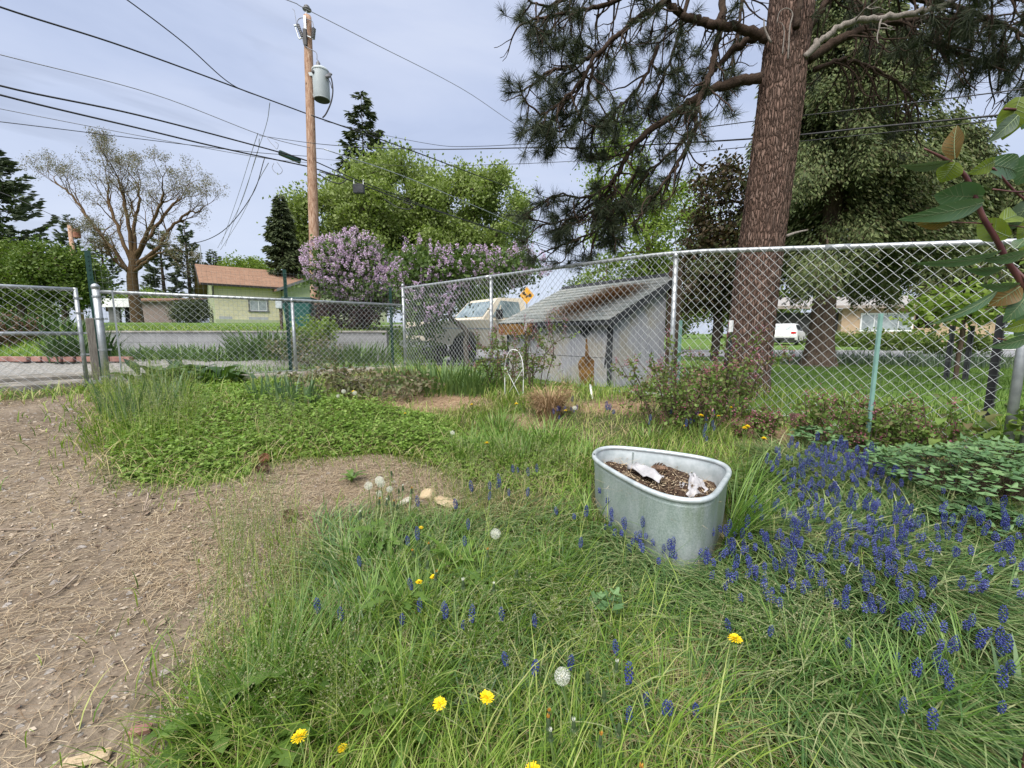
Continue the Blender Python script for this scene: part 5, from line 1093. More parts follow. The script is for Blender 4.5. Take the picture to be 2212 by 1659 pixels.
limb([(1660,84),(1597,59),(1555,56),(1512,45),(1475,32),(1443,0),(1420,-50)], [4.3, 4.3, 4.2], .050, .03, .8, .7, .2, start=.35)
limb([(1655,66),(1592,101),(1549,144),(1512,197),(1480,262)], [4.4, 4.7], .045, .012, 1.0, .7, .25, start=.4)
limb([(1470,-40),(1432,5),(1373,43),(1331,80),(1288,117),(1245,139),(1187,155),(1155,181)], [4.2, 4.2, 4.1], .036, .010, 1.15, .85, .15, start=.05)
limb([(1288,117),(1256,171),(1208,224),(1165,251)], [4.13, 4.0], .020, .009, 1.4, .95, .08, start=.1)
limb([(1280,140),(1265,220),(1235,270),(1190,290)], [4.2, 4.3], .016, .008, 1.2, .9, .1, start=.1, lmul=.8)
limb([(1400,-60),(1330,0),(1260,22),(1192,32),(1130,50)], [4.3, 4.2], .028, .009, 1.2, .95, .08, start=.05)
limb([(1352,341),(1320,395),(1267,427),(1208,421),(1165,440)], [4.72, 4.7], .020, .008, 1.3, .9, .1, start=.15)
limb([(1340,400),(1290,450),(1245,469),(1165,488)], [4.8, 4.7], .016, .008, 1.3, .85, .1, start=.1, lmul=.8)
limb([(1380,360),(1345,430),(1300,490),(1240,520),(1198,536)], [4.75, 4.9], .018, .008, 1.2, .75, .2, start=.1, lmul=.8)
limb([(1501,277),(1450,330),(1390,380),(1340,460),(1310,520)], [4.5, 4.9], .018, .008, 1.1, .7, .25, start=.1, lmul=.8)
limb([(1420,100),(1390,170),(1350,220),(1300,260),(1262,300)], [4.5, 4.6], .020, .008, 1.2, .9, .1, start=.05, lmul=.9)
limb([(1500,-60),(1470,60),(1440,150),(1400,230)], [4.7, 4.9], .025, .009, 1.0, .85, .12, start=.1)
limb([(1600,-60),(1600,40),(1585,120),(1570,210)], [4.9, 4.8], .022, .009, 1.0, .6, .3, start=.1, lmul=.8)
limb([(1300,-50),(1240,-10),(1180,10),(1140,0)], [4.5, 4.4], .020, .008, 1.3, .95, .05, start=.05)
# right-hand side
limb([(1737,124),(1779,82),(1832,51),(1907,37),(1987,27),(2061,0),(2150,-50)], [4.25, 4.1, 3.9], .034, .022, .35, .0, 1.0, 'dead_limb', start=.3, lmul=.7)
limb([(1745,130),(1805,91),(1864,64),(1939,48),(2019,48),(2029,91),(2077,117),(2141,131),(2230,123)], [4.4, 4.4, 4.2], .050, .012, 1.1, .30, .6, droop=.5, start=.15, lmul=1.1)
limb([(1750,56),(1790,0),(1840,-50)], [4.4, 4.3], .04, .03, .9, .5, .3, start=.2)
limb([(1760,150),(1820,130),(1890,150),(1950,190),(1990,250)], [4.6, 4.9], .028, .008, 1.2, .22, .7, droop=.6, start=.15, lmul=1.1)
limb([(1860,-50),(1960,-10),(2080,20),(2180,60),(2260,110)], [4.2, 4.0], .035, .010, 1.2, .75, .2, droop=.45, start=.02)
limb([(1800,-60),(1870,20),(1960,60),(2040,110),(2100,170)], [4.8, 5.0], .03, .009, 1.2, .5, .4, droop=.5, start=.05, lmul=1.05)
limb([(2000,-70),(2080,-30),(2160,-10),(2240,10)], [3.9, 3.8], .025, .009, 1.3, .85, .1, droop=.4, start=.02)
limb([(1720,60),(1735,-20),(1760,-80)], [4.15, 4.1], .03, .02, .5, .3, .4, start=.3)
limb([(2020,60),(2090,40),(2160,60),(2220,40)], [4.4, 4.3], .016, .008, 1.3, .75, .2, droop=.4, start=.05, lmul=.8)
for q, r_ in (([(1702,128),(1706,60),(1712,30),(1700,18),(1684,26),(1678,50)], .008), ([(1690,118),(1694,70),(1690,52),(1682,48)], .006), ([(1700,510),(1712,505),(1730,500),(1745,497)], .016), ([(1665,92),(1652,62),(1650,40)], .012)):
    mb = MB(); P = spline([at(x, y, 4.14)-pine_base for x, y in q], 5); mb.tube(P, np.linspace(r_, r_*.4, len(P)), 7); mb.build('dead_stub', MT['dead_limb'], pine, True)
# crown above the frame, so that the tree is whole
for k_ in range(16):
    z = rng.uniform(6.5, 14.5); a = rng.uniform(0, 2*math.pi); L = (15.5-z)*.26+.3; c0 = np.array([np.interp(z, ctr[:, 2], ctr[:, 0]), np.interp(z, ctr[:, 2], ctr[:, 1]), z]); mb = MB(); A, dd = wig(c0, np.array([math.cos(a), math.sin(a), .1]), L, 8, .15, .25, .12); mb.tube(A, np.linspace(.05, .012, len(A)), 7); lo = mb.build('limb', MT['pine_limb'], pine, True); tw = MB()
    for q in range(2, 9):
        for _ in range(3):
            B, d3 = wig(A[q], rand_dirs(1)[0]+np.array([0, 0, -.2]), rng.uniform(.2, .6), 5, .2, .3, .2); tw.tube(B, np.linspace(.008, .004, 6), 4, False); tuft(B[-1], d3)
    tw.build('twigs', MT['pine_limb'], lo, True)
NP = np.array(NP); ND = unit(np.array(ND)); per = 74; n = len(NP)*per; k = np.repeat(np.arange(len(NP)), per)
s = rng.random(n); d = rand_dirs(n)*rng.uniform(.5, 1.15, n)[:, None]+ND[k]*.62; d[:, 2] -= .05; d = unit(d)
P = NP[k]-ND[k]*(s*.075)[:, None]; L = rng.uniform(.085, .155, n); w_ = .0016
side = unit(np.cross(d, rand_dirs(n)))*w_; mid = P+d*(L*.55)[:, None]; tip = P+d*L[:, None]-np.array([0, 0, 1])*(L*.10)[:, None]
V = np.stack([P-side, P+side, mid+side, tip, mid-side], 1).reshape(-1, 3); b5 = np.arange(n)[:, None]*5
mb = MB(); mb.add(V, np.hstack([b5, b5+1, b5+2, b5+4])); mb.F.setdefault(3, []).append(np.hstack([b5+4, b5+2, b5+3])); mb.build('needles', LM['needle'], pine)
print('pine tufts', len(NP))
# ------------------------------------------------------------------ ground cover of the yard
def scatter(n, r0=.45, r1=8.6, az=66, pw=1.0, poly=None, notin=(), soft=.0):
    out = []
    got = 0; tries = 0
    while got < n and tries < 40:
        m = int(n*1.5)+50; u = rng.random(m); r = (r0**pw+(r1**pw-r0**pw)*u)**(1/pw); a = np.radians(rng.uniform(-az, az, m)); P = np.column_stack([r*np.sin(a), r*np.cos(a)])
        k = inside(P, YARD) if poly is None else inside(P, poly)
        for q in notin:
            ins = inside(P, q); d = edge_dist(P, q)
            k &= ~(ins & (d > rng.exponential(.05+soft, m)))
        P = P[k]; out.append(P); got += len(P); tries += 1
    P = np.vstack(out)[:n]; return np.column_stack([P, Hg(P[:, 0], P[:, 1])])
def patchy(P, f, lo, hi, seed=0):
    s = np.sin(P[:, 0]*f+1.7*np.sin(P[:, 1]*f*.8+seed)+seed)+np.sin(P[:, 1]*f*1.3+1.3*np.sin(P[:, 0]*f*1.1+2+seed)); return sm(lo, hi, s)
def stuff(mb, name, mat): return tag(mb.build(name, mat), kind='stuff')
# tank footprint, needed to keep grass out of it
Z4 = lambda x, y: ((1650+x/3.687)*.7373, (1250+y/3.687)*.7373)
RIMZ = .515
def on_z(x, y, z): d_ = at(x, y, 1)-np.array([0, 0, CZ]); k = (z-CZ)/d_[2]; return (d_*k)[:2]
RIM = np.array([on_z(*Z4(*q), RIMZ) for q in ((297,330),(318,275),(360,245),(430,225),(520,218),(640,222),(860,246),(1180,285),(1480,322),(1680,372),(1780,420),(1828,470),(1815,520),(1760,580),(1715,640),(1690,710),(1640,770),(1560,805),(1440,818),(1300,808),(1150,780),(1000,738),(850,668),(700,585),(560,505),(430,425),(345,372))])
def closed_spline(P, per=4):
    n = len(P); out = []
    for i in range(n):
        p0, p1, p2, p3 = P[i-1], P[i], P[(i+1) % n], P[(i+2) % n]; t = np.linspace(0, 1, per, endpoint=False)[:, None]
        out.append(.5*((2*p1)+(-p0+p2)*t+(2*p0-5*p1+4*p2-p3)*t**2+(-p0+3*p1-3*p2+p3)*t**3))
    return np.vstack(out)
for _ in range(2): RIM = .25*np.roll(RIM, 1, 0)+.5*RIM+.25*np.roll(RIM, -1, 0)
RIM = closed_spline(RIM, 3); TC = RIM.mean(0); FOOT = TC+(RIM-TC)*.93
LM['grass'] = leafmat('fresh_grass', [(.06,.13,.016), (.115,.21,.026), (.185,.29,.04), (.27,.355,.07), (.41,.42,.17)], .36, .5, .3)
LM['grass_deep'] = leafmat('deep_green_grass', [(.055,.125,.020), (.095,.19,.030), (.15,.255,.045), (.22,.31,.08)], .3, .45, .4)
LM['straw'] = leafmat('straw', [(.26,.20,.10), (.38,.30,.16), (.48,.41,.24), (.22,.15,.08)], .15, .8)
LM['needles_dry'] = leafmat('dry_needles', [(.15,.10,.06), (.29,.21,.13), (.42,.33,.21), (.52,.44,.31)], .05, .8)
LM['chips'] = leafmat('bark_chips', [(.08,.055,.04), (.19,.14,.10), (.29,.225,.16), (.42,.36,.28), (.16,.13,.10)], 0, .9)
LM['clover'] = leafmat('clover_leaves', [(.09,.165,.024), (.14,.235,.034), (.19,.30,.055), (.26,.35,.09)], .38, .5, .3)
LM['strap'] = leafmat('hyacinth_leaves', [(.036,.085,.024), (.068,.14,.038), (.115,.20,.058), (.20,.27,.10), (.34,.36,.18)], .25, .38, .5)
LM['airy'] = leafmat('airy_seed_heads', [(.14,.17,.07), (.22,.24,.12), (.30,.29,.17), (.12,.18,.06)], .3)
def clear_tank(V, Fq, per):
    """drop the blades that would pierce the tank"""
    n = len(V)//per; big = TC+(RIM-TC)*1.0; bad = (inside(V[:, :2], big) & (V[:, 2] < RIMZ+.25)).reshape(n, per).any(1); keep = ~bad; fp = len(Fq)//n
    Vk = V.reshape(n, per, 3)[keep].reshape(-1, 3); idx = np.cumsum(keep)-1; Fk = (Fq.reshape(n, fp, 4)[keep]-(np.arange(n)[keep]*per)[:, None, None]+(idx[keep]*per)[:, None, None]).reshape(-1, 4); return Vk, Fk
# 1 - turf
P = scatter(92000, .40, 8.2, 68, .92, None, [PATH, FOOT]+MULCH, .06)
den = np.ones(len(P)); dm = inside(P[:, :2], MUSC); dc = inside(P[:, :2], CLOVER)
den[dm] = .32; den[dc] = .9; den *= .35+.65*patchy(P[:, :2], 2.1, -1.2, .6, 3)
P = P[rng.random(len(P)) < den]; r = np.hypot(P[:, 0], P[:, 1]); n = len(P)
tall = patchy(P[:, :2], 1.3, -.6, 1.2, 1)
L = rng.gamma(5, .019, n)*(.65+.75*tall)*np.interp(r, [0, 1.4, 3, 8], [1.25, 1.1, 1.0, .95])
L = np.where(dm[:0].size and False, L, L); w_ = np.maximum(.0040, .0014*r)*rng.uniform(.7, 1.35, n)
clump = 1.6*np.sin(P[:, 0]*3.1+np.sin(P[:, 1]*2.7)*2)+1.2*np.sin(P[:, 1]*4.3+P[:, 0])
V, Fq = blades(P, clump+rng.normal(0, 1.1, n), L, w_, rng.uniform(0, .55, n), rng.uniform(.6, 2.3, n), 4, .1, 1.0)
mb = MB(); mb.add(*clear_tank(V, Fq, 10)); stuff(mb, 'grass', LM['grass'])
# 2 - arching tussocks: beside the tank, along the middle, at the weedy edge
mb = MB()
def tussock(xy, n, R, L0, w0, lean=(.2, 1.6), sag=1.0):
    a = rng.uniform(0, 6.283, n); q = np.sqrt(rng.random(n))*R; B = np.column_stack([xy[0]+np.cos(a)*q, xy[1]+np.sin(a)*q]); B = np.column_stack([B, Hg(B[:, 0], B[:, 1])])
    V, Fq = blades(B, a+rng.normal(0, .5, n), L0*rng.uniform(.55, 1.15, n), w0*rng.uniform(.7, 1.3, n), rng.uniform(0, lean[0], n)+.25*q/R, rng.uniform(lean[0]+.5, lean[1], n), 6, .08, sag); mb.add(*clear_tank(V, Fq, 14))
for x, y, n, R, L0, w0 in ((1530,1185,190,.10,.42,.006),(1575,1150,170,.12,.42,.0058),(1480,1205,90,.08,.30,.0055),(1620,1060,80,.10,.30,.005),(1500,1190,60,.07,.30,.006),(1470,1215,50,.06,.26,.005),(1090,985,160,.22,.30,.006),(1180,965,150,.2,.28,.006),(1130,1010,120,.2,.28,.006),(1010,990,120,.16,.26,.006),(1250,1010,100,.16,.25,.005),(1080,940,120,.2,.26,.007),(1280,1130,90,.1,.24,.005),(840,1250,90,.09,.30,.005),(800,1350,110,.10,.28,.005),(900,1350,110,.10,.26,.005),(620,1480,120,.10,.30,.0045),(560,1560,120,.10,.30,.0045),(720,1560,110,.10,.28,.0045),(860,1560,110,.1,.26,.005),(740,1240,60,.07,.26,.0045),(1050,1300,110,.12,.24,.005),(1180,1270,110,.12,.22,.005),(950,1180,100,.12,.22,.005),(1500,1560,70,.08,.22,.004),(1850,1560,110,.1,.26,.005),(1700,1480,90,.09,.24,.005),(1970,1600,110,.1,.26,.005),(2100,1520,90,.1,.26,.005),(1350,1010,70,.1,.22,.004),(700,1430,90,.09,.28,.004),(640,1360,70,.09,.28,.0035),(980,1450,110,.1,.24,.005),(1120,1620,80,.08,.2,.005),(480,1600,80,.07,.26,.004),(1500,950,70,.15,.22,.006),(1400,960,70,.15,.2,.006)):
    tussock(hit(x, y)[:2], n, R, L0, w0)
stuff(mb, 'grass', LM['grass_deep'])
# 3 - tall pale seeding grass
mb = MB(); mh = MB()
def seeding(poly_px, n, L0, hw=.0017):
    Q = poly_hit(poly_px); P = scatter(n, .45, 8, 66, 1.0, Q, [FOOT]); n = len(P); Lb = L0*rng.uniform(.55, 1.1, n); hd = rng.uniform(0, 6.283, n); r = np.hypot(P[:, 0], P[:, 1])
    a1 = rng.uniform(.15, .8, n); V, Fq = blades(P, hd, Lb, np.maximum(hw, .0006*r), rng.uniform(0, .25, n), a1, 6, .35); mb.add(V, Fq)
    tips = V.reshape(n, 7, 2, 3).mean(2); m = 26; k = np.repeat(np.arange(n), m); t = rng.uniform(4.2, 6, n*m); i0 = np.minimum(t.astype(int), 5); f = (t-i0)[:, None]
    c = tips[k, i0]*(1-f)+tips[k, i0+1]*f; off = rng.normal(0, 1, (n*m, 3))*np.array([.013, .013, .008])*np.interp(t, [4.2, 6], [1.5, .35])[:, None]
    V, Fq = leaves_at(c+off, .0085, .0034, .1, np.array([0, 0, .6])); mh.add(V, Fq)
seeding([(470,1150),(640,1130),(700,1300),(620,1500),(480,1520),(420,1480),(470,1330)], 420, .36)
seeding([(215,880),(330,850),(430,880),(430,990),(270,1010),(215,960)], 520, .50, .0022)
seeding([(540,930),(640,900),(720,930),(700,980),(560,1000)], 160, .34, .002)
seeding([(420,1520),(700,1480),(900,1560),(900,1659),(400,1659)], 260, .32)
seeding([(960,1000),(1230,990),(1240,1100),(980,1120)], 240, .26)
seeding([(1500,1380),(1800,1330),(1850,1500),(1600,1560)], 200, .24)
seeding([(780,1060),(1080,1040),(1100,1250),(800,1300)], 160, .26)
seeding([(1000,1350),(1350,1300),(1400,1500),(1000,1600)], 160, .24)
stuff(mb, 'meadow_grass', LM['grass']); stuff(mh, 'seed_heads', LM['airy'])
# 4 - clover and low broad leaves
def leafcarpet(poly, n, z0, z1, lf, mat, name, pw=1.0, near=False):
    P = scatter(n, .5, 8.3, 68, pw, poly, [PATH] if not near else []); n = len(P); hump = .5+.5*patchy(P[:, :2], 2.6, -1.4, 1.4, 5); e = np.clip(edge_dist(P[:, :2], poly)/.25, .25, 1)*rng.uniform(.6, 1.5, n)
    k = np.repeat(np.arange(n), 3); B = P[k].copy(); B[:, 2] += (np.repeat(rng.uniform(z0, z1, n)**1.0*hump*e, 3)); a = np.repeat(rng.uniform(0, 6.28, n), 3)+np.tile([0, 2.09, 4.19], n)+rng.normal(0, .2, 3*n)
    tilt = np.repeat(rng.normal(0, .35, n), 3); d = np.column_stack([np.cos(a), np.sin(a), rng.normal(-.05, .25, 3*n)+tilt*np.cos(a)]); nr = np.column_stack([rng.normal(0, .3, (3*n, 2)), np.ones(3*n)])
    s = np.repeat(rng.uniform(.55, 1.5, n), 3)*lf; V, Fq = leaf_quads(B, d, nr, s, s*.95, .12); m_ = MB(); m_.add(V, Fq); return stuff(m_, name, mat)
leafcarpet(CLOVER, 13000, .01, .17, .022, LM['clover'], 'clover')
P_ = poly_hit([(360,1640),(440,1500),(520,1450),(800,1480),(1150,1550),(1200,1659)]); leafcarpet(P_, 1500, .01, .10, .018, LM['clover'], 'clover', 1, True)
P_ = poly_hit([(560,1330),(800,1200),(1250,1150),(1350,1450),(1250,1660),(420,1660),(470,1500)]); leafcarpet(P_, 3200, .01, .09, .030, LM['clover'], 'weed_leaves', 1, True)
P_ = poly_hit([(830,960),(1010,930),(1250,930),(1300,990),(1250,1080),(1000,1040)]); leafcarpet(P_, 2600, .02, .12, .018, LM['clover'], 'clover', 1, True)
# 5 - grape hyacinth foliage: flopped straps
P = scatter(17000, .5, 5, 66, 1.0, MUSC, [FOOT, MULCH[3]], .03); extra = scatter(3800, .6, 5, 60, 1.0, poly_hit([(680,1130),(1250,1090),(1340,1330),(1560,1500),(1560,1659),(1000,1659),(720,1420)])); P = np.vstack([P, extra]); n = len(P)
P[:, :2] = np.round(P[:, :2]/.11)*.11*.35+P[:, :2]*.65; P[:, 2] = Hg(P[:, 0], P[:, 1])
fl_ = 2.2*np.sin(P[:, 0]*1.7+P[:, 1]*2.1)+1.5*np.sin(P[:, 1]*3.7-P[:, 0]*1.1)
V, Fq = blades(P, fl_+rng.normal(0, .8, n), rng.uniform(.14, .32, n), rng.uniform(.0042, .0072, n), rng.uniform(.25, .95, n), rng.uniform(1.5, 2.2, n), 6, .18, .7)
V[:, 2] = np.maximum(V[:, 2], Hg(V[:, 0], V[:, 1])+.006); V, Fq = clear_tank(V, Fq, 14); mb = MB(); mb.add(V, Fq); stuff(mb, 'hyacinth_leaves', LM['strap'])
# 6 - dry grass
mb = MB(); P = np.vstack([scatter(3600, .5, 4, 66, 1, DRY), scatter(15000, .45, 8, 68, 1.0, None, [PATH, FOOT]+MULCH)])
q = scatter(40000, .45, 8, 68, 1.0, None, [FOOT]); d = edge_dist(q[:, :2], PATH); q = q[rng.random(len(q)) < np.exp(-(d/.10)**2)*.30]; P = np.vstack([P, q]); n = len(P)
V, Fq = blades(P, rng.uniform(0, 6.28, n), rng.uniform(.07, .24, n), np.maximum(.0022, .0009*np.hypot(P[:, 0], P[:, 1])), rng.uniform(.3, 1.4, n), rng.uniform(1.2, 2.1, n), 4, .3)
V[:, 2] = np.maximum(V[:, 2], Hg(V[:, 0], V[:, 1])+.004); mb.add(V, Fq); stuff(mb, 'dry_grass', LM['straw'])
# 7 - needle litter, chips and crumbs on the bare ground
def litter(poly, n, L0, w0, pw=1.0, h=.010, flow=None, seed=0, cut=.15):
    P = scatter(n, .40, 8, 68, pw, poly, [FOOT]); P = P[rng.random(len(P)) < cut+(1-cut)*patchy(P[:, :2], 2.4, -1, 1.0, seed)]; n = len(P); a = rng.uniform(0, 6.283, n) if flow is None else flow+rng.normal(0, .6, n)
    d = np.column_stack([np.cos(a), np.sin(a), rng.normal(0, .07, n)]); L = L0*rng.uniform(.35, 1.15, n); P[:, 2] += rng.uniform(.002, h, n); r = np.hypot(P[:, 0], P[:, 1]); w_ = np.maximum(w0, .0005*r)
    bend = rng.normal(0, .18, n)*L; s = np.column_stack([-np.sin(a), np.cos(a), np.zeros(n)]); A = P-d*(L/2)[:, None]; B = P+d*(L/2)[:, None]; M_ = P+s*bend[:, None]
    V = np.stack([A-s*w_[:, None]/2, A+s*w_[:, None]/2, M_+s*w_[:, None]/2, M_-s*w_[:, None]/2, B+s*w_[:, None]/2, B-s*w_[:, None]/2], 1).reshape(-1, 3); b = np.arange(n)[:, None]*6
    V[:, 2] = np.maximum(V[:, 2], Hg(V[:, 0], V[:, 1])+.0035); return V, np.vstack([np.hstack([b, b+1, b+2, b+3]), np.hstack([b+3, b+2, b+4, b+5])])
mb = MB(); mb.add(*litter(PATH, 15000, .11, .0012, .9, .012, None, 2)); mb.add(*litter(PATH, 8000, .14, .0012, .8, .012, None, 7, .05))
NEED = poly_hit([(540,1030),(640,1000),(860,990),(990,1050),(1000,1100),(800,1140),(640,1200),(540,1260),(380,1330),(250,1250),(300,1120)])
mb.add(*litter(NEED, 5200, .11, .0014, 1, .014, None, 4))
for q in MULCH: mb.add(*litter(q, 3800, .12, .0018, 1, .03, None, 1, .5))
for q in ([(900,1010),(1050,990),(1080,1110),(980,1120)],[(1100,900),(1300,890),(1300,960),(1120,950)],[(1560,980),(1720,990),(1700,1060),(1600,1050)]): mb.add(*litter(poly_hit(q), 900, .11, .0015, 1, .03))
stuff(mb, 'pine_needles', LM['needles_dry'])
mb = MB(); P = scatter(26000, .40, 8, 68, .9, PATH, []); P = P[rng.random(len(P)) < .25+.75*patchy(P[:, :2], 3.3, -1, 1, 9)]; n = len(P); P[:, 2] += .004; a = rng.uniform(0, 6.28, n); d = np.column_stack([np.cos(a), np.sin(a), rng.normal(0, .25, n)]); nr = np.column_stack([rng.normal(0, .45, (n, 2)), np.ones(n)]); s = rng.gamma(2.0, .0030, n)+.0025
V, Fq = leaf_quads(P, d, nr, s*1.6, s*.8); mb.add(V, Fq); stuff(mb, 'wood_chips', LM['chips'])
mb = MB(); P = scatter(2600, .45, 8, 68, .9, PATH, []); n = len(P); s = rng.gamma(2.0, .0025, n)+.002; o8 = np.array([[1,0,0],[0,1,0],[-1,0,0],[0,-1,0],[0,0,.7],[0,0,-.7]]); J = rng.uniform(.6, 1.3, (n, 6, 1)); V = (P[:, None]+o8[None]*J*s[:, None, None]).reshape(-1, 3); b = np.arange(n)[:, None, None]*6; Ft = (np.array([[0,1,4],[1,2,4],[2,3,4],[3,0,4],[1,0,5],[2,1,5],[3,2,5],[0,3,5]])[None]+b).reshape(-1, 3); mb.add(V, Ft); stuff(mb, 'pebbles', M('pale_pebbles', (.13,.115,.10), (.32,.29,.26), 30, .9))
# 8 - lawn beyond the tall fence and rough grass about the lane
FN = np.array([.679, .734])
def band_grass(pts, n, L0, w0, mat, name, cl=0):
    Q = np.array(pts); lo = Q.min(0); hi = Q.max(0); out = []
    P = lo+(hi-lo)*rng.random((n*2, 2)); P = P[inside(P, Q)][:n]; P = np.column_stack([P, Hg(P[:, 0], P[:, 1])]); m = len(P)
    V, Fq = blades(P, rng.uniform(0, 6.28, m), L0*rng.uniform(.5, 1.3, m), w0*rng.uniform(.7, 1.3, m), rng.uniform(0, .4, m), rng.uniform(.4, 1.5, m), 3); m_ = MB(); m_.add(V, Fq); return m_
LM['lawn'] = leafmat('lawn_blades', [(.05,.10,.018), (.075,.14,.024), (.11,.18,.035)], .3)
mb = band_grass([(1.0, 5.6), (3.5, 3.0), (6.5, 3.2), (12, 10.0), (9, 11.2), (2.4, 8.0)], 30000, .06, .007, LM['lawn'], ''); stuff(mb, 'lawn_grass', LM['lawn'])
mb = band_grass([(-13, 11.2), (-2.5, 11.2), (-2.5, 16), (-16, 17)], 16000, .09, .02, LM['lawn'], ''); V0 = band_grass([(-22, 9.2), (-11, 9.2), (-11, 14), (-24, 16)], 12000, .14, .02, None, ''); mb.add(np.vstack(V0.V), np.vstack(V0.F[4])); stuff(mb, 'lawn_grass', LM['grass'])
mb = band_grass([(-4.7, 5.7), (-2.3, 7.9), (-2.3, 11), (-6.5, 10.9), (-10.8, 10.9), (-10.5, 10.2), (-5.5, 8.9)], 3200, .13, .012, None, ''); stuff(mb, 'rough_grass', LM['grass_deep'])
Q = [(9.4, 9.3), (8.7, 11.0), (13.5, 11.6), (15.5, 9.6), (11.5, 8.4)]; mb = band_grass([(6.2, 11.4), (6.6, 12.4), (9.0, 12.0), (14.2, 9.8), (13.6, 8.8), (9.0, 10.9)], 2600, .42, .022, None, ''); stuff(mb, 'daffodil_leaves', leafmat('grey_green_straps', [(.06,.10,.06), (.10,.145,.09), (.16,.20,.13)], .25))
mb = band_grass([(1.4, 4.75), (3.6, 2.75), (4.2, 3.0), (2.0, 5.4)], 3500, .16, .006, None, ''); stuff(mb, 'rough_grass', LM['grass'])
# ------------------------------------------------------------------ stock tank
m, nt, out = new_mat('zinc_tank'); v = coords(nt, 'Object'); a = noise(nt, coords(nt, 'Object', (1, 1, .35)), 9, 7, .65)
cc = ramp(nt, a, [(.30, (.15,.215,.18)), (.46, (.235,.30,.275)), (.58, (.29,.345,.335)), (.74, (.40,.445,.45))])
cc = mix(nt, ramp(nt, noise(nt, coords(nt, 'Object', (1, 1, .25)), 6, 5), [(.50, (0, 0, 0)), (.64, (.75, .75, .75))]), cc, (.13,.19,.10))
spg = noise(nt, v, 130, 3, .7); cc = mix(nt, .22, cc, ramp(nt, spg, [(.35, (.12,.15,.14)), (.65, (.6,.63,.62))])); principled(nt, out, cc, .5, .25, .4, bump(nt, a, .15)); MT['zinc'] = m
MT['zinc_rim'] = M('zinc_rim', (.36,.41,.415), (.52,.56,.57), 16, .42, .35, 0, None, .5)
tg = float(Hg(*TC)); tank = empty('stock_tank', (*TC, tg-.06), 'galvanised oval stock tank used as a planter in the long grass', 'stock tank'); T0 = np.array([*TC, tg-.06])
n = len(RIM); hz = RIMZ-T0[2]
def ring(k, z): return np.column_stack([TC+(RIM-TC)*k, np.full(n, z+T0[2])])-T0
mb = MB(); prof = [(.925, 0), (.93, .02), (.955, hz*.4), (.972, hz*.8), (.985, hz-.035), (.985, hz-.03), (.978, hz-.027), (.985, hz-.012)]
V = np.vstack([ring(k, z) for k, z in prof]); i = np.arange(len(prof)-1)[:, None]*n; j = np.arange(n)[None]; mb.add(V, np.stack([i+j, i+(j+1) % n, i+n+(j+1) % n, i+n+j], -1).reshape(-1, 4)); mb.build('outer_wall', MT['zinc'], tank, True)
mb = MB(); prof = [(.972, hz-.008), (.965, hz-.03), (.962, hz-.034), (.955, hz-.08), (.935, hz-.24)]
V = np.vstack([ring(k, z) for k, z in prof]); i = np.arange(len(prof)-1)[:, None]*n; mb.add(V, np.stack([i+j, i+n+j, i+n+(j+1) % n, i+(j+1) % n], -1).reshape(-1, 4)); mb.build('inner_wall', MT['zinc_rim'], tank, True)
mb = MB(); R3 = ring(.985, hz); P = np.vstack([R3, R3[:2]]); mb.tube(P, .0135, 10, False); mb.build('rolled_rim', MT['zinc_rim'], tank, True)
mb = MB(); q = ring(.957, hz-.045)[int(n*.20)]; mb.box((q[0], q[1], hz-.12), (.012, .004, .2), rotz(.3)); mb.build('seam', MT['zinc'], tank)
# soil with crumbs
g = 40; lo = RIM.min(0); hi = RIM.max(0); gx_, gy_ = np.meshgrid(np.linspace(lo[0], hi[0], g), np.linspace(lo[1], hi[1], g)); G = np.column_stack([gx_.ravel(), gy_.ravel()])
soilz = lambda Q: RIMZ-.115+.018*np.sin(Q[:, 0]*19+2)+.014*np.sin(Q[:, 1]*23+Q[:, 0]*9)
rr = np.linspace(0, 1, 16); sr = np.vstack([TC+(RIM-TC)*.945*q for q in rr]); sz = soilz(sr)+rng.normal(0, .006, len(sr)); mb = MB()
i = np.arange(15)[:, None]*n; j = np.arange(n)[None]; mb.add(np.column_stack([sr, sz])-T0, np.stack([i+j, i+n+j, i+n+(j+1) % n, i+(j+1) % n], -1).reshape(-1, 4)); mb.build('soil', M('dark_potting_soil', (.022,.014,.010), (.085,.055,.038), 45, .95, 0, .8, 90, .1), tank, True)
TIN = TC+(RIM-TC)*.9
P = lo+(hi-lo)*rng.random((2600, 2)); P = P[inside(P, TIN)]; P = np.column_stack([P, soilz(P)+rng.uniform(.002, .016, len(P))]); nn = len(P); a = rng.uniform(0, 6.28, nn)
d = np.column_stack([np.cos(a), np.sin(a), rng.normal(0, .2, nn)]); V, Fq = leaf_quads(P, d, np.column_stack([rng.normal(0, .4, (nn, 2)), np.ones(nn)]), rng.gamma(2, .008, nn), rng.uniform(.003, .009, nn)); mb = MB(); mb.add(V, Fq)
k = rng.choice(nn, 170); ang = rng.uniform(0, 6.28, 170); d = np.column_stack([np.cos(ang), np.sin(ang), rng.uniform(-.05, .35, 170)]); V, Fq = leaf_quads(P[k]+[0, 0, .01], d, np.tile([0, 0, 1.], (170, 1)), rng.uniform(.05, .16, 170), .0022); mb.add(V, Fq); stuff(mb, 'dry_litter', LM['needles_dry'])
for a_, b_ in (((1130, 410), (1200, 620)), ((1085, 345), (1250, 560)), ((380, 310), (450, 400)), ((1030, 560), (1140, 720))):
    pass
MT['plastic'] = M('torn_white_plastic', (.30,.295,.30), (.42,.41,.42), 12, .35, 0, .3, 30, .5)
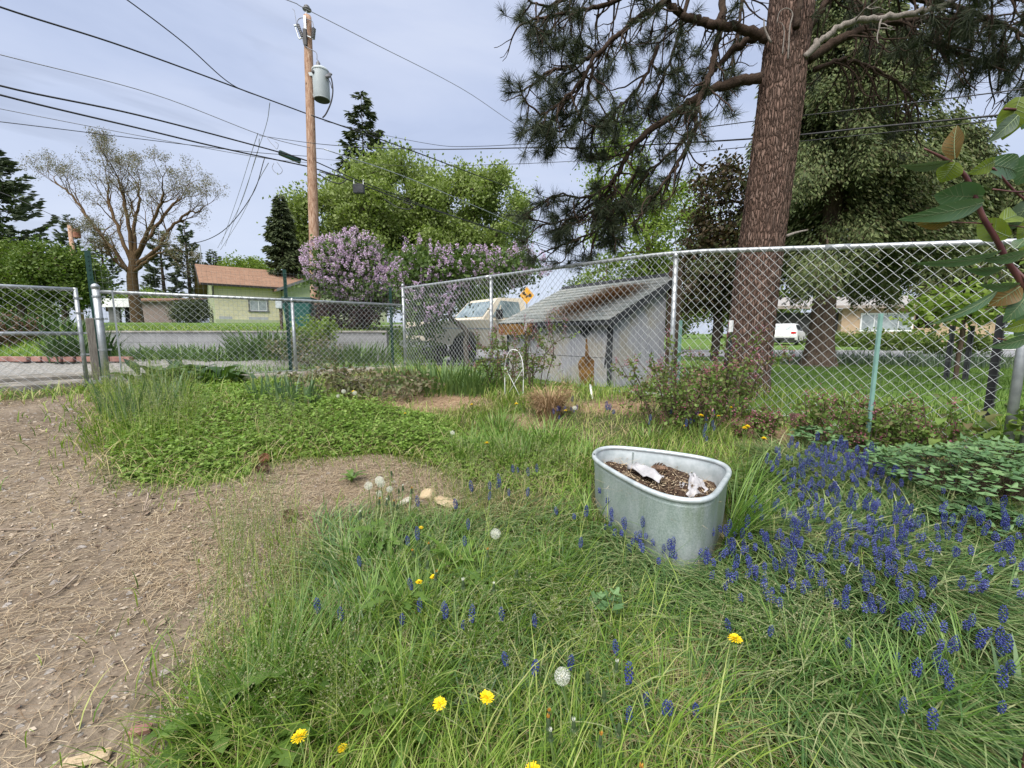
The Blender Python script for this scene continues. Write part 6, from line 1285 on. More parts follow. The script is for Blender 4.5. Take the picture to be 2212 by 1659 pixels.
def sheet_px(pts, z0, name, label, cat, wob_=.012, zlift=None, nx=12, ny=7):
    """crumpled sheet with four sides given on the soil"""
    A, B, D, E = [np.array(on_z(*Z4(*q), z0)) for q in pts]; u, v_ = np.meshgrid(np.linspace(0, 1, nx), np.linspace(0, 1, ny)); u = u.ravel()[:, None]; v_ = v_.ravel()[:, None]
    Q = (A*(1-u)+B*u)*(1-v_)+(E*(1-u)+D*u)*v_; z = z0+.012+wob_*np.sin(u*11+v_*3)+wob_*.8*np.sin(v_*9+u*5)+(zlift(u, v_) if zlift else 0)+rng.normal(0, .003, u.shape); Q = Q+rng.normal(0, .004, Q.shape)
    V = np.column_stack([Q, z]); mb = MB(); i = np.arange(ny-1)[:, None]*nx; j = np.arange(nx-1)[None]; mb.add(V, np.stack([i+j, i+j+1, i+nx+j+1, i+nx+j], -1).reshape(-1, 4)); o = mb.build(name, MT['plastic'], None, True, loc=[*Q.mean(0), z0]); so_m = o.modifiers.new('thickness', 'SOLIDIFY'); so_m.thickness = .0012; return tag(o, label, cat)
sz_ = RIMZ-.105
sheet_px([(690, 475), (850, 430), (1090, 580), (1035, 640)], sz_, 'plastic_scrap', 'long crumpled white plastic scrap by the pine cone in the tank', 'plastic scrap', .010, lambda u, v_: .022*np.sin(u*3.1))
sheet_px([(1350, 600), (1450, 580), (1565, 730), (1340, 770)], sz_, 'plastic_scrap', 'wide torn white plastic scrap at the near end of the tank', 'plastic scrap', .009, lambda u, v_: .03*(1-v_))
sheet_px([(1250, 630), (1340, 620), (1345, 660), (1255, 670)], sz_, 'plastic_scrap', 'smallest white plastic scrap, lying in the soil of the tank', 'plastic scrap', .006)
# pine cones
MT['cone'] = M('pine_cone_scale', (.10,.06,.038), (.26,.17,.115), 30, .8); MT['cone_red'] = M('reddish_cone_scale', (.15,.055,.03), (.28,.13,.07), 30, .75)
def cone(p, L, mat, label, rz=0, tilt=1.4):
    mb = MB(); nS = 70
    for k in range(nS):
        t = k/nS; a = k*2.39996; r = L*.34*math.sin(math.pi*(.12+.86*t))**.8; z = L*(t-.5); o_ = np.array([math.cos(a), math.sin(a), 0]); s = np.array([-math.sin(a), math.cos(a), 0]); w_ = L*.085; up = np.array([0, 0, 1.])
        b = o_*r*.45+up*z; e = o_*r*1.05+up*(z+L*.10); mb.add([b-s*w_*.5, b+s*w_*.5, e+s*w_, e+o_*L*.05+up*L*.03, e-s*w_], [[0, 1, 2, 4]]); mb.F.setdefault(3, []).append(np.array([[4, 2, 3]])+mb.n-5)
    mb.lathe([(.01, -L*.5), (L*.2, -L*.2), (L*.2, L*.2), (.01, L*.5)], 8)
    R = rotz(rz)@rotx(tilt); mb.V = [v_@R.T for v_ in mb.V]; o = mb.build('pine_cone', mat); o.location = p; return tag(o, label, 'pine cone', 'fallen pine cones')
h = hit(572, 1002); cone(h+[0, 0, .035], .095, MT['cone_red'], 'reddish pine cone at the clover edge', .4)
h = hit(566, 1022); cone(h+[0, 0, .03], .10, MT['cone'], 'grey brown pine cone just in front of the reddish one', 1.2)
h = hit(626, 1124); cone(h+[0, 0, .028], .085, MT['cone'], 'pine cone alone on the bare needle litter', .2)
p_ = on_z(*Z4(1030, 490), sz_); cone((*p_, sz_+.025), .09, MT['cone'], 'pine cone among the plastic inside the tank', .8)
h = hit(1353, 858); cone(h+[0, 0, .03], .10, MT['cone'], 'pine cone on the mulch by the shed corner', .5)
# stones
MT['tan_stone'] = M('tan_sandstone', (.34,.25,.15), (.50,.41,.28), 9, .9, 0, .5, 40, .2); MT['grey_stone'] = M('grey_brown_stone', (.16,.13,.11), (.30,.26,.22), 9, .9, 0, .5, 40, .2); MT['pale_stone'] = M('pale_stone', (.42,.39,.33), (.56,.53,.46), 9, .9, 0, .4, 40, .2)
def rock(x, y, sx, sy, sz, mat, label, rz=0, sink=.25, grp='loose stones in the yard'):
    bm = bmesh.new(); bmesh.ops.create_icosphere(bm, subdivisions=3, radius=1)
    dirs = rand_dirs(9); off = rng.uniform(.62, .95, 9)
    for v_ in bm.verts:
        c = np.array(v_.co); 
        for d_, o_ in zip(dirs, off):
            k = c@d_-o_
            if k > 0: c = c-d_*k*.92
        c = c*(1+rng.normal(0, .012)); v_.co = Vector(c*np.array([sx, sy, sz])/2)
    me = bpy.data.meshes.new('stone'); bm.to_mesh(me); bm.free(); me.materials.append(mat); h = hit(x, y); o = bpy.data.objects.new('stone', me); o.location = h+np.array([0, 0, sz*(.5-sink)]); o.rotation_euler = (rng.normal(0, .2), rng.normal(0, .2), rz); return tag(link(o), label, 'stone', grp)
rock(925, 1078, .105, .08, .085, MT['tan_stone'], 'upright tan stone behind the dandelion clocks', .3)
rock(962, 1092, .15, .08, .05, MT['tan_stone'], 'flat tan stone lying right of the upright one', -.2, .1)
rock(873, 1090, .10, .05, .04, MT['pale_stone'], 'small pale stone left of the tan stones', .6, .2)
rock(893, 1100, .05, .05, .035, MT['grey_stone'], 'little brown stone tucked under the upright tan stone', 0, .2)
rock(1662, 1140, .13, .09, .08, MT['grey_stone'], 'grey brown stone beside the tank tussock', .4, .15)
rock(1710, 1128, .12, .08, .06, MT['pale_stone'], 'pale flat stone behind the grey brown one right of the tank', .1, .1)
rock(1745, 1188, .13, .08, .05, MT['grey_stone'], 'flat brown stone among the blue flowers', -.3, .1)
rock(1690, 1172, .08, .06, .05, MT['tan_stone'], 'small tan stone between the two brown ones by the flowers', .2, .1)
for px, py, s_, mt_, nm, lb_ in ((305, 1588, (.05, .022, .02), MT['brick'], 'brick_chip', 'orange red brick chip on the bare dirt'), (190, 1650, (.10, .03, .012), MT['tan_stone'], 'wood_chip', 'pale split wood chip at the bottom left')):
    h = hit(px, py); mb = MB(); mb.rbox((0, 0, 0), (s_[0], s_[0], s_[2]), .004); mb.V[-1][:, 1] *= s_[1]/s_[0]; mb.V[-1] += rng.normal(0, .0015, mb.V[-1].shape); o = mb.build(nm, mt_); o.location = h+[0, 0, .012]; o.rotation_euler = (0, .1, .4); tag(o, lb_, nm.replace('_', ' '))
MT['twig'] = M('dry_twig', (.15,.11,.08), (.32,.26,.20), 20, .9)
for k, (q, l_) in enumerate((([(0, 1152), (40, 1150), (92, 1152)], 'straight dry twig at the left edge of the dirt'), ([(70, 1190), (40, 1215), (5, 1250)], 'pale forked twig below the straight one at the left edge'), ([(320, 1070), (322, 1095), (312, 1110), (330, 1098), (318, 1110)], 'curly pale dead stalk on the bare dirt'), ([(390, 1075), (440, 1066), (500, 1062)], 'thin dark twig along the clover edge'), ([(170, 1250), (120, 1290), (60, 1310)], 'long thin twig across the middle of the dirt'))):
    P = spline([hit(*p)+[0, 0, .012+(.04*(i_ % 2) if k == 2 else 0)] for i_, p in enumerate(q)], 5); mb = MB(); mb.tube(P, np.linspace(.0045, .002, len(P)), 6); o = mb.build('twig', MT['twig'], None, True, loc=P[0]); tag(o, l_, 'twig', 'twigs on the bare dirt')
# white hoops and pipe by the shed
hp = hit(1110, 862); dy = np.array([DR[0], DR[1]]); o = empty('wire_arch', hp, 'small white wire garden arch beside the shed stake', 'garden arch')
def arch(c, w_, h_): return [[*(dy*(c-w_/2)), -.03], [*(dy*(c-w_/2)), h_*.65], [*(dy*(c-w_*.3)), h_*.93], [*(dy*c), h_], [*(dy*(c+w_*.3)), h_*.93], [*(dy*(c+w_/2)), h_*.65], [*(dy*(c+w_/2)), -.03]]
mb = MB(); mb.tube(spline(arch(0, .28, .56), 5), .0042, 6); mb.build('hoop', MT['white_paint'], o, True)
for s_ in (-1, 1): mb = MB(); mb.tube([[*(dy*-.13*s_), .34], [*(dy*.12*s_), 0]], .003, 5); mb.build('cross_wire', MT['white_paint'], o, True)
a_ = at(1275, 832, 4.75); b_ = hit(1281, 864); mb = MB(); mb.tube([b_-[0, 0, .03], a_], .012, 10); o = mb.build('white_pipe', MT['white_paint'], None, True, loc=b_); tag(o, 'white painted stake leaning at the shed wall foot', 'stake')
# needle pile on the shed roof
mb = MB(); nn = 9000; u_ = rng.normal(.55, .24, nn); w_ = np.clip(rng.normal(.46, .30, nn), -.13, .95); u_ = u_+.35*w_*0+.10*np.sin(w_*7); k = (u_ > -.05) & (u_ < 1.35); u_, w_ = u_[k], w_[k]; P = np.array([rp(a1+.25*(1-b1), b1, .045+.05*rng.random()*max(0, 1-abs(b1-.45)*1.5)) for a1, b1 in zip(u_, w_)])+so_; nn = len(P); a = rng.uniform(0, 6.28, nn)
d = np.column_stack([np.cos(a), np.sin(a), rng.normal(0, .15, nn)]); V, Fq = leaf_quads(P, d, np.tile([0, 0, 1.], (nn, 1)), rng.uniform(.06, .16, nn), .006); mb.add(V, Fq); stuff(mb, 'needle_pile', leafmat('rusty_needles', [(.26,.14,.065), (.40,.24,.12), (.50,.34,.19)], .05, .8))
# ------------------------------------------------------------------ shrubs and weeds along the fences
LM['sucker'] = leafmat('young_lilac_leaves', [(.065,.12,.022), (.105,.175,.035), (.155,.225,.055), (.12,.09,.045)], .3)
LM['bud'] = leafmat('wine_red_buds', [(.16,.035,.06), (.25,.07,.11), (.33,.13,.18), (.20,.10,.07)], .2)
LM['wilt'] = leafmat('wilted_leaves', [(.12,.10,.06), (.18,.15,.09), (.10,.14,.05), (.22,.18,.12)], .2)
SG = 'young lilac shoots along the tall fence'
def shoots(label, foot, Ht, R, nst, per, nb, leaf=.032):
    o = empty('lilac_shrub', foot, label, 'shrub', SG); st_ = MB(); lf = MB(); bd_ = MB()
    for k in range(nst):
        a = rng.uniform(0, 6.28); q = R*.45*math.sqrt(rng.random()); p = np.array([math.cos(a)*q, math.sin(a)*q, -.03]); A, d_ = wig(p, np.array([math.cos(a)*.25, math.sin(a)*.25, 1.]), Ht*rng.uniform(.55, 1.05), 9, -.02, .0, .13); st_.tube(A, np.linspace(.006, .002, len(A)), 5, False)
        tips = [A]
        for _ in range(4):
            u_ = rng.integers(3, 9); B, _d = wig(A[u_], rand_dirs(1)[0]+np.array([0, 0, .5]), Ht*rng.uniform(.15, .35), 5, -.05, 0, .18); st_.tube(B, np.linspace(.0035, .0015, 6), 4, False); tips.append(B)
        for T in tips:
            m_ = per//5; i0 = rng.uniform(1.2, len(T)-1.01, m_); ii = i0.astype(int); c = T[ii]+(T[ii+1]-T[ii])*(i0-ii)[:, None]; V, Fq = leaves_at(c+rng.normal(0, .012, (m_, 3)), leaf, leaf*.66, .5); lf.add(V, Fq)
            if rng.random() < nb: c = T[-1]+rng.normal(0, 1, (26, 3))*np.array([.013, .013, .03]); V, Fq = leaves_at(c, .012, .010, .1); bd_.add(V, Fq)
    st_.build('stems', MT['bark_brown'], o, True); lf.build('leaves', LM['sucker'], o); bd_.build('flower_buds', LM['bud'], o); return o
shoots('lilac shoot with dark red buds in front of the shed wall beside the white-tipped stake', hit(1150, 850), .95, .25, 9, 90, .9)
shoots('lilac shoots with red buds at the second fence post left of the shed', hit(1085, 845), .85, .35, 12, 110, .6)
shoots('broad clump of lilac shoots with red buds left of the pine trunk', hit(1470, 925), .74, .60, 34, 90, .6)
shoots('tall thin lilac shoots with red buds against the pine trunk', hit(1560, 905), .80, .35, 14, 110, .8)
shoots('lilac shoots left of the pale green stake at the right', hit(1800, 975), .46, .40, 20, 85, .4)
shoots('lilac shoots right of the pale green stake at the right', hit(1965, 985), .44, .45, 20, 85, .45)
shoots('low lilac sprouts behind the near end of the tank', hit(1620, 945), .28, .35, 12, 80, .7)
def weeds(name, label, foot, n, R, L0, w0, mat, lean=(.1, 1.4), cat='weed', grp=None, sag=1.0, sx=1.0):
    a = rng.uniform(0, 6.28, n); q = np.sqrt(rng.random(n))*R; B = np.column_stack([np.cos(a)*q*sx, np.sin(a)*q, np.zeros(n)-.02]); V, Fq = blades(B, a+rng.normal(0, .6, n), L0*rng.uniform(.55, 1.15, n), w0*rng.uniform(.7, 1.3, n), rng.uniform(0, lean[0]+.15, n), rng.uniform(lean[0]+.25, lean[1], n), 6, .06, sag)
    mb = MB(); mb.add(V, Fq); o = mb.build(name, mat); o.location = foot; return tag(o, label, cat, grp)
LM['lance'] = leafmat('lance_leaves', [(.065,.12,.035), (.10,.17,.05), (.15,.22,.075)], .3, .5, .3); LM['iris'] = leafmat('iris_blades', [(.075,.135,.065), (.11,.18,.085), (.16,.23,.11)], .22, .4, .45); LM['dock'] = leafmat('dark_broad_leaves', [(.028,.06,.02), (.05,.095,.028), (.075,.13,.04)], .25, .45, .4)
weeds('weed_clump', 'mounded grey green weed clump at the foot of the fence corner', hit(950, 842), 420, .62, .46, .020, LM['lance'], (.2, 1.5), sx=1.2)
weeds('weed_clump', 'smaller weed clump just right of the mounded one by the fence', hit(1030, 850), 160, .32, .34, .018, LM['lance'], (.2, 1.5))
for k, (x, y, n_, R, L0, l_) in enumerate(((640, 878, 70, .22, .36, 'iris fan with small violet buds in front of the wilted brush'), (575, 868, 46, .18, .34, 'iris fan left of the violet budded one'), (355, 878, 60, .25, .36, 'pale iris fan by the big dark leaves'), (300, 905, 60, .25, .40, 'iris fan in the tall pale grass by the gate'), (880, 1215, 0, 0, 0, ''), (2200, 1560, 16, .05, .26, 'broad blue green iris leaves at the lower right edge'))):
    if n_: weeds('iris_plant', l_, hit(x, y), n_, R, L0, .022, LM['iris'], (.05, .8), 'iris', 'iris fans')
# broad single-leaf weeds
def ovate(L, w_, k=7, curl=.25, waves=0.0):
    t = np.linspace(0, 1, k); hw = w_*.5*np.sin(np.pi*np.clip(t*.93+.06, 0, 1))**.8*(1-.25*t); hw[-1] = .0006; z = curl*L*np.sin(t*1.5*1.0)*.35-curl*L*t**2*.9
    V = np.vstack([np.column_stack([-hw, t*L, z+hw*.28+waves*np.sin(t*9)*hw]), np.column_stack([0*t, t*L, z]), np.column_stack([hw, t*L, z+hw*.28-waves*np.sin(t*8+1)*hw])]); i = np.arange(k-1); Fq = np.vstack([np.column_stack([i, i+k, i+k+1, i+1]), np.column_stack([i+k, i+2*k, i+2*k+1, i+k+1])]); return V, Fq
def leaf_plant(name, label, foot, nl, L0, w0, mat, rise=(.3, 1.1), R=.05, cat='weed', grp=None, stalk=.0):
    mb = MB(); o = empty(name, foot, label, cat, grp)
    for k in range(nl):
        a = rng.uniform(0, 6.28); el = rng.uniform(*rise); L = L0*rng.uniform(.6, 1.1); V, Fq = ovate(L, w0*rng.uniform(.8, 1.2), 8, rng.uniform(.3, .9), .25); V = V@rotx(el).T@rotz(a-math.pi/2).T
        s = rng.uniform(0, stalk); V += np.array([math.cos(a)*R*rng.random(), math.sin(a)*R*rng.random(), s]); mb.add(V, Fq)
    mb.build('leaves', mat, o, True); return o
for x, y, n_, l_ in ((340, 838, 40, 'dark broad leaved dock at the left end of the curb'), (410, 832, 60, 'largest dark broad leaved dock against the curb'), (475, 838, 34, 'dark broad leaved dock at the right of its row by the curb')):
    leaf_plant('dock_plant', l_, hit(x, y), n_, .30, .15, LM['dock'], (.1, .9), .30, 'dock', 'dark docks by the curb', .16)
weeds('grass_tuft', 'tuft of taller grass standing among the docks', hit(440, 838), 160, .45, .40, .010, LM['grass_deep'], (.1, 1.1), 'grass tuft')
o, _ = broadleaf('wilted_brush', 'heap of wilted brown green lilac cuttings in front of the curb', 'brush heap', hit(775, 856), [((-.3, 0, .17), (.5, .35, .17)), ((.35, 0, .12), (.55, .35, .14))], 70, 26, .055, .03, .07, LM['wilt'], MT['bark_grey'], .012, [[0, 0, 0], [0, 0, .05], [0, 0, .08], [0, 0, .1]], None, .8, .1, 0.0, pw=.4, rmin=.0025)
# weeds beyond the low fence
WG = 'weed clumps along the lane and the retaining wall'
for x, y, Z, n_, R, L0, l_ in ((310, 785, 9.6, 200, .8, .40, 'weed clump at the left end of the retaining wall'), (430, 788, 9.4, 240, .9, .42, 'wide weed clump left of centre along the retaining wall'), (575, 788, 9.2, 300, .55, .78, 'tall dark weed clump under the yellow house wall'), (765, 785, 9.6, 240, .6, .6, 'weed clump right of the bin in front of the wall'), (100, 765, 11.5, 280, 1.1, .6, 'weed clump across the lane behind the gate'), (180, 775, 9.0, 200, .5, .75, 'dark weed clump just behind the gate stile'), (30, 735, 12.5, 200, 1.0, .5, 'weed clump on the bank at the left edge')):
    weeds('weed_clump', l_, gp(x, y, Z), n_, R, L0, .045, LM['lance'] if (x % 4) else LM['dock'], (.15, 1.3), 'weed', WG, sx=1.3)
broadleaf('leafy_shrub', 'light green shrub growing in front of the bin and pole foot', 'shrub', gp(688, 785, 10.0), [((-.1, 0, .55), (.42, .35, .45)), ((.15, 0, .72), (.3, .3, .25))], 50, 55, .07, .045, .10, LM['light'], MT['bark_brown'], .02, None, None)
broadleaf('dry_bush', 'thin twiggy shrub with sparse leaves below the bin', 'shrub', gp(665, 800, 8.6), [((0, 0, .35), (.8, .4, .3))], 70, 16, .05, .03, .10, LM['wilt'], MT['bark_grey'], .016, None, None, pw=.45, rmin=.003)
o, _ = broadleaf('leafy_shrub', 'reddish brown shrub on the bank at the left edge behind the gate', 'shrub', gp(8, 760, 10.5), [((0, 0, .35), (.7, .5, .35))], 40, 60, .07, .045, .12, leafmat('russet_leaves', [(.10,.05,.035), (.16,.09,.06), (.10,.08,.04)], .2), MT['bark_brown'], .02, None, None)
for x, y, Z, l_ in ((1850, 742, 27, 'low green shrub under the white framed window'), (1960, 742, 26, 'low green shrub right of the window of the beige house'), (1900, 760, 21, 'spreading ground shrub on the lawn of the beige house'), (2060, 770, 17, 'spreading ground shrub nearer the street at the right'), (1780, 735, 30, 'small shrub by the garage of the beige house')):
    broadleaf('leafy_shrub', l_, 'shrub', gp(x, y, Z), [((0, 0, .4), (1.5, .8, .4))], 36, 60, .14, .09, .22, LM['mid'], MT['bark_brown'], .03, None, 'low shrubs by the beige house')
# vine tangle behind the far end of the tall fence
leaf_plant('vine_weed', 'tangled leafy growth at the foot of the fence end on the right', hit(2120, 985), 90, .10, .06, LM['sucker'], (-.2, 1.0), .45, 'weed', None, .35)
# dead ornamental grass clump
hd = hit(1186, 903); o = empty('dead_grass_clump', hd, 'dead tan clump of grass standing before the shed', 'dead grass'); LM['dead'] = leafmat('dead_tan_blades', [(.20,.12,.06), (.32,.21,.12), (.44,.32,.19), (.16,.09,.05)], .1, .8)
def dead(n, R, L0, w0, lean, sag): 
    a = rng.uniform(0, 6.28, n); q = np.sqrt(rng.random(n))*R; B = np.column_stack([np.cos(a)*q, np.sin(a)*q, np.zeros(n)-.01]); return blades(B, a, L0*rng.uniform(.5, 1.1, n), w0*rng.uniform(.6, 1.3, n), rng.uniform(0, .25, n), rng.uniform(*lean, n), 7, .2, sag)
mb = MB(); V, Fq = dead(520, .10, .40, .006, (1.2, 3.0), 1.6); mb.add(V, Fq); V, Fq = dead(160, .12, .26, .006, (.8, 2.6), 1.2); mb.add(V, Fq)
c = np.array([.16, -.02, .26])+rng.normal(0, .05, (240, 3)); V, Fq = leaves_at(c, .05, .006, .1); mb.add(V, Fq); c = np.array([-.15, 0, .2])+rng.normal(0, .05, (200, 3)); V, Fq = leaves_at(c, .05, .006, .1); mb.add(V, Fq); mb.build('blades', LM['dead'], o)
mb = MB(); V, Fq = dead(26, .08, .46, .004, (.1, .6), 1); mb.add(V, Fq); mb.build('stalks', leafmat('dark_dead_stalks', [(.06,.04,.03), (.14,.09,.06)], 0, .8), o)
# columbines
LM['colum'] = leafmat('columbine_leaves', [(.065,.135,.055), (.10,.185,.07), (.15,.25,.10)], .22, .5, .3)
def lobed(r, k=3):
    """one leaflet: a fan with rounded lobes"""
    t = np.linspace(-1.15, 1.15, 13); rr = r*(.80+.20*np.cos(t*5.4))*(1-.10*np.abs(t)); V = np.vstack([[0, 0, 0], np.column_stack([np.sin(t)*rr, np.cos(t)*rr+.0*r, .10*r*np.cos(t*5.4)-.12*r*t*t])]); return V, [[0, i+1, i+2] for i in range(12)]
def columbine(label, foot, nl, R, z0, z1, lr=.040):
    o = empty('columbine_plant', foot, label, 'columbine', 'columbine plants by the right fence'); lf = MB(); st_ = MB()
    for k in range(nl):
        a = rng.uniform(0, 6.28); q = R*math.sqrt(rng.random()); c = np.array([math.cos(a)*q, math.sin(a)*q, (z0+(z1-z0)*(1-(q/R)**2)*rng.uniform(.75, 1.05))]); st_.tube(spline([[c[0]*.1, c[1]*.1, 0], [c[0]*.6, c[1]*.6, c[2]*.75], c], 3), .0013, 4, False)
        for e in range(3):
            b = a+(e-1)*2.0; s = rng.uniform(.75, 1.2); V, Ft = lobed(lr*s); V = V@rotx(rng.normal(-.05, .38)).T@rotz(b-math.pi/2).T+c+np.array([math.cos(b), math.sin(b), 0])*.014; lf.add(V, Ft)
    st_.build('stems', MT['bark_brown'], o); lf.build('leaves', LM['colum'], o); return o
for x, y, nl, R, z0, z1, l_ in ((2060, 1085, 130, .40, .16, .30, 'largest columbine mound spreading under the vine at the right'), (2170, 1080, 110, .36, .16, .32, 'columbine mound at the right edge of the view'), (1985, 1060, 60, .22, .10, .20, 'columbine mound right of the pale green stake'), (2120, 1150, 50, .2, .06, .14, 'low columbine leaves spilling forward over the blue flowers'), (1760, 985, 34, .16, .12, .22, 'small columbine left of the pale green stake'), (1850, 1000, 34, .18, .08, .18, 'small columbine at the foot of the pale green stake'), (1310, 1385, 8, .07, .10, .18, 'lone columbine sprout in the foreground grass')):
    columbine(l_, hit(x, y), nl, R, z0, z1)
# ------------------------------------------------------------------ flowers
LM['muscari'] = leafmat('grape_hyacinth_blue', [(.016,.022,.11), (.026,.036,.17), (.042,.058,.24), (.09,.115,.33)], .12, .5, .3); LM['stem'] = leafmat('green_stem', [(.09,.15,.04), (.14,.20,.06)], .15); LM['yellow'] = leafmat('dandelion_yellow', [(.80,.53,.008), (.86,.62,.012), (.90,.70,.03)], .15, .6); LM['clock'] = leafmat('dandelion_down', [(.66,.66,.62), (.80,.80,.77)], .3, .7); LM['clockcore'] = M('clock_core', (.28,.25,.15), (.38,.34,.22), 40); LM['budg'] = leafmat('bud_green', [(.03,.05,.025), (.055,.085,.035)], .1); LM['budtip'] = leafmat('bud_tip', [(.40,.16,.03), (.55,.30,.06)], .1)
OCT = np.array([[1,0,0],[0,1,0],[-1,0,0],[0,-1,0],[0,0,1],[0,0,-1.]]); OCF = np.array([[0,1,4],[1,2,4],[2,3,4],[3,0,4],[1,0,5],[2,1,5],[3,2,5],[0,3,5]])
def blobs(c, r):
    n = len(c); V = (c[:, None]+OCT[None]*np.asarray(r)[:, None, None]*rng.uniform(.8, 1.2, (n, 6, 1))).reshape(-1, 3); return V, (OCF[None]+np.arange(n)[:, None, None]*6).reshape(-1, 3)
def make_muscari(Hs, Lh, Rh, tilt):
    mb = MB(); P = spline([[0, 0, -.02], [.1*tilt*Hs, 0, Hs*.5], [tilt*Hs*.3, 0, Hs]], 4); mb.tube(P, .0016, 5); o = mb.build('grape_hyacinth', LM['stem'], None, True)
    n = 46; k = np.arange(n); t = k/n; a = k*2.39996; r = Rh*np.sin(np.pi*(.16+.72*t))**.9*np.where(t > .85, .7, 1); c = np.column_stack([np.cos(a)*r, np.sin(a)*r, Hs-.012+t*Lh-.002*np.cos(a)]); c[:, 0] += tilt*.3*(Hs+t*Lh*1.2)
    V, Ft = blobs(c, np.interp(t, [0, .7, 1], [.0042, .0036, .0022])*Rh/.011); V[:, 2] += 0; hb = MB(); hb.add(V, Ft); hb.build('flower_spike', LM['muscari'], o, True); return o
MV = [make_muscari(.135, .050, .0085, .1), make_muscari(.155, .058, .0090, .3), make_muscari(.11, .040, .0078, -.1), make_muscari(.135, .050, .0092, .5), make_muscari(.16, .044, .0075, .15)]
first = [True]*5
def place(protos, firsts, k, loc, label, group, s=1.0, rz=None, cat=None):
    if firsts[k]: o = protos[k]; firsts[k] = False
    else: o = copy_tree(protos[k])
    o.location = loc; o.rotation_euler = (rng.normal(0, .08), rng.normal(0, .08), rng.uniform(0, 6.28) if rz is None else rz); o.scale = (s, s, s); return tag(o, label, cat, group)
MG = 'blue grape hyacinths'
def hyas(pts, label, s0=1.0):
    for x, y in pts:
        h = hit(x, y); k = int(rng.integers(0, 5)); place(MV, first, k, h, label, MG, s0*rng.uniform(.85, 1.2), None, 'grape hyacinth')
def drift(poly_px, n, ncl, spread=.07):
    Q = poly_hit(poly_px); out = []; lo, hi = Q.min(0), Q.max(0)
    cs = []
    while len(cs) < ncl:
        c = lo+(hi-lo)*rng.random(2)
        if inside(c[None], Q)[0]: cs.append(c)
    for i_ in range(n):
        c = cs[int(rng.integers(ncl))]+rng.normal(0, spread, 2); out.append(c)
    out = np.array(out); k = ~inside(out, FOOT) & inside(out, YARD); return np.column_stack([out[k], Hg(out[k, 0], out[k, 1])])
def hyas_w(P, label, s0=1.0):
    for p in P: place(MV, first, int(rng.integers(0, 5)), p, label, MG, s0*rng.uniform(.85, 1.2), None, 'grape hyacinth')
hyas_w(drift([(1650,1010),(1800,1000),(1900,1050),(1780,1090),(1660,1060)], 34, 12), 'grape hyacinth in the drift behind and right of the tank', 1.05)
hyas_w(drift([(1760,1090),(1920,1070),(2040,1140),(2080,1220),(1900,1260),(1790,1180)], 70, 24), 'grape hyacinth in the densest part of the drift in front of the columbines')
hyas_w(drift([(2060,1160),(2230,1180),(2240,1290),(2100,1300)], 30, 12), 'grape hyacinth at the right edge by the bare needle patch')
hyas_w(drift([(1290,1130),(1400,1190),(1560,1210),(1700,1180),(1780,1240),(1600,1310),(1400,1260)], 50, 22), 'grape hyacinth in the drift in front of the tank')
hyas_w(drift([(1620,1260),(1850,1260),(2000,1330),(1900,1480),(1700,1430)], 30, 20), 'grape hyacinth scattered in the strappy leaves in front of the drift')
hyas_w(drift([(1950,1390),(2180,1410),(2180,1620),(1950,1640)], 20, 8), 'grape hyacinth in the lower right corner')
hyas_w(drift([(1370,940),(1560,930),(1540,975),(1400,975)], 16, 5), 'grape hyacinth in the row just behind the tank')
hyas_w(drift([(1205,890),(1330,885),(1330,925),(1210,925)], 14, 4), 'grape hyacinth right of the dead grass clump')
hyas_w(drift([(1030,1050),(1260,1060),(1260,1190),(1060,1190)], 14, 8), 'grape hyacinth in the grass left of the tank')
hyas([(890,1235),(912,1240),(1012,1250),(1018,1215),(992,1150),(1050,1140),(910,1150),(900,1330),(790,1290),(960,1420),(1012,1440),(1000,1425),(940,1400),(870,1400),(745,1400),(700,1395),(1090,1405),(1250,1260),(910,1390)], 'grape hyacinth in the grass of the middle foreground')
hyas([(1145,1525),(1110,1510),(1340,1490),(1355,1590),(1390,1600),(1415,1640),(1500,1620),(1440,1655),(1350,1650),(1160,1440),(1220,1520)], 'grape hyacinth near the bottom of the view around the large dandelion clock')
hyas([(1590,1440),(1640,1445),(1830,1480),(2030,1490)], 'grape hyacinth close to the single yellow dandelion at the right')
# the rest of the drift, past what one can count
mb = MB(); Pd = np.vstack([drift([(1650,1005),(1800,1000),(2000,1060),(2080,1150),(1900,1240),(1700,1200)], 240, 60, .09), drift([(1290,1130),(1500,1200),(1760,1180),(2000,1250),(2200,1200),(2210,1420),(1900,1430),(1600,1330),(1400,1260)], 210, 90, .09)])
for p in Pd:
    Hs = rng.uniform(.10, .155); Lh = rng.uniform(.03, .045); n_ = 22; t = np.arange(n_)/n_; a = np.arange(n_)*2.39996; r_ = .0075*np.sin(np.pi*(.16+.72*t))**.9; tl = rng.normal(0, .1, 2); c = np.column_stack([np.cos(a)*r_+tl[0]*(.1+t*Lh), np.sin(a)*r_+tl[1]*(.1+t*Lh), Hs-.01+t*Lh])+p; V, Ft = blobs(c, np.interp(t, [0, .7, 1], [.0042, .0036, .0022])); mb.add(V, Ft)
stuff(mb, 'hyacinth_flowers', LM['muscari'])
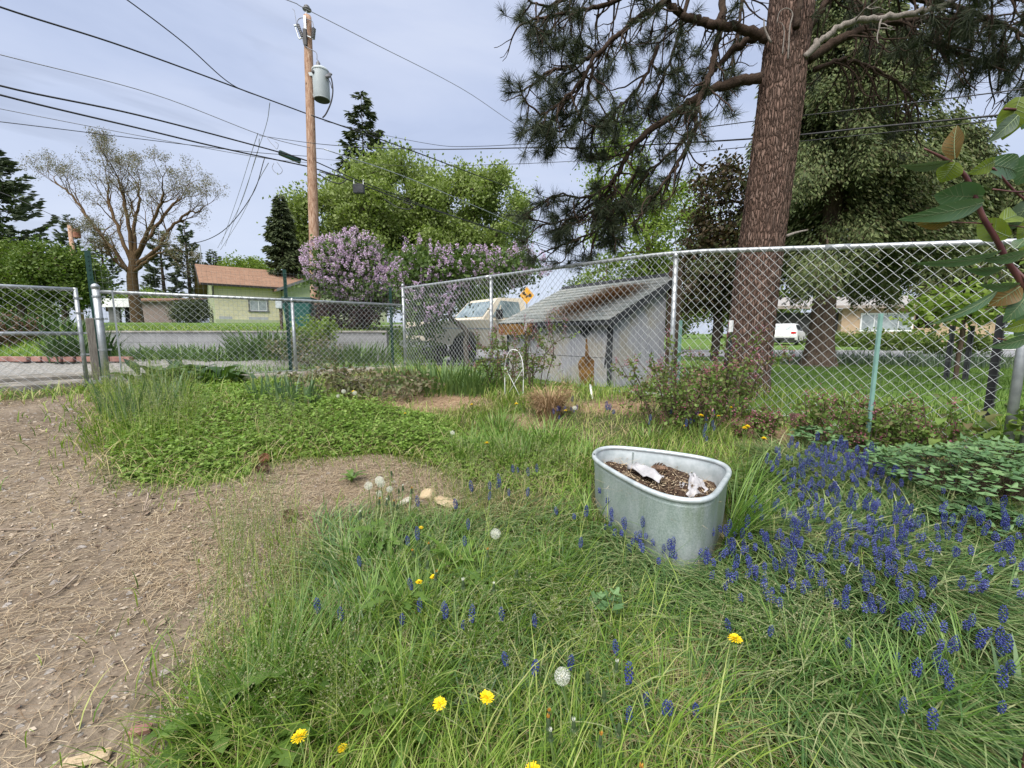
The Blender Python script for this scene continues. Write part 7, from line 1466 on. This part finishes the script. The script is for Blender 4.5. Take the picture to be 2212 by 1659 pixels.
# dandelions
def make_dandelion(Hs, R, tilt):
    mb = MB(); P = spline([[0, 0, -.02], [.06*tilt, 0, Hs*.5], [.02*tilt, 0, Hs]], 4); mb.tube(P, [.0024]*(len(P)), 6); o = mb.build('dandelion', LM['stem'], None, True); hb = MB()
    for (nr, rl, el, z) in ((26, 1.0, .10, 0), (22, .85, .35, .002), (18, .62, .65, .004), (10, .36, 1.0, .005)):
        a = np.arange(nr)/nr*6.283+rng.uniform(0, .3)+rng.normal(0, .05, nr); e = el+rng.normal(0, .10, nr); L = R*rl*rng.uniform(.85, 1.08, nr); w_ = R*.17; d = np.column_stack([np.cos(a)*np.cos(e), np.sin(a)*np.cos(e), np.sin(e)]); s = np.column_stack([-np.sin(a), np.cos(a), 0*a])*w_/2; B = np.array([.02*tilt, 0, Hs+z]); T = B+d*L[:, None]; V = np.stack([B+0*s+d*.001, B+d*(L*.5)[:, None]-s*.9, T-s*.8, T+s*.8, B+d*(L*.5)[:, None]+s*.9], 1).reshape(-1, 3); b = np.arange(nr)[:, None]*5; hb.add(V, np.hstack([b, b+1, b+2, b+3, b+4]))
    hb.build('flower_head', LM['yellow'], o); cl = MB(); cl.lathe([(.003, -.012), (R*.32, -.006), (R*.38, 0), (R*.2, .001)], 12, None, (.02*tilt, 0, Hs)); cl.build('calyx', LM['budg'], o); return o
def make_clock(Hs, R):
    mb = MB(); P = spline([[0, 0, -.02], [.012, .004, Hs*.5], [0, 0, Hs]], 4); mb.tube(P, .0022, 6); o = mb.build('dandelion_clock', LM['stem'], None, True); cb = MB(); V, Ft = blobs(np.array([[0, 0, Hs]]), [R*.14]); cb.lathe([(.001, -R*.15), (R*.12, -R*.08), (R*.15, 0), (R*.12, R*.08), (.001, R*.15)], 12, None, (0, 0, Hs)); cb.build('seed_core', LM['clockcore'], o, True)
    n = 150; k = np.arange(n)+.5; ph = np.arccos(1-2*k/n); th = 3.883222*k*1.0; d = np.column_stack([np.cos(th)*np.sin(ph), np.sin(th)*np.sin(ph), np.cos(ph)]); c0 = np.array([0, 0, Hs]); A = c0+d*R*.14; B = c0+d*R*rng.uniform(.80, .88, n)[:, None]; s = unit(np.cross(d, rand_dirs(n)))*.00016
    hb = MB(); hb.add(np.stack([A-s, A+s, B+s, B-s], 1).reshape(-1, 3), np.arange(n*4).reshape(-1, 4)); m_ = 7; kk = np.repeat(np.arange(n), m_); u_ = unit(np.cross(d[kk], rand_dirs(n*m_))); tip = unit(u_*1.0+d[kk]*.55); s2 = unit(np.cross(tip, d[kk]))*.00020; C2 = B[kk]+tip*R*.20; hb.add(np.stack([B[kk]-s2, B[kk]+s2, C2+s2, C2-s2], 1).reshape(-1, 3), np.arange(n*m_*4).reshape(-1, 4)); hb.build('seed_down', LM['clock'], o); return o
def make_bud(Hs, R, tip):
    mb = MB(); P = spline([[0, 0, -.02], [.015, 0, Hs*.5], [0, .004, Hs]], 4); mb.tube(P, .0022, 6); o = mb.build('dandelion_bud', LM['stem'], None, True); hb = MB(); hb.lathe([(.002, -.004), (R, .002), (R*1.05, .010), (R*.75, .020), (R*.5, .024)], 10, None, (0, .004, Hs)); nr = 12; a = np.arange(nr)/nr*6.283; B = np.column_stack([np.cos(a)*R*.9, np.sin(a)*R*.9+.004, 0*a+Hs+.003]); d = np.column_stack([np.cos(a)*.5, np.sin(a)*.5, -.9+0*a]); V, Fq = leaf_quads(B, d, np.column_stack([np.cos(a), np.sin(a), 0*a+.3]), .012, .004); hb.add(V, Fq); hb.build('bracts', LM['budg'], o)
    if tip: tb = MB(); nr = 16; a = rng.uniform(0, 6.28, nr); B = np.column_stack([np.cos(a)*R*.3, np.sin(a)*R*.3+.004, 0*a+Hs+.022]); V, Fq = leaf_quads(B, np.column_stack([np.cos(a)*.3, np.sin(a)*.3, 1+0*a]), rand_dirs(nr), .012, .003); tb.add(V, Fq); tb.build('bud_tip', LM['budtip'] if tip == 1 else LM['clock'], o)
    return o
def hit_h(x, y, h):
    d_ = at(x, y, 1)-np.array([0, 0, CZ])
    for Z in np.geomspace(.5, 14, 900):
        p = d_*Z
        if CZ+p[2] <= float(Hg(p[0], p[1]))+h: return np.array([p[0], p[1], float(Hg(p[0], p[1]))])
DP = [make_dandelion(.20, .021, 1.0), make_dandelion(.14, .019, -.6), make_dandelion(.26, .020, .4)]; DH = [.20, .14, .26]; df = [True]*3
z8 = lambda x, y: ((1200+x/1.443)*.7373, (1100+y/1.443)*.7373); z7 = lambda x, y: ((1050+x/4.916)*.7373, (1350+y/4.916)*.7373)
DG = 'yellow dandelions'
for k, (p, v_, s, l_) in enumerate((((640,1597), 1, 1.12, 'largest yellow dandelion at the lower left of the grass'), ((742,1622), 1, .7, 'half open yellow dandelion at the bottom edge left of centre'), (z8(165,1330), 0, .95, 'left one of the two yellow dandelions side by side in the foreground'), (z8(318,1325), 0, 1.0, 'right one of the two yellow dandelions side by side in the foreground'), (z8(518,1625), 1, 1.05, 'yellow dandelion at the very bottom of the view'), (z8(115,852), 2, .75, 'upper yellow dandelion of the tall pair among the buds'), (z8(52,880), 2, .7, 'lower yellow dandelion of the tall pair among the buds'), (z8(1452,1150), 0, 1.05, 'single yellow dandelion among the strappy leaves at the right'), (z8(337,292), 0, .95, 'yellow dandelion in the arching grass left of the tank'), (z8(1207,168), 2, 1.0, 'yellow dandelion at the foot of the red budded shoots'), (z8(1338,138), 2, 1.0, 'yellow dandelion against the pine trunk foot'), (z8(1318,175), 2, .8, 'small yellow dandelion below the one at the pine trunk foot'), (z8(1400,222), 2, .9, 'left yellow dandelion of the close pair on the mulch'), (z8(1422,214), 2, .9, 'right yellow dandelion of the close pair on the mulch'), (z8(1490,268), 2, .9, 'rightmost yellow dandelion on the mulch behind the tank'), (z8(1178,215), 0, .6, 'tiny yellow dandelion low under the red budded shoots'), (z8(447,120), 0, .9, 'yellow dandelion in front of the white wire arch'), (z8(655,150), 0, .8, 'yellow dandelion right of the dead grass clump'), (z8(275,125), 0, .8, 'yellow dandelion on the far mulch left of the dead clump'), ((765,845), 0, .9, 'yellow dandelion between the far pair of clocks'), (z8(35,650), 0, .6, 'small yellow dandelion below the tan stones'), ((872,895), 0, .8, 'yellow dandelion in the clover'), ((1715,1552), 1, .55, 'orange fading dandelion at the lower right'))):
    place(DP, df, v_, hit_h(*p, DH[v_]*s), l_, DG, s, None, 'dandelion')
CP_ = [make_clock(.26, .0235), make_clock(.20, .021)]; CH = [.26, .20]; cf = [True]*2; CGp = 'white dandelion clocks'
for p, v_, s, l_ in ((z8(670,1275), 0, 1.0, 'largest white dandelion clock in the near foreground'), (z8(382,678), 0, 1.0, 'white dandelion clock alone in the middle of the grass'), (z7(230,265), 0, 1.05, 'topmost dandelion clock of the cluster left of the stones'), (z7(300,335), 0, 1.0, 'second dandelion clock of the cluster, just below and right of the topmost'), (z7(155,375), 0, 1.0, 'leftmost dandelion clock of the cluster by the stones'), (z7(240,475), 1, .9, 'lowest dandelion clock of the cluster by the stones'), (z7(462,415), 1, .9, 'dandelion clock standing apart at the right of the cluster by the stones'), ((745,846), 1, 1.1, 'left dandelion clock of the far pair behind the clover'), ((772,848), 1, 1.1, 'right dandelion clock of the far pair behind the clover'), ((733,855), 1, .9, 'small dandelion clock below the far pair'), (z8(697,140), 1, 1.0, 'dandelion clock right of the dead grass clump'), (z8(180,242), 1, .9, 'dandelion clock in the grass left of the tank')):
    place(CP_, cf, v_, hit_h(*p, CH[v_]*s), l_, CGp, s, None, 'dandelion clock')
BP = [make_bud(.24, .006, 1), make_bud(.18, .0065, 0), make_bud(.28, .006, 2)]; BH = [.25, .19, .29]; bf = [True]*3; BG = 'closed dandelion buds'
for pts, l_ in (([z8(*q) for q in ((570,1410),(612,1430),(718,1430),(755,1275),(850,1195),(610,1500),(780,1545),(900,1520),(890,1610),(820,1340))], 'closed dandelion bud around the largest dandelion clock'), ([z8(*q) for q in ((30,710),(85,700),(60,815),(75,855))], 'closed dandelion bud beside the tall yellow pair'), ([z8(*q) for q in ((335,740),(415,820),(460,850),(355,845),(500,970),(220,880))], 'closed dandelion bud near the clock in the middle of the grass'), ([z7(*q) for q in ((440,515),(520,520),(175,560),(345,545),(30,760),(90,730),(610,350),(715,400),(565,670),(500,150),(640,360))], 'closed dandelion bud in the clump of clocks by the stones')):
    for p in pts: v_ = int(rng.integers(0, 3)); place(BP, bf, v_, hit_h(*p, BH[v_]), l_, BG, rng.uniform(.85, 1.05), None, 'dandelion bud')
# rosettes of toothed leaves
LM['dand'] = leafmat('dandelion_leaves', [(.055,.11,.02), (.085,.155,.028), (.12,.20,.04)], .3, .45, .4)
def toothed(L, w_):
    k = 15; t = np.linspace(0, 1, k); env = w_*.5*np.interp(t, [0, .2, .7, .92, 1], [.18, .4, 1, .8, .05]); saw = np.where(np.arange(k) % 2 == 1, 1.0, .36); hw = env*saw; back = np.where(np.arange(k) % 2 == 1, -.045*L, 0); z = .30*L*np.sin(t*2.2)-.38*L*t*t
    V = np.vstack([np.column_stack([-hw, t*L+back, z+hw*.25]), np.column_stack([0*t, t*L, z]), np.column_stack([hw, t*L+back, z+hw*.25])]); i = np.arange(k-1); return V, np.vstack([np.column_stack([i, i+k, i+k+1, i+1]), np.column_stack([i+k, i+2*k, i+2*k+1, i+k+1])])
def rosette(x, y, nl, L0, l_, rise=(.15, .9)):
    mb = MB(); f = hit(x, y)
    for k in range(nl):
        a = k*2.399+rng.normal(0, .3); V, Fq = toothed(L0*rng.uniform(.6, 1.1), L0*.26*rng.uniform(.8, 1.2)); mb.add(V@rotx(rng.uniform(*rise)).T@rotz(a).T, Fq)
    o = mb.build('dandelion_rosette', LM['dand'], None, True); o.location = f; tag(o, l_, 'dandelion plant', 'dandelion leaf rosettes')
for x, y, nl, L0, l_ in ((470,1585,18,.24,'large toothed dandelion rosette at the lower left of the grass'), (590,1640,14,.22,'toothed dandelion rosette under the largest yellow dandelion'), (900,1600,14,.20,'toothed dandelion rosette below the foreground pair of flowers'), (1000,1560,14,.20,'toothed dandelion rosette right of the foreground pair of flowers'), (830,1190,16,.22,'toothed dandelion rosette under the cluster of clocks by the stones'), (880,1330,14,.22,'toothed dandelion rosette under the tall yellow pair'), (1060,1330,12,.20,'toothed dandelion rosette under the clock in the middle of the grass'), (1230,1640,14,.18,'toothed dandelion rosette at the foot of the largest clock'), (730,1480,12,.2,'toothed dandelion rosette in the left foreground grass'), (760,1045,12,.12,'small flat rosette on the bare needle litter')):
    rosette(x, y, nl, L0, l_)
leaf_plant('broad_leaf_weed', 'upright light green lance leaved weed in the middle of the grass', hit(990, 1235), 8, .24, .045, leafmat('light_lance_leaf', [(.10,.19,.03), (.14,.24,.045)], .3), (.9, 1.35), .02, 'weed')
# ------------------------------------------------------------------ vine hanging in at the right
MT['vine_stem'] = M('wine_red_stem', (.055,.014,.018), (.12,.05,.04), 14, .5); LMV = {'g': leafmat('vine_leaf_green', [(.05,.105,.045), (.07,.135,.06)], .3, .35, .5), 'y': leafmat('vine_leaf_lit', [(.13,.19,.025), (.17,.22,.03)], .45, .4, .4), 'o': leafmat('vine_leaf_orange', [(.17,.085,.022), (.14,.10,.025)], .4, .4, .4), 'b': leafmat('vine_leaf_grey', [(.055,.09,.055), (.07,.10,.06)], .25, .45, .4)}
VZ = .80; zv = lambda x, y: (1843+x*.5113, 184+y*.5113)
root = np.array([1.22, .86, float(H(1.22, .86))]); vn = empty('honeysuckle_vine', root, 'large rounded leaves of a vine on a wine red stem hanging in at the right', 'vine')
def vstem(pts, r, Zs):
    P = [at(*zv(*p), z)-root for p, z in zip(pts, np.interp(np.linspace(0, 1, len(pts)), np.linspace(0, 1, len(Zs)), Zs))]; return P
mb = MB(); P = [np.zeros(3), np.array([.02, .02, .45])]+vstem([(850, 1080), (720, 850), (650, 740), (610, 660), (550, 560), (510, 460), (470, 380), (400, 320), (300, 268)], .004, [.82, .80, .78]); P = spline(P, 6); mb.tube(P, np.interp(np.arange(len(P)), [0, 12, len(P)-8, len(P)-1], [.007, .0055, .0035, .0014]), 8); mb.build('stem', MT['vine_stem'], vn, True)
for q, r_ in (([(650, 740), (690, 780), (760, 850)], .003), ([(900, 560), (721, 480), (620, 380), (590, 350)], .0022), ([(900, 420), (720, 450), (590, 440)], .0015), ([(850, 1120), (700, 1090), (610, 1070)], .0015), ([(850, 120), (760, 110), (640, 100)], .0025), ([(850, 620), (780, 610), (640, 590), (405, 578)], .0012)):
    mb = MB(); P = spline(vstem(q, r_, [.83, .80]), 5); mb.tube(P, r_, 6); mb.build('side_stem', MT['vine_stem'], vn, True)
VEIN = M('pale_leaf_vein', (.12,.17,.08), (.16,.21,.10), 9, .6)
def vleaf(b, t, w_, mat, zb_=.80, zt_=.80, roll=0.0, curl=.25):
    A = at(*zv(*b), zb_); B = at(*zv(*t), zt_); d = unit(B-A); L = np.linalg.norm(B-A); W = w_*.5113/890*(zb_+zt_)/2; view = unit((A+B)/2-np.array([0, 0, CZ])); s = unit(np.cross(d, view)); nn = np.cross(s, d); s2 = s*math.cos(roll)+nn*math.sin(roll); n2 = np.cross(s2, d)
    V, Fq = ovate(L, W, 11, curl, .12); V[:, 2] += .0; X = A+V[:, :1]*s2+V[:, 1:2]*d+V[:, 2:3]*(-n2); mb = MB(); mb.add(X-root, Fq); o = mb.build('leaf', LMV[mat], vn, True); k = 11; X = X-root-n2*.0006*(1 if n2@view > 0 else -1); vb = MB(); vb.tube(X[k:2*k], np.linspace(.0008, .0003, k), 4)
    for i in range(1, 8):
        for e in (0, 2): vb.tube(np.array([X[k+i]*(1-t)+X[e*k+min(i+2, k-1)]*t for t in (0, .5, .92)]), [.0004, .0003, .0002], 3)
    vb.build('leaf_veins', VEIN, o); return o
for q in (((432,310),(425,168),80,'o',.78,.78,.5), ((410,318),(218,362),52,'b',.78,.76,.9), ((430,325),(372,412),95,'y',.78,.80,.2), ((548,468),(345,470),135,'g',.79,.82,.25), ((548,496),(248,572),88,'g',.79,.76,.35), ((412,576),(278,592),56,'o',.80,.80,.5), ((622,575),(724,535),90,'y',.80,.82,.3), ((660,640),(515,575),105,'y',.79,.83,.25), ((622,700),(312,782),52,'g',.78,.73,.8), ((740,700),(575,752),60,'g',.79,.76,.8), ((640,770),(495,795),52,'g',.79,.76,.9), ((555,335),(740,365),110,'g',.80,.83,.35), ((600,318),(500,372),66,'y',.80,.80,.5), ((705,50),(638,226),110,'y',.80,.82,.2), ((695,128),(588,232),66,'b',.80,.80,.3), ((705,850),(585,930),95,'o',.79,.80,.3), ((740,880),(645,1000),80,'g',.79,.80,.35), ((610,865),(392,1012),46,'g',.79,.74,.7), ((745,1000),(645,1035),60,'y',.8,.8,.5), ((745,1060),(608,1112),62,'g',.8,.78,.7), ((750,480),(670,610),90,'b',.82,.84,.3), ((760,570),(700,650),70,'y',.82,.83,.3), ((770,280),(700,420),120,'g',.84,.86,.3), ((790,650),(700,720),80,'y',.82,.82,.4), ((800,930),(690,1060),100,'g',.83,.85,.3), ((700,840),(560,860),50,'g',.79,.76,.8), ((690,690),(735,640),60,'g',.80,.80,.4), ((780,60),(720,180),90,'g',.84,.85,.2)):
    vleaf(*q)
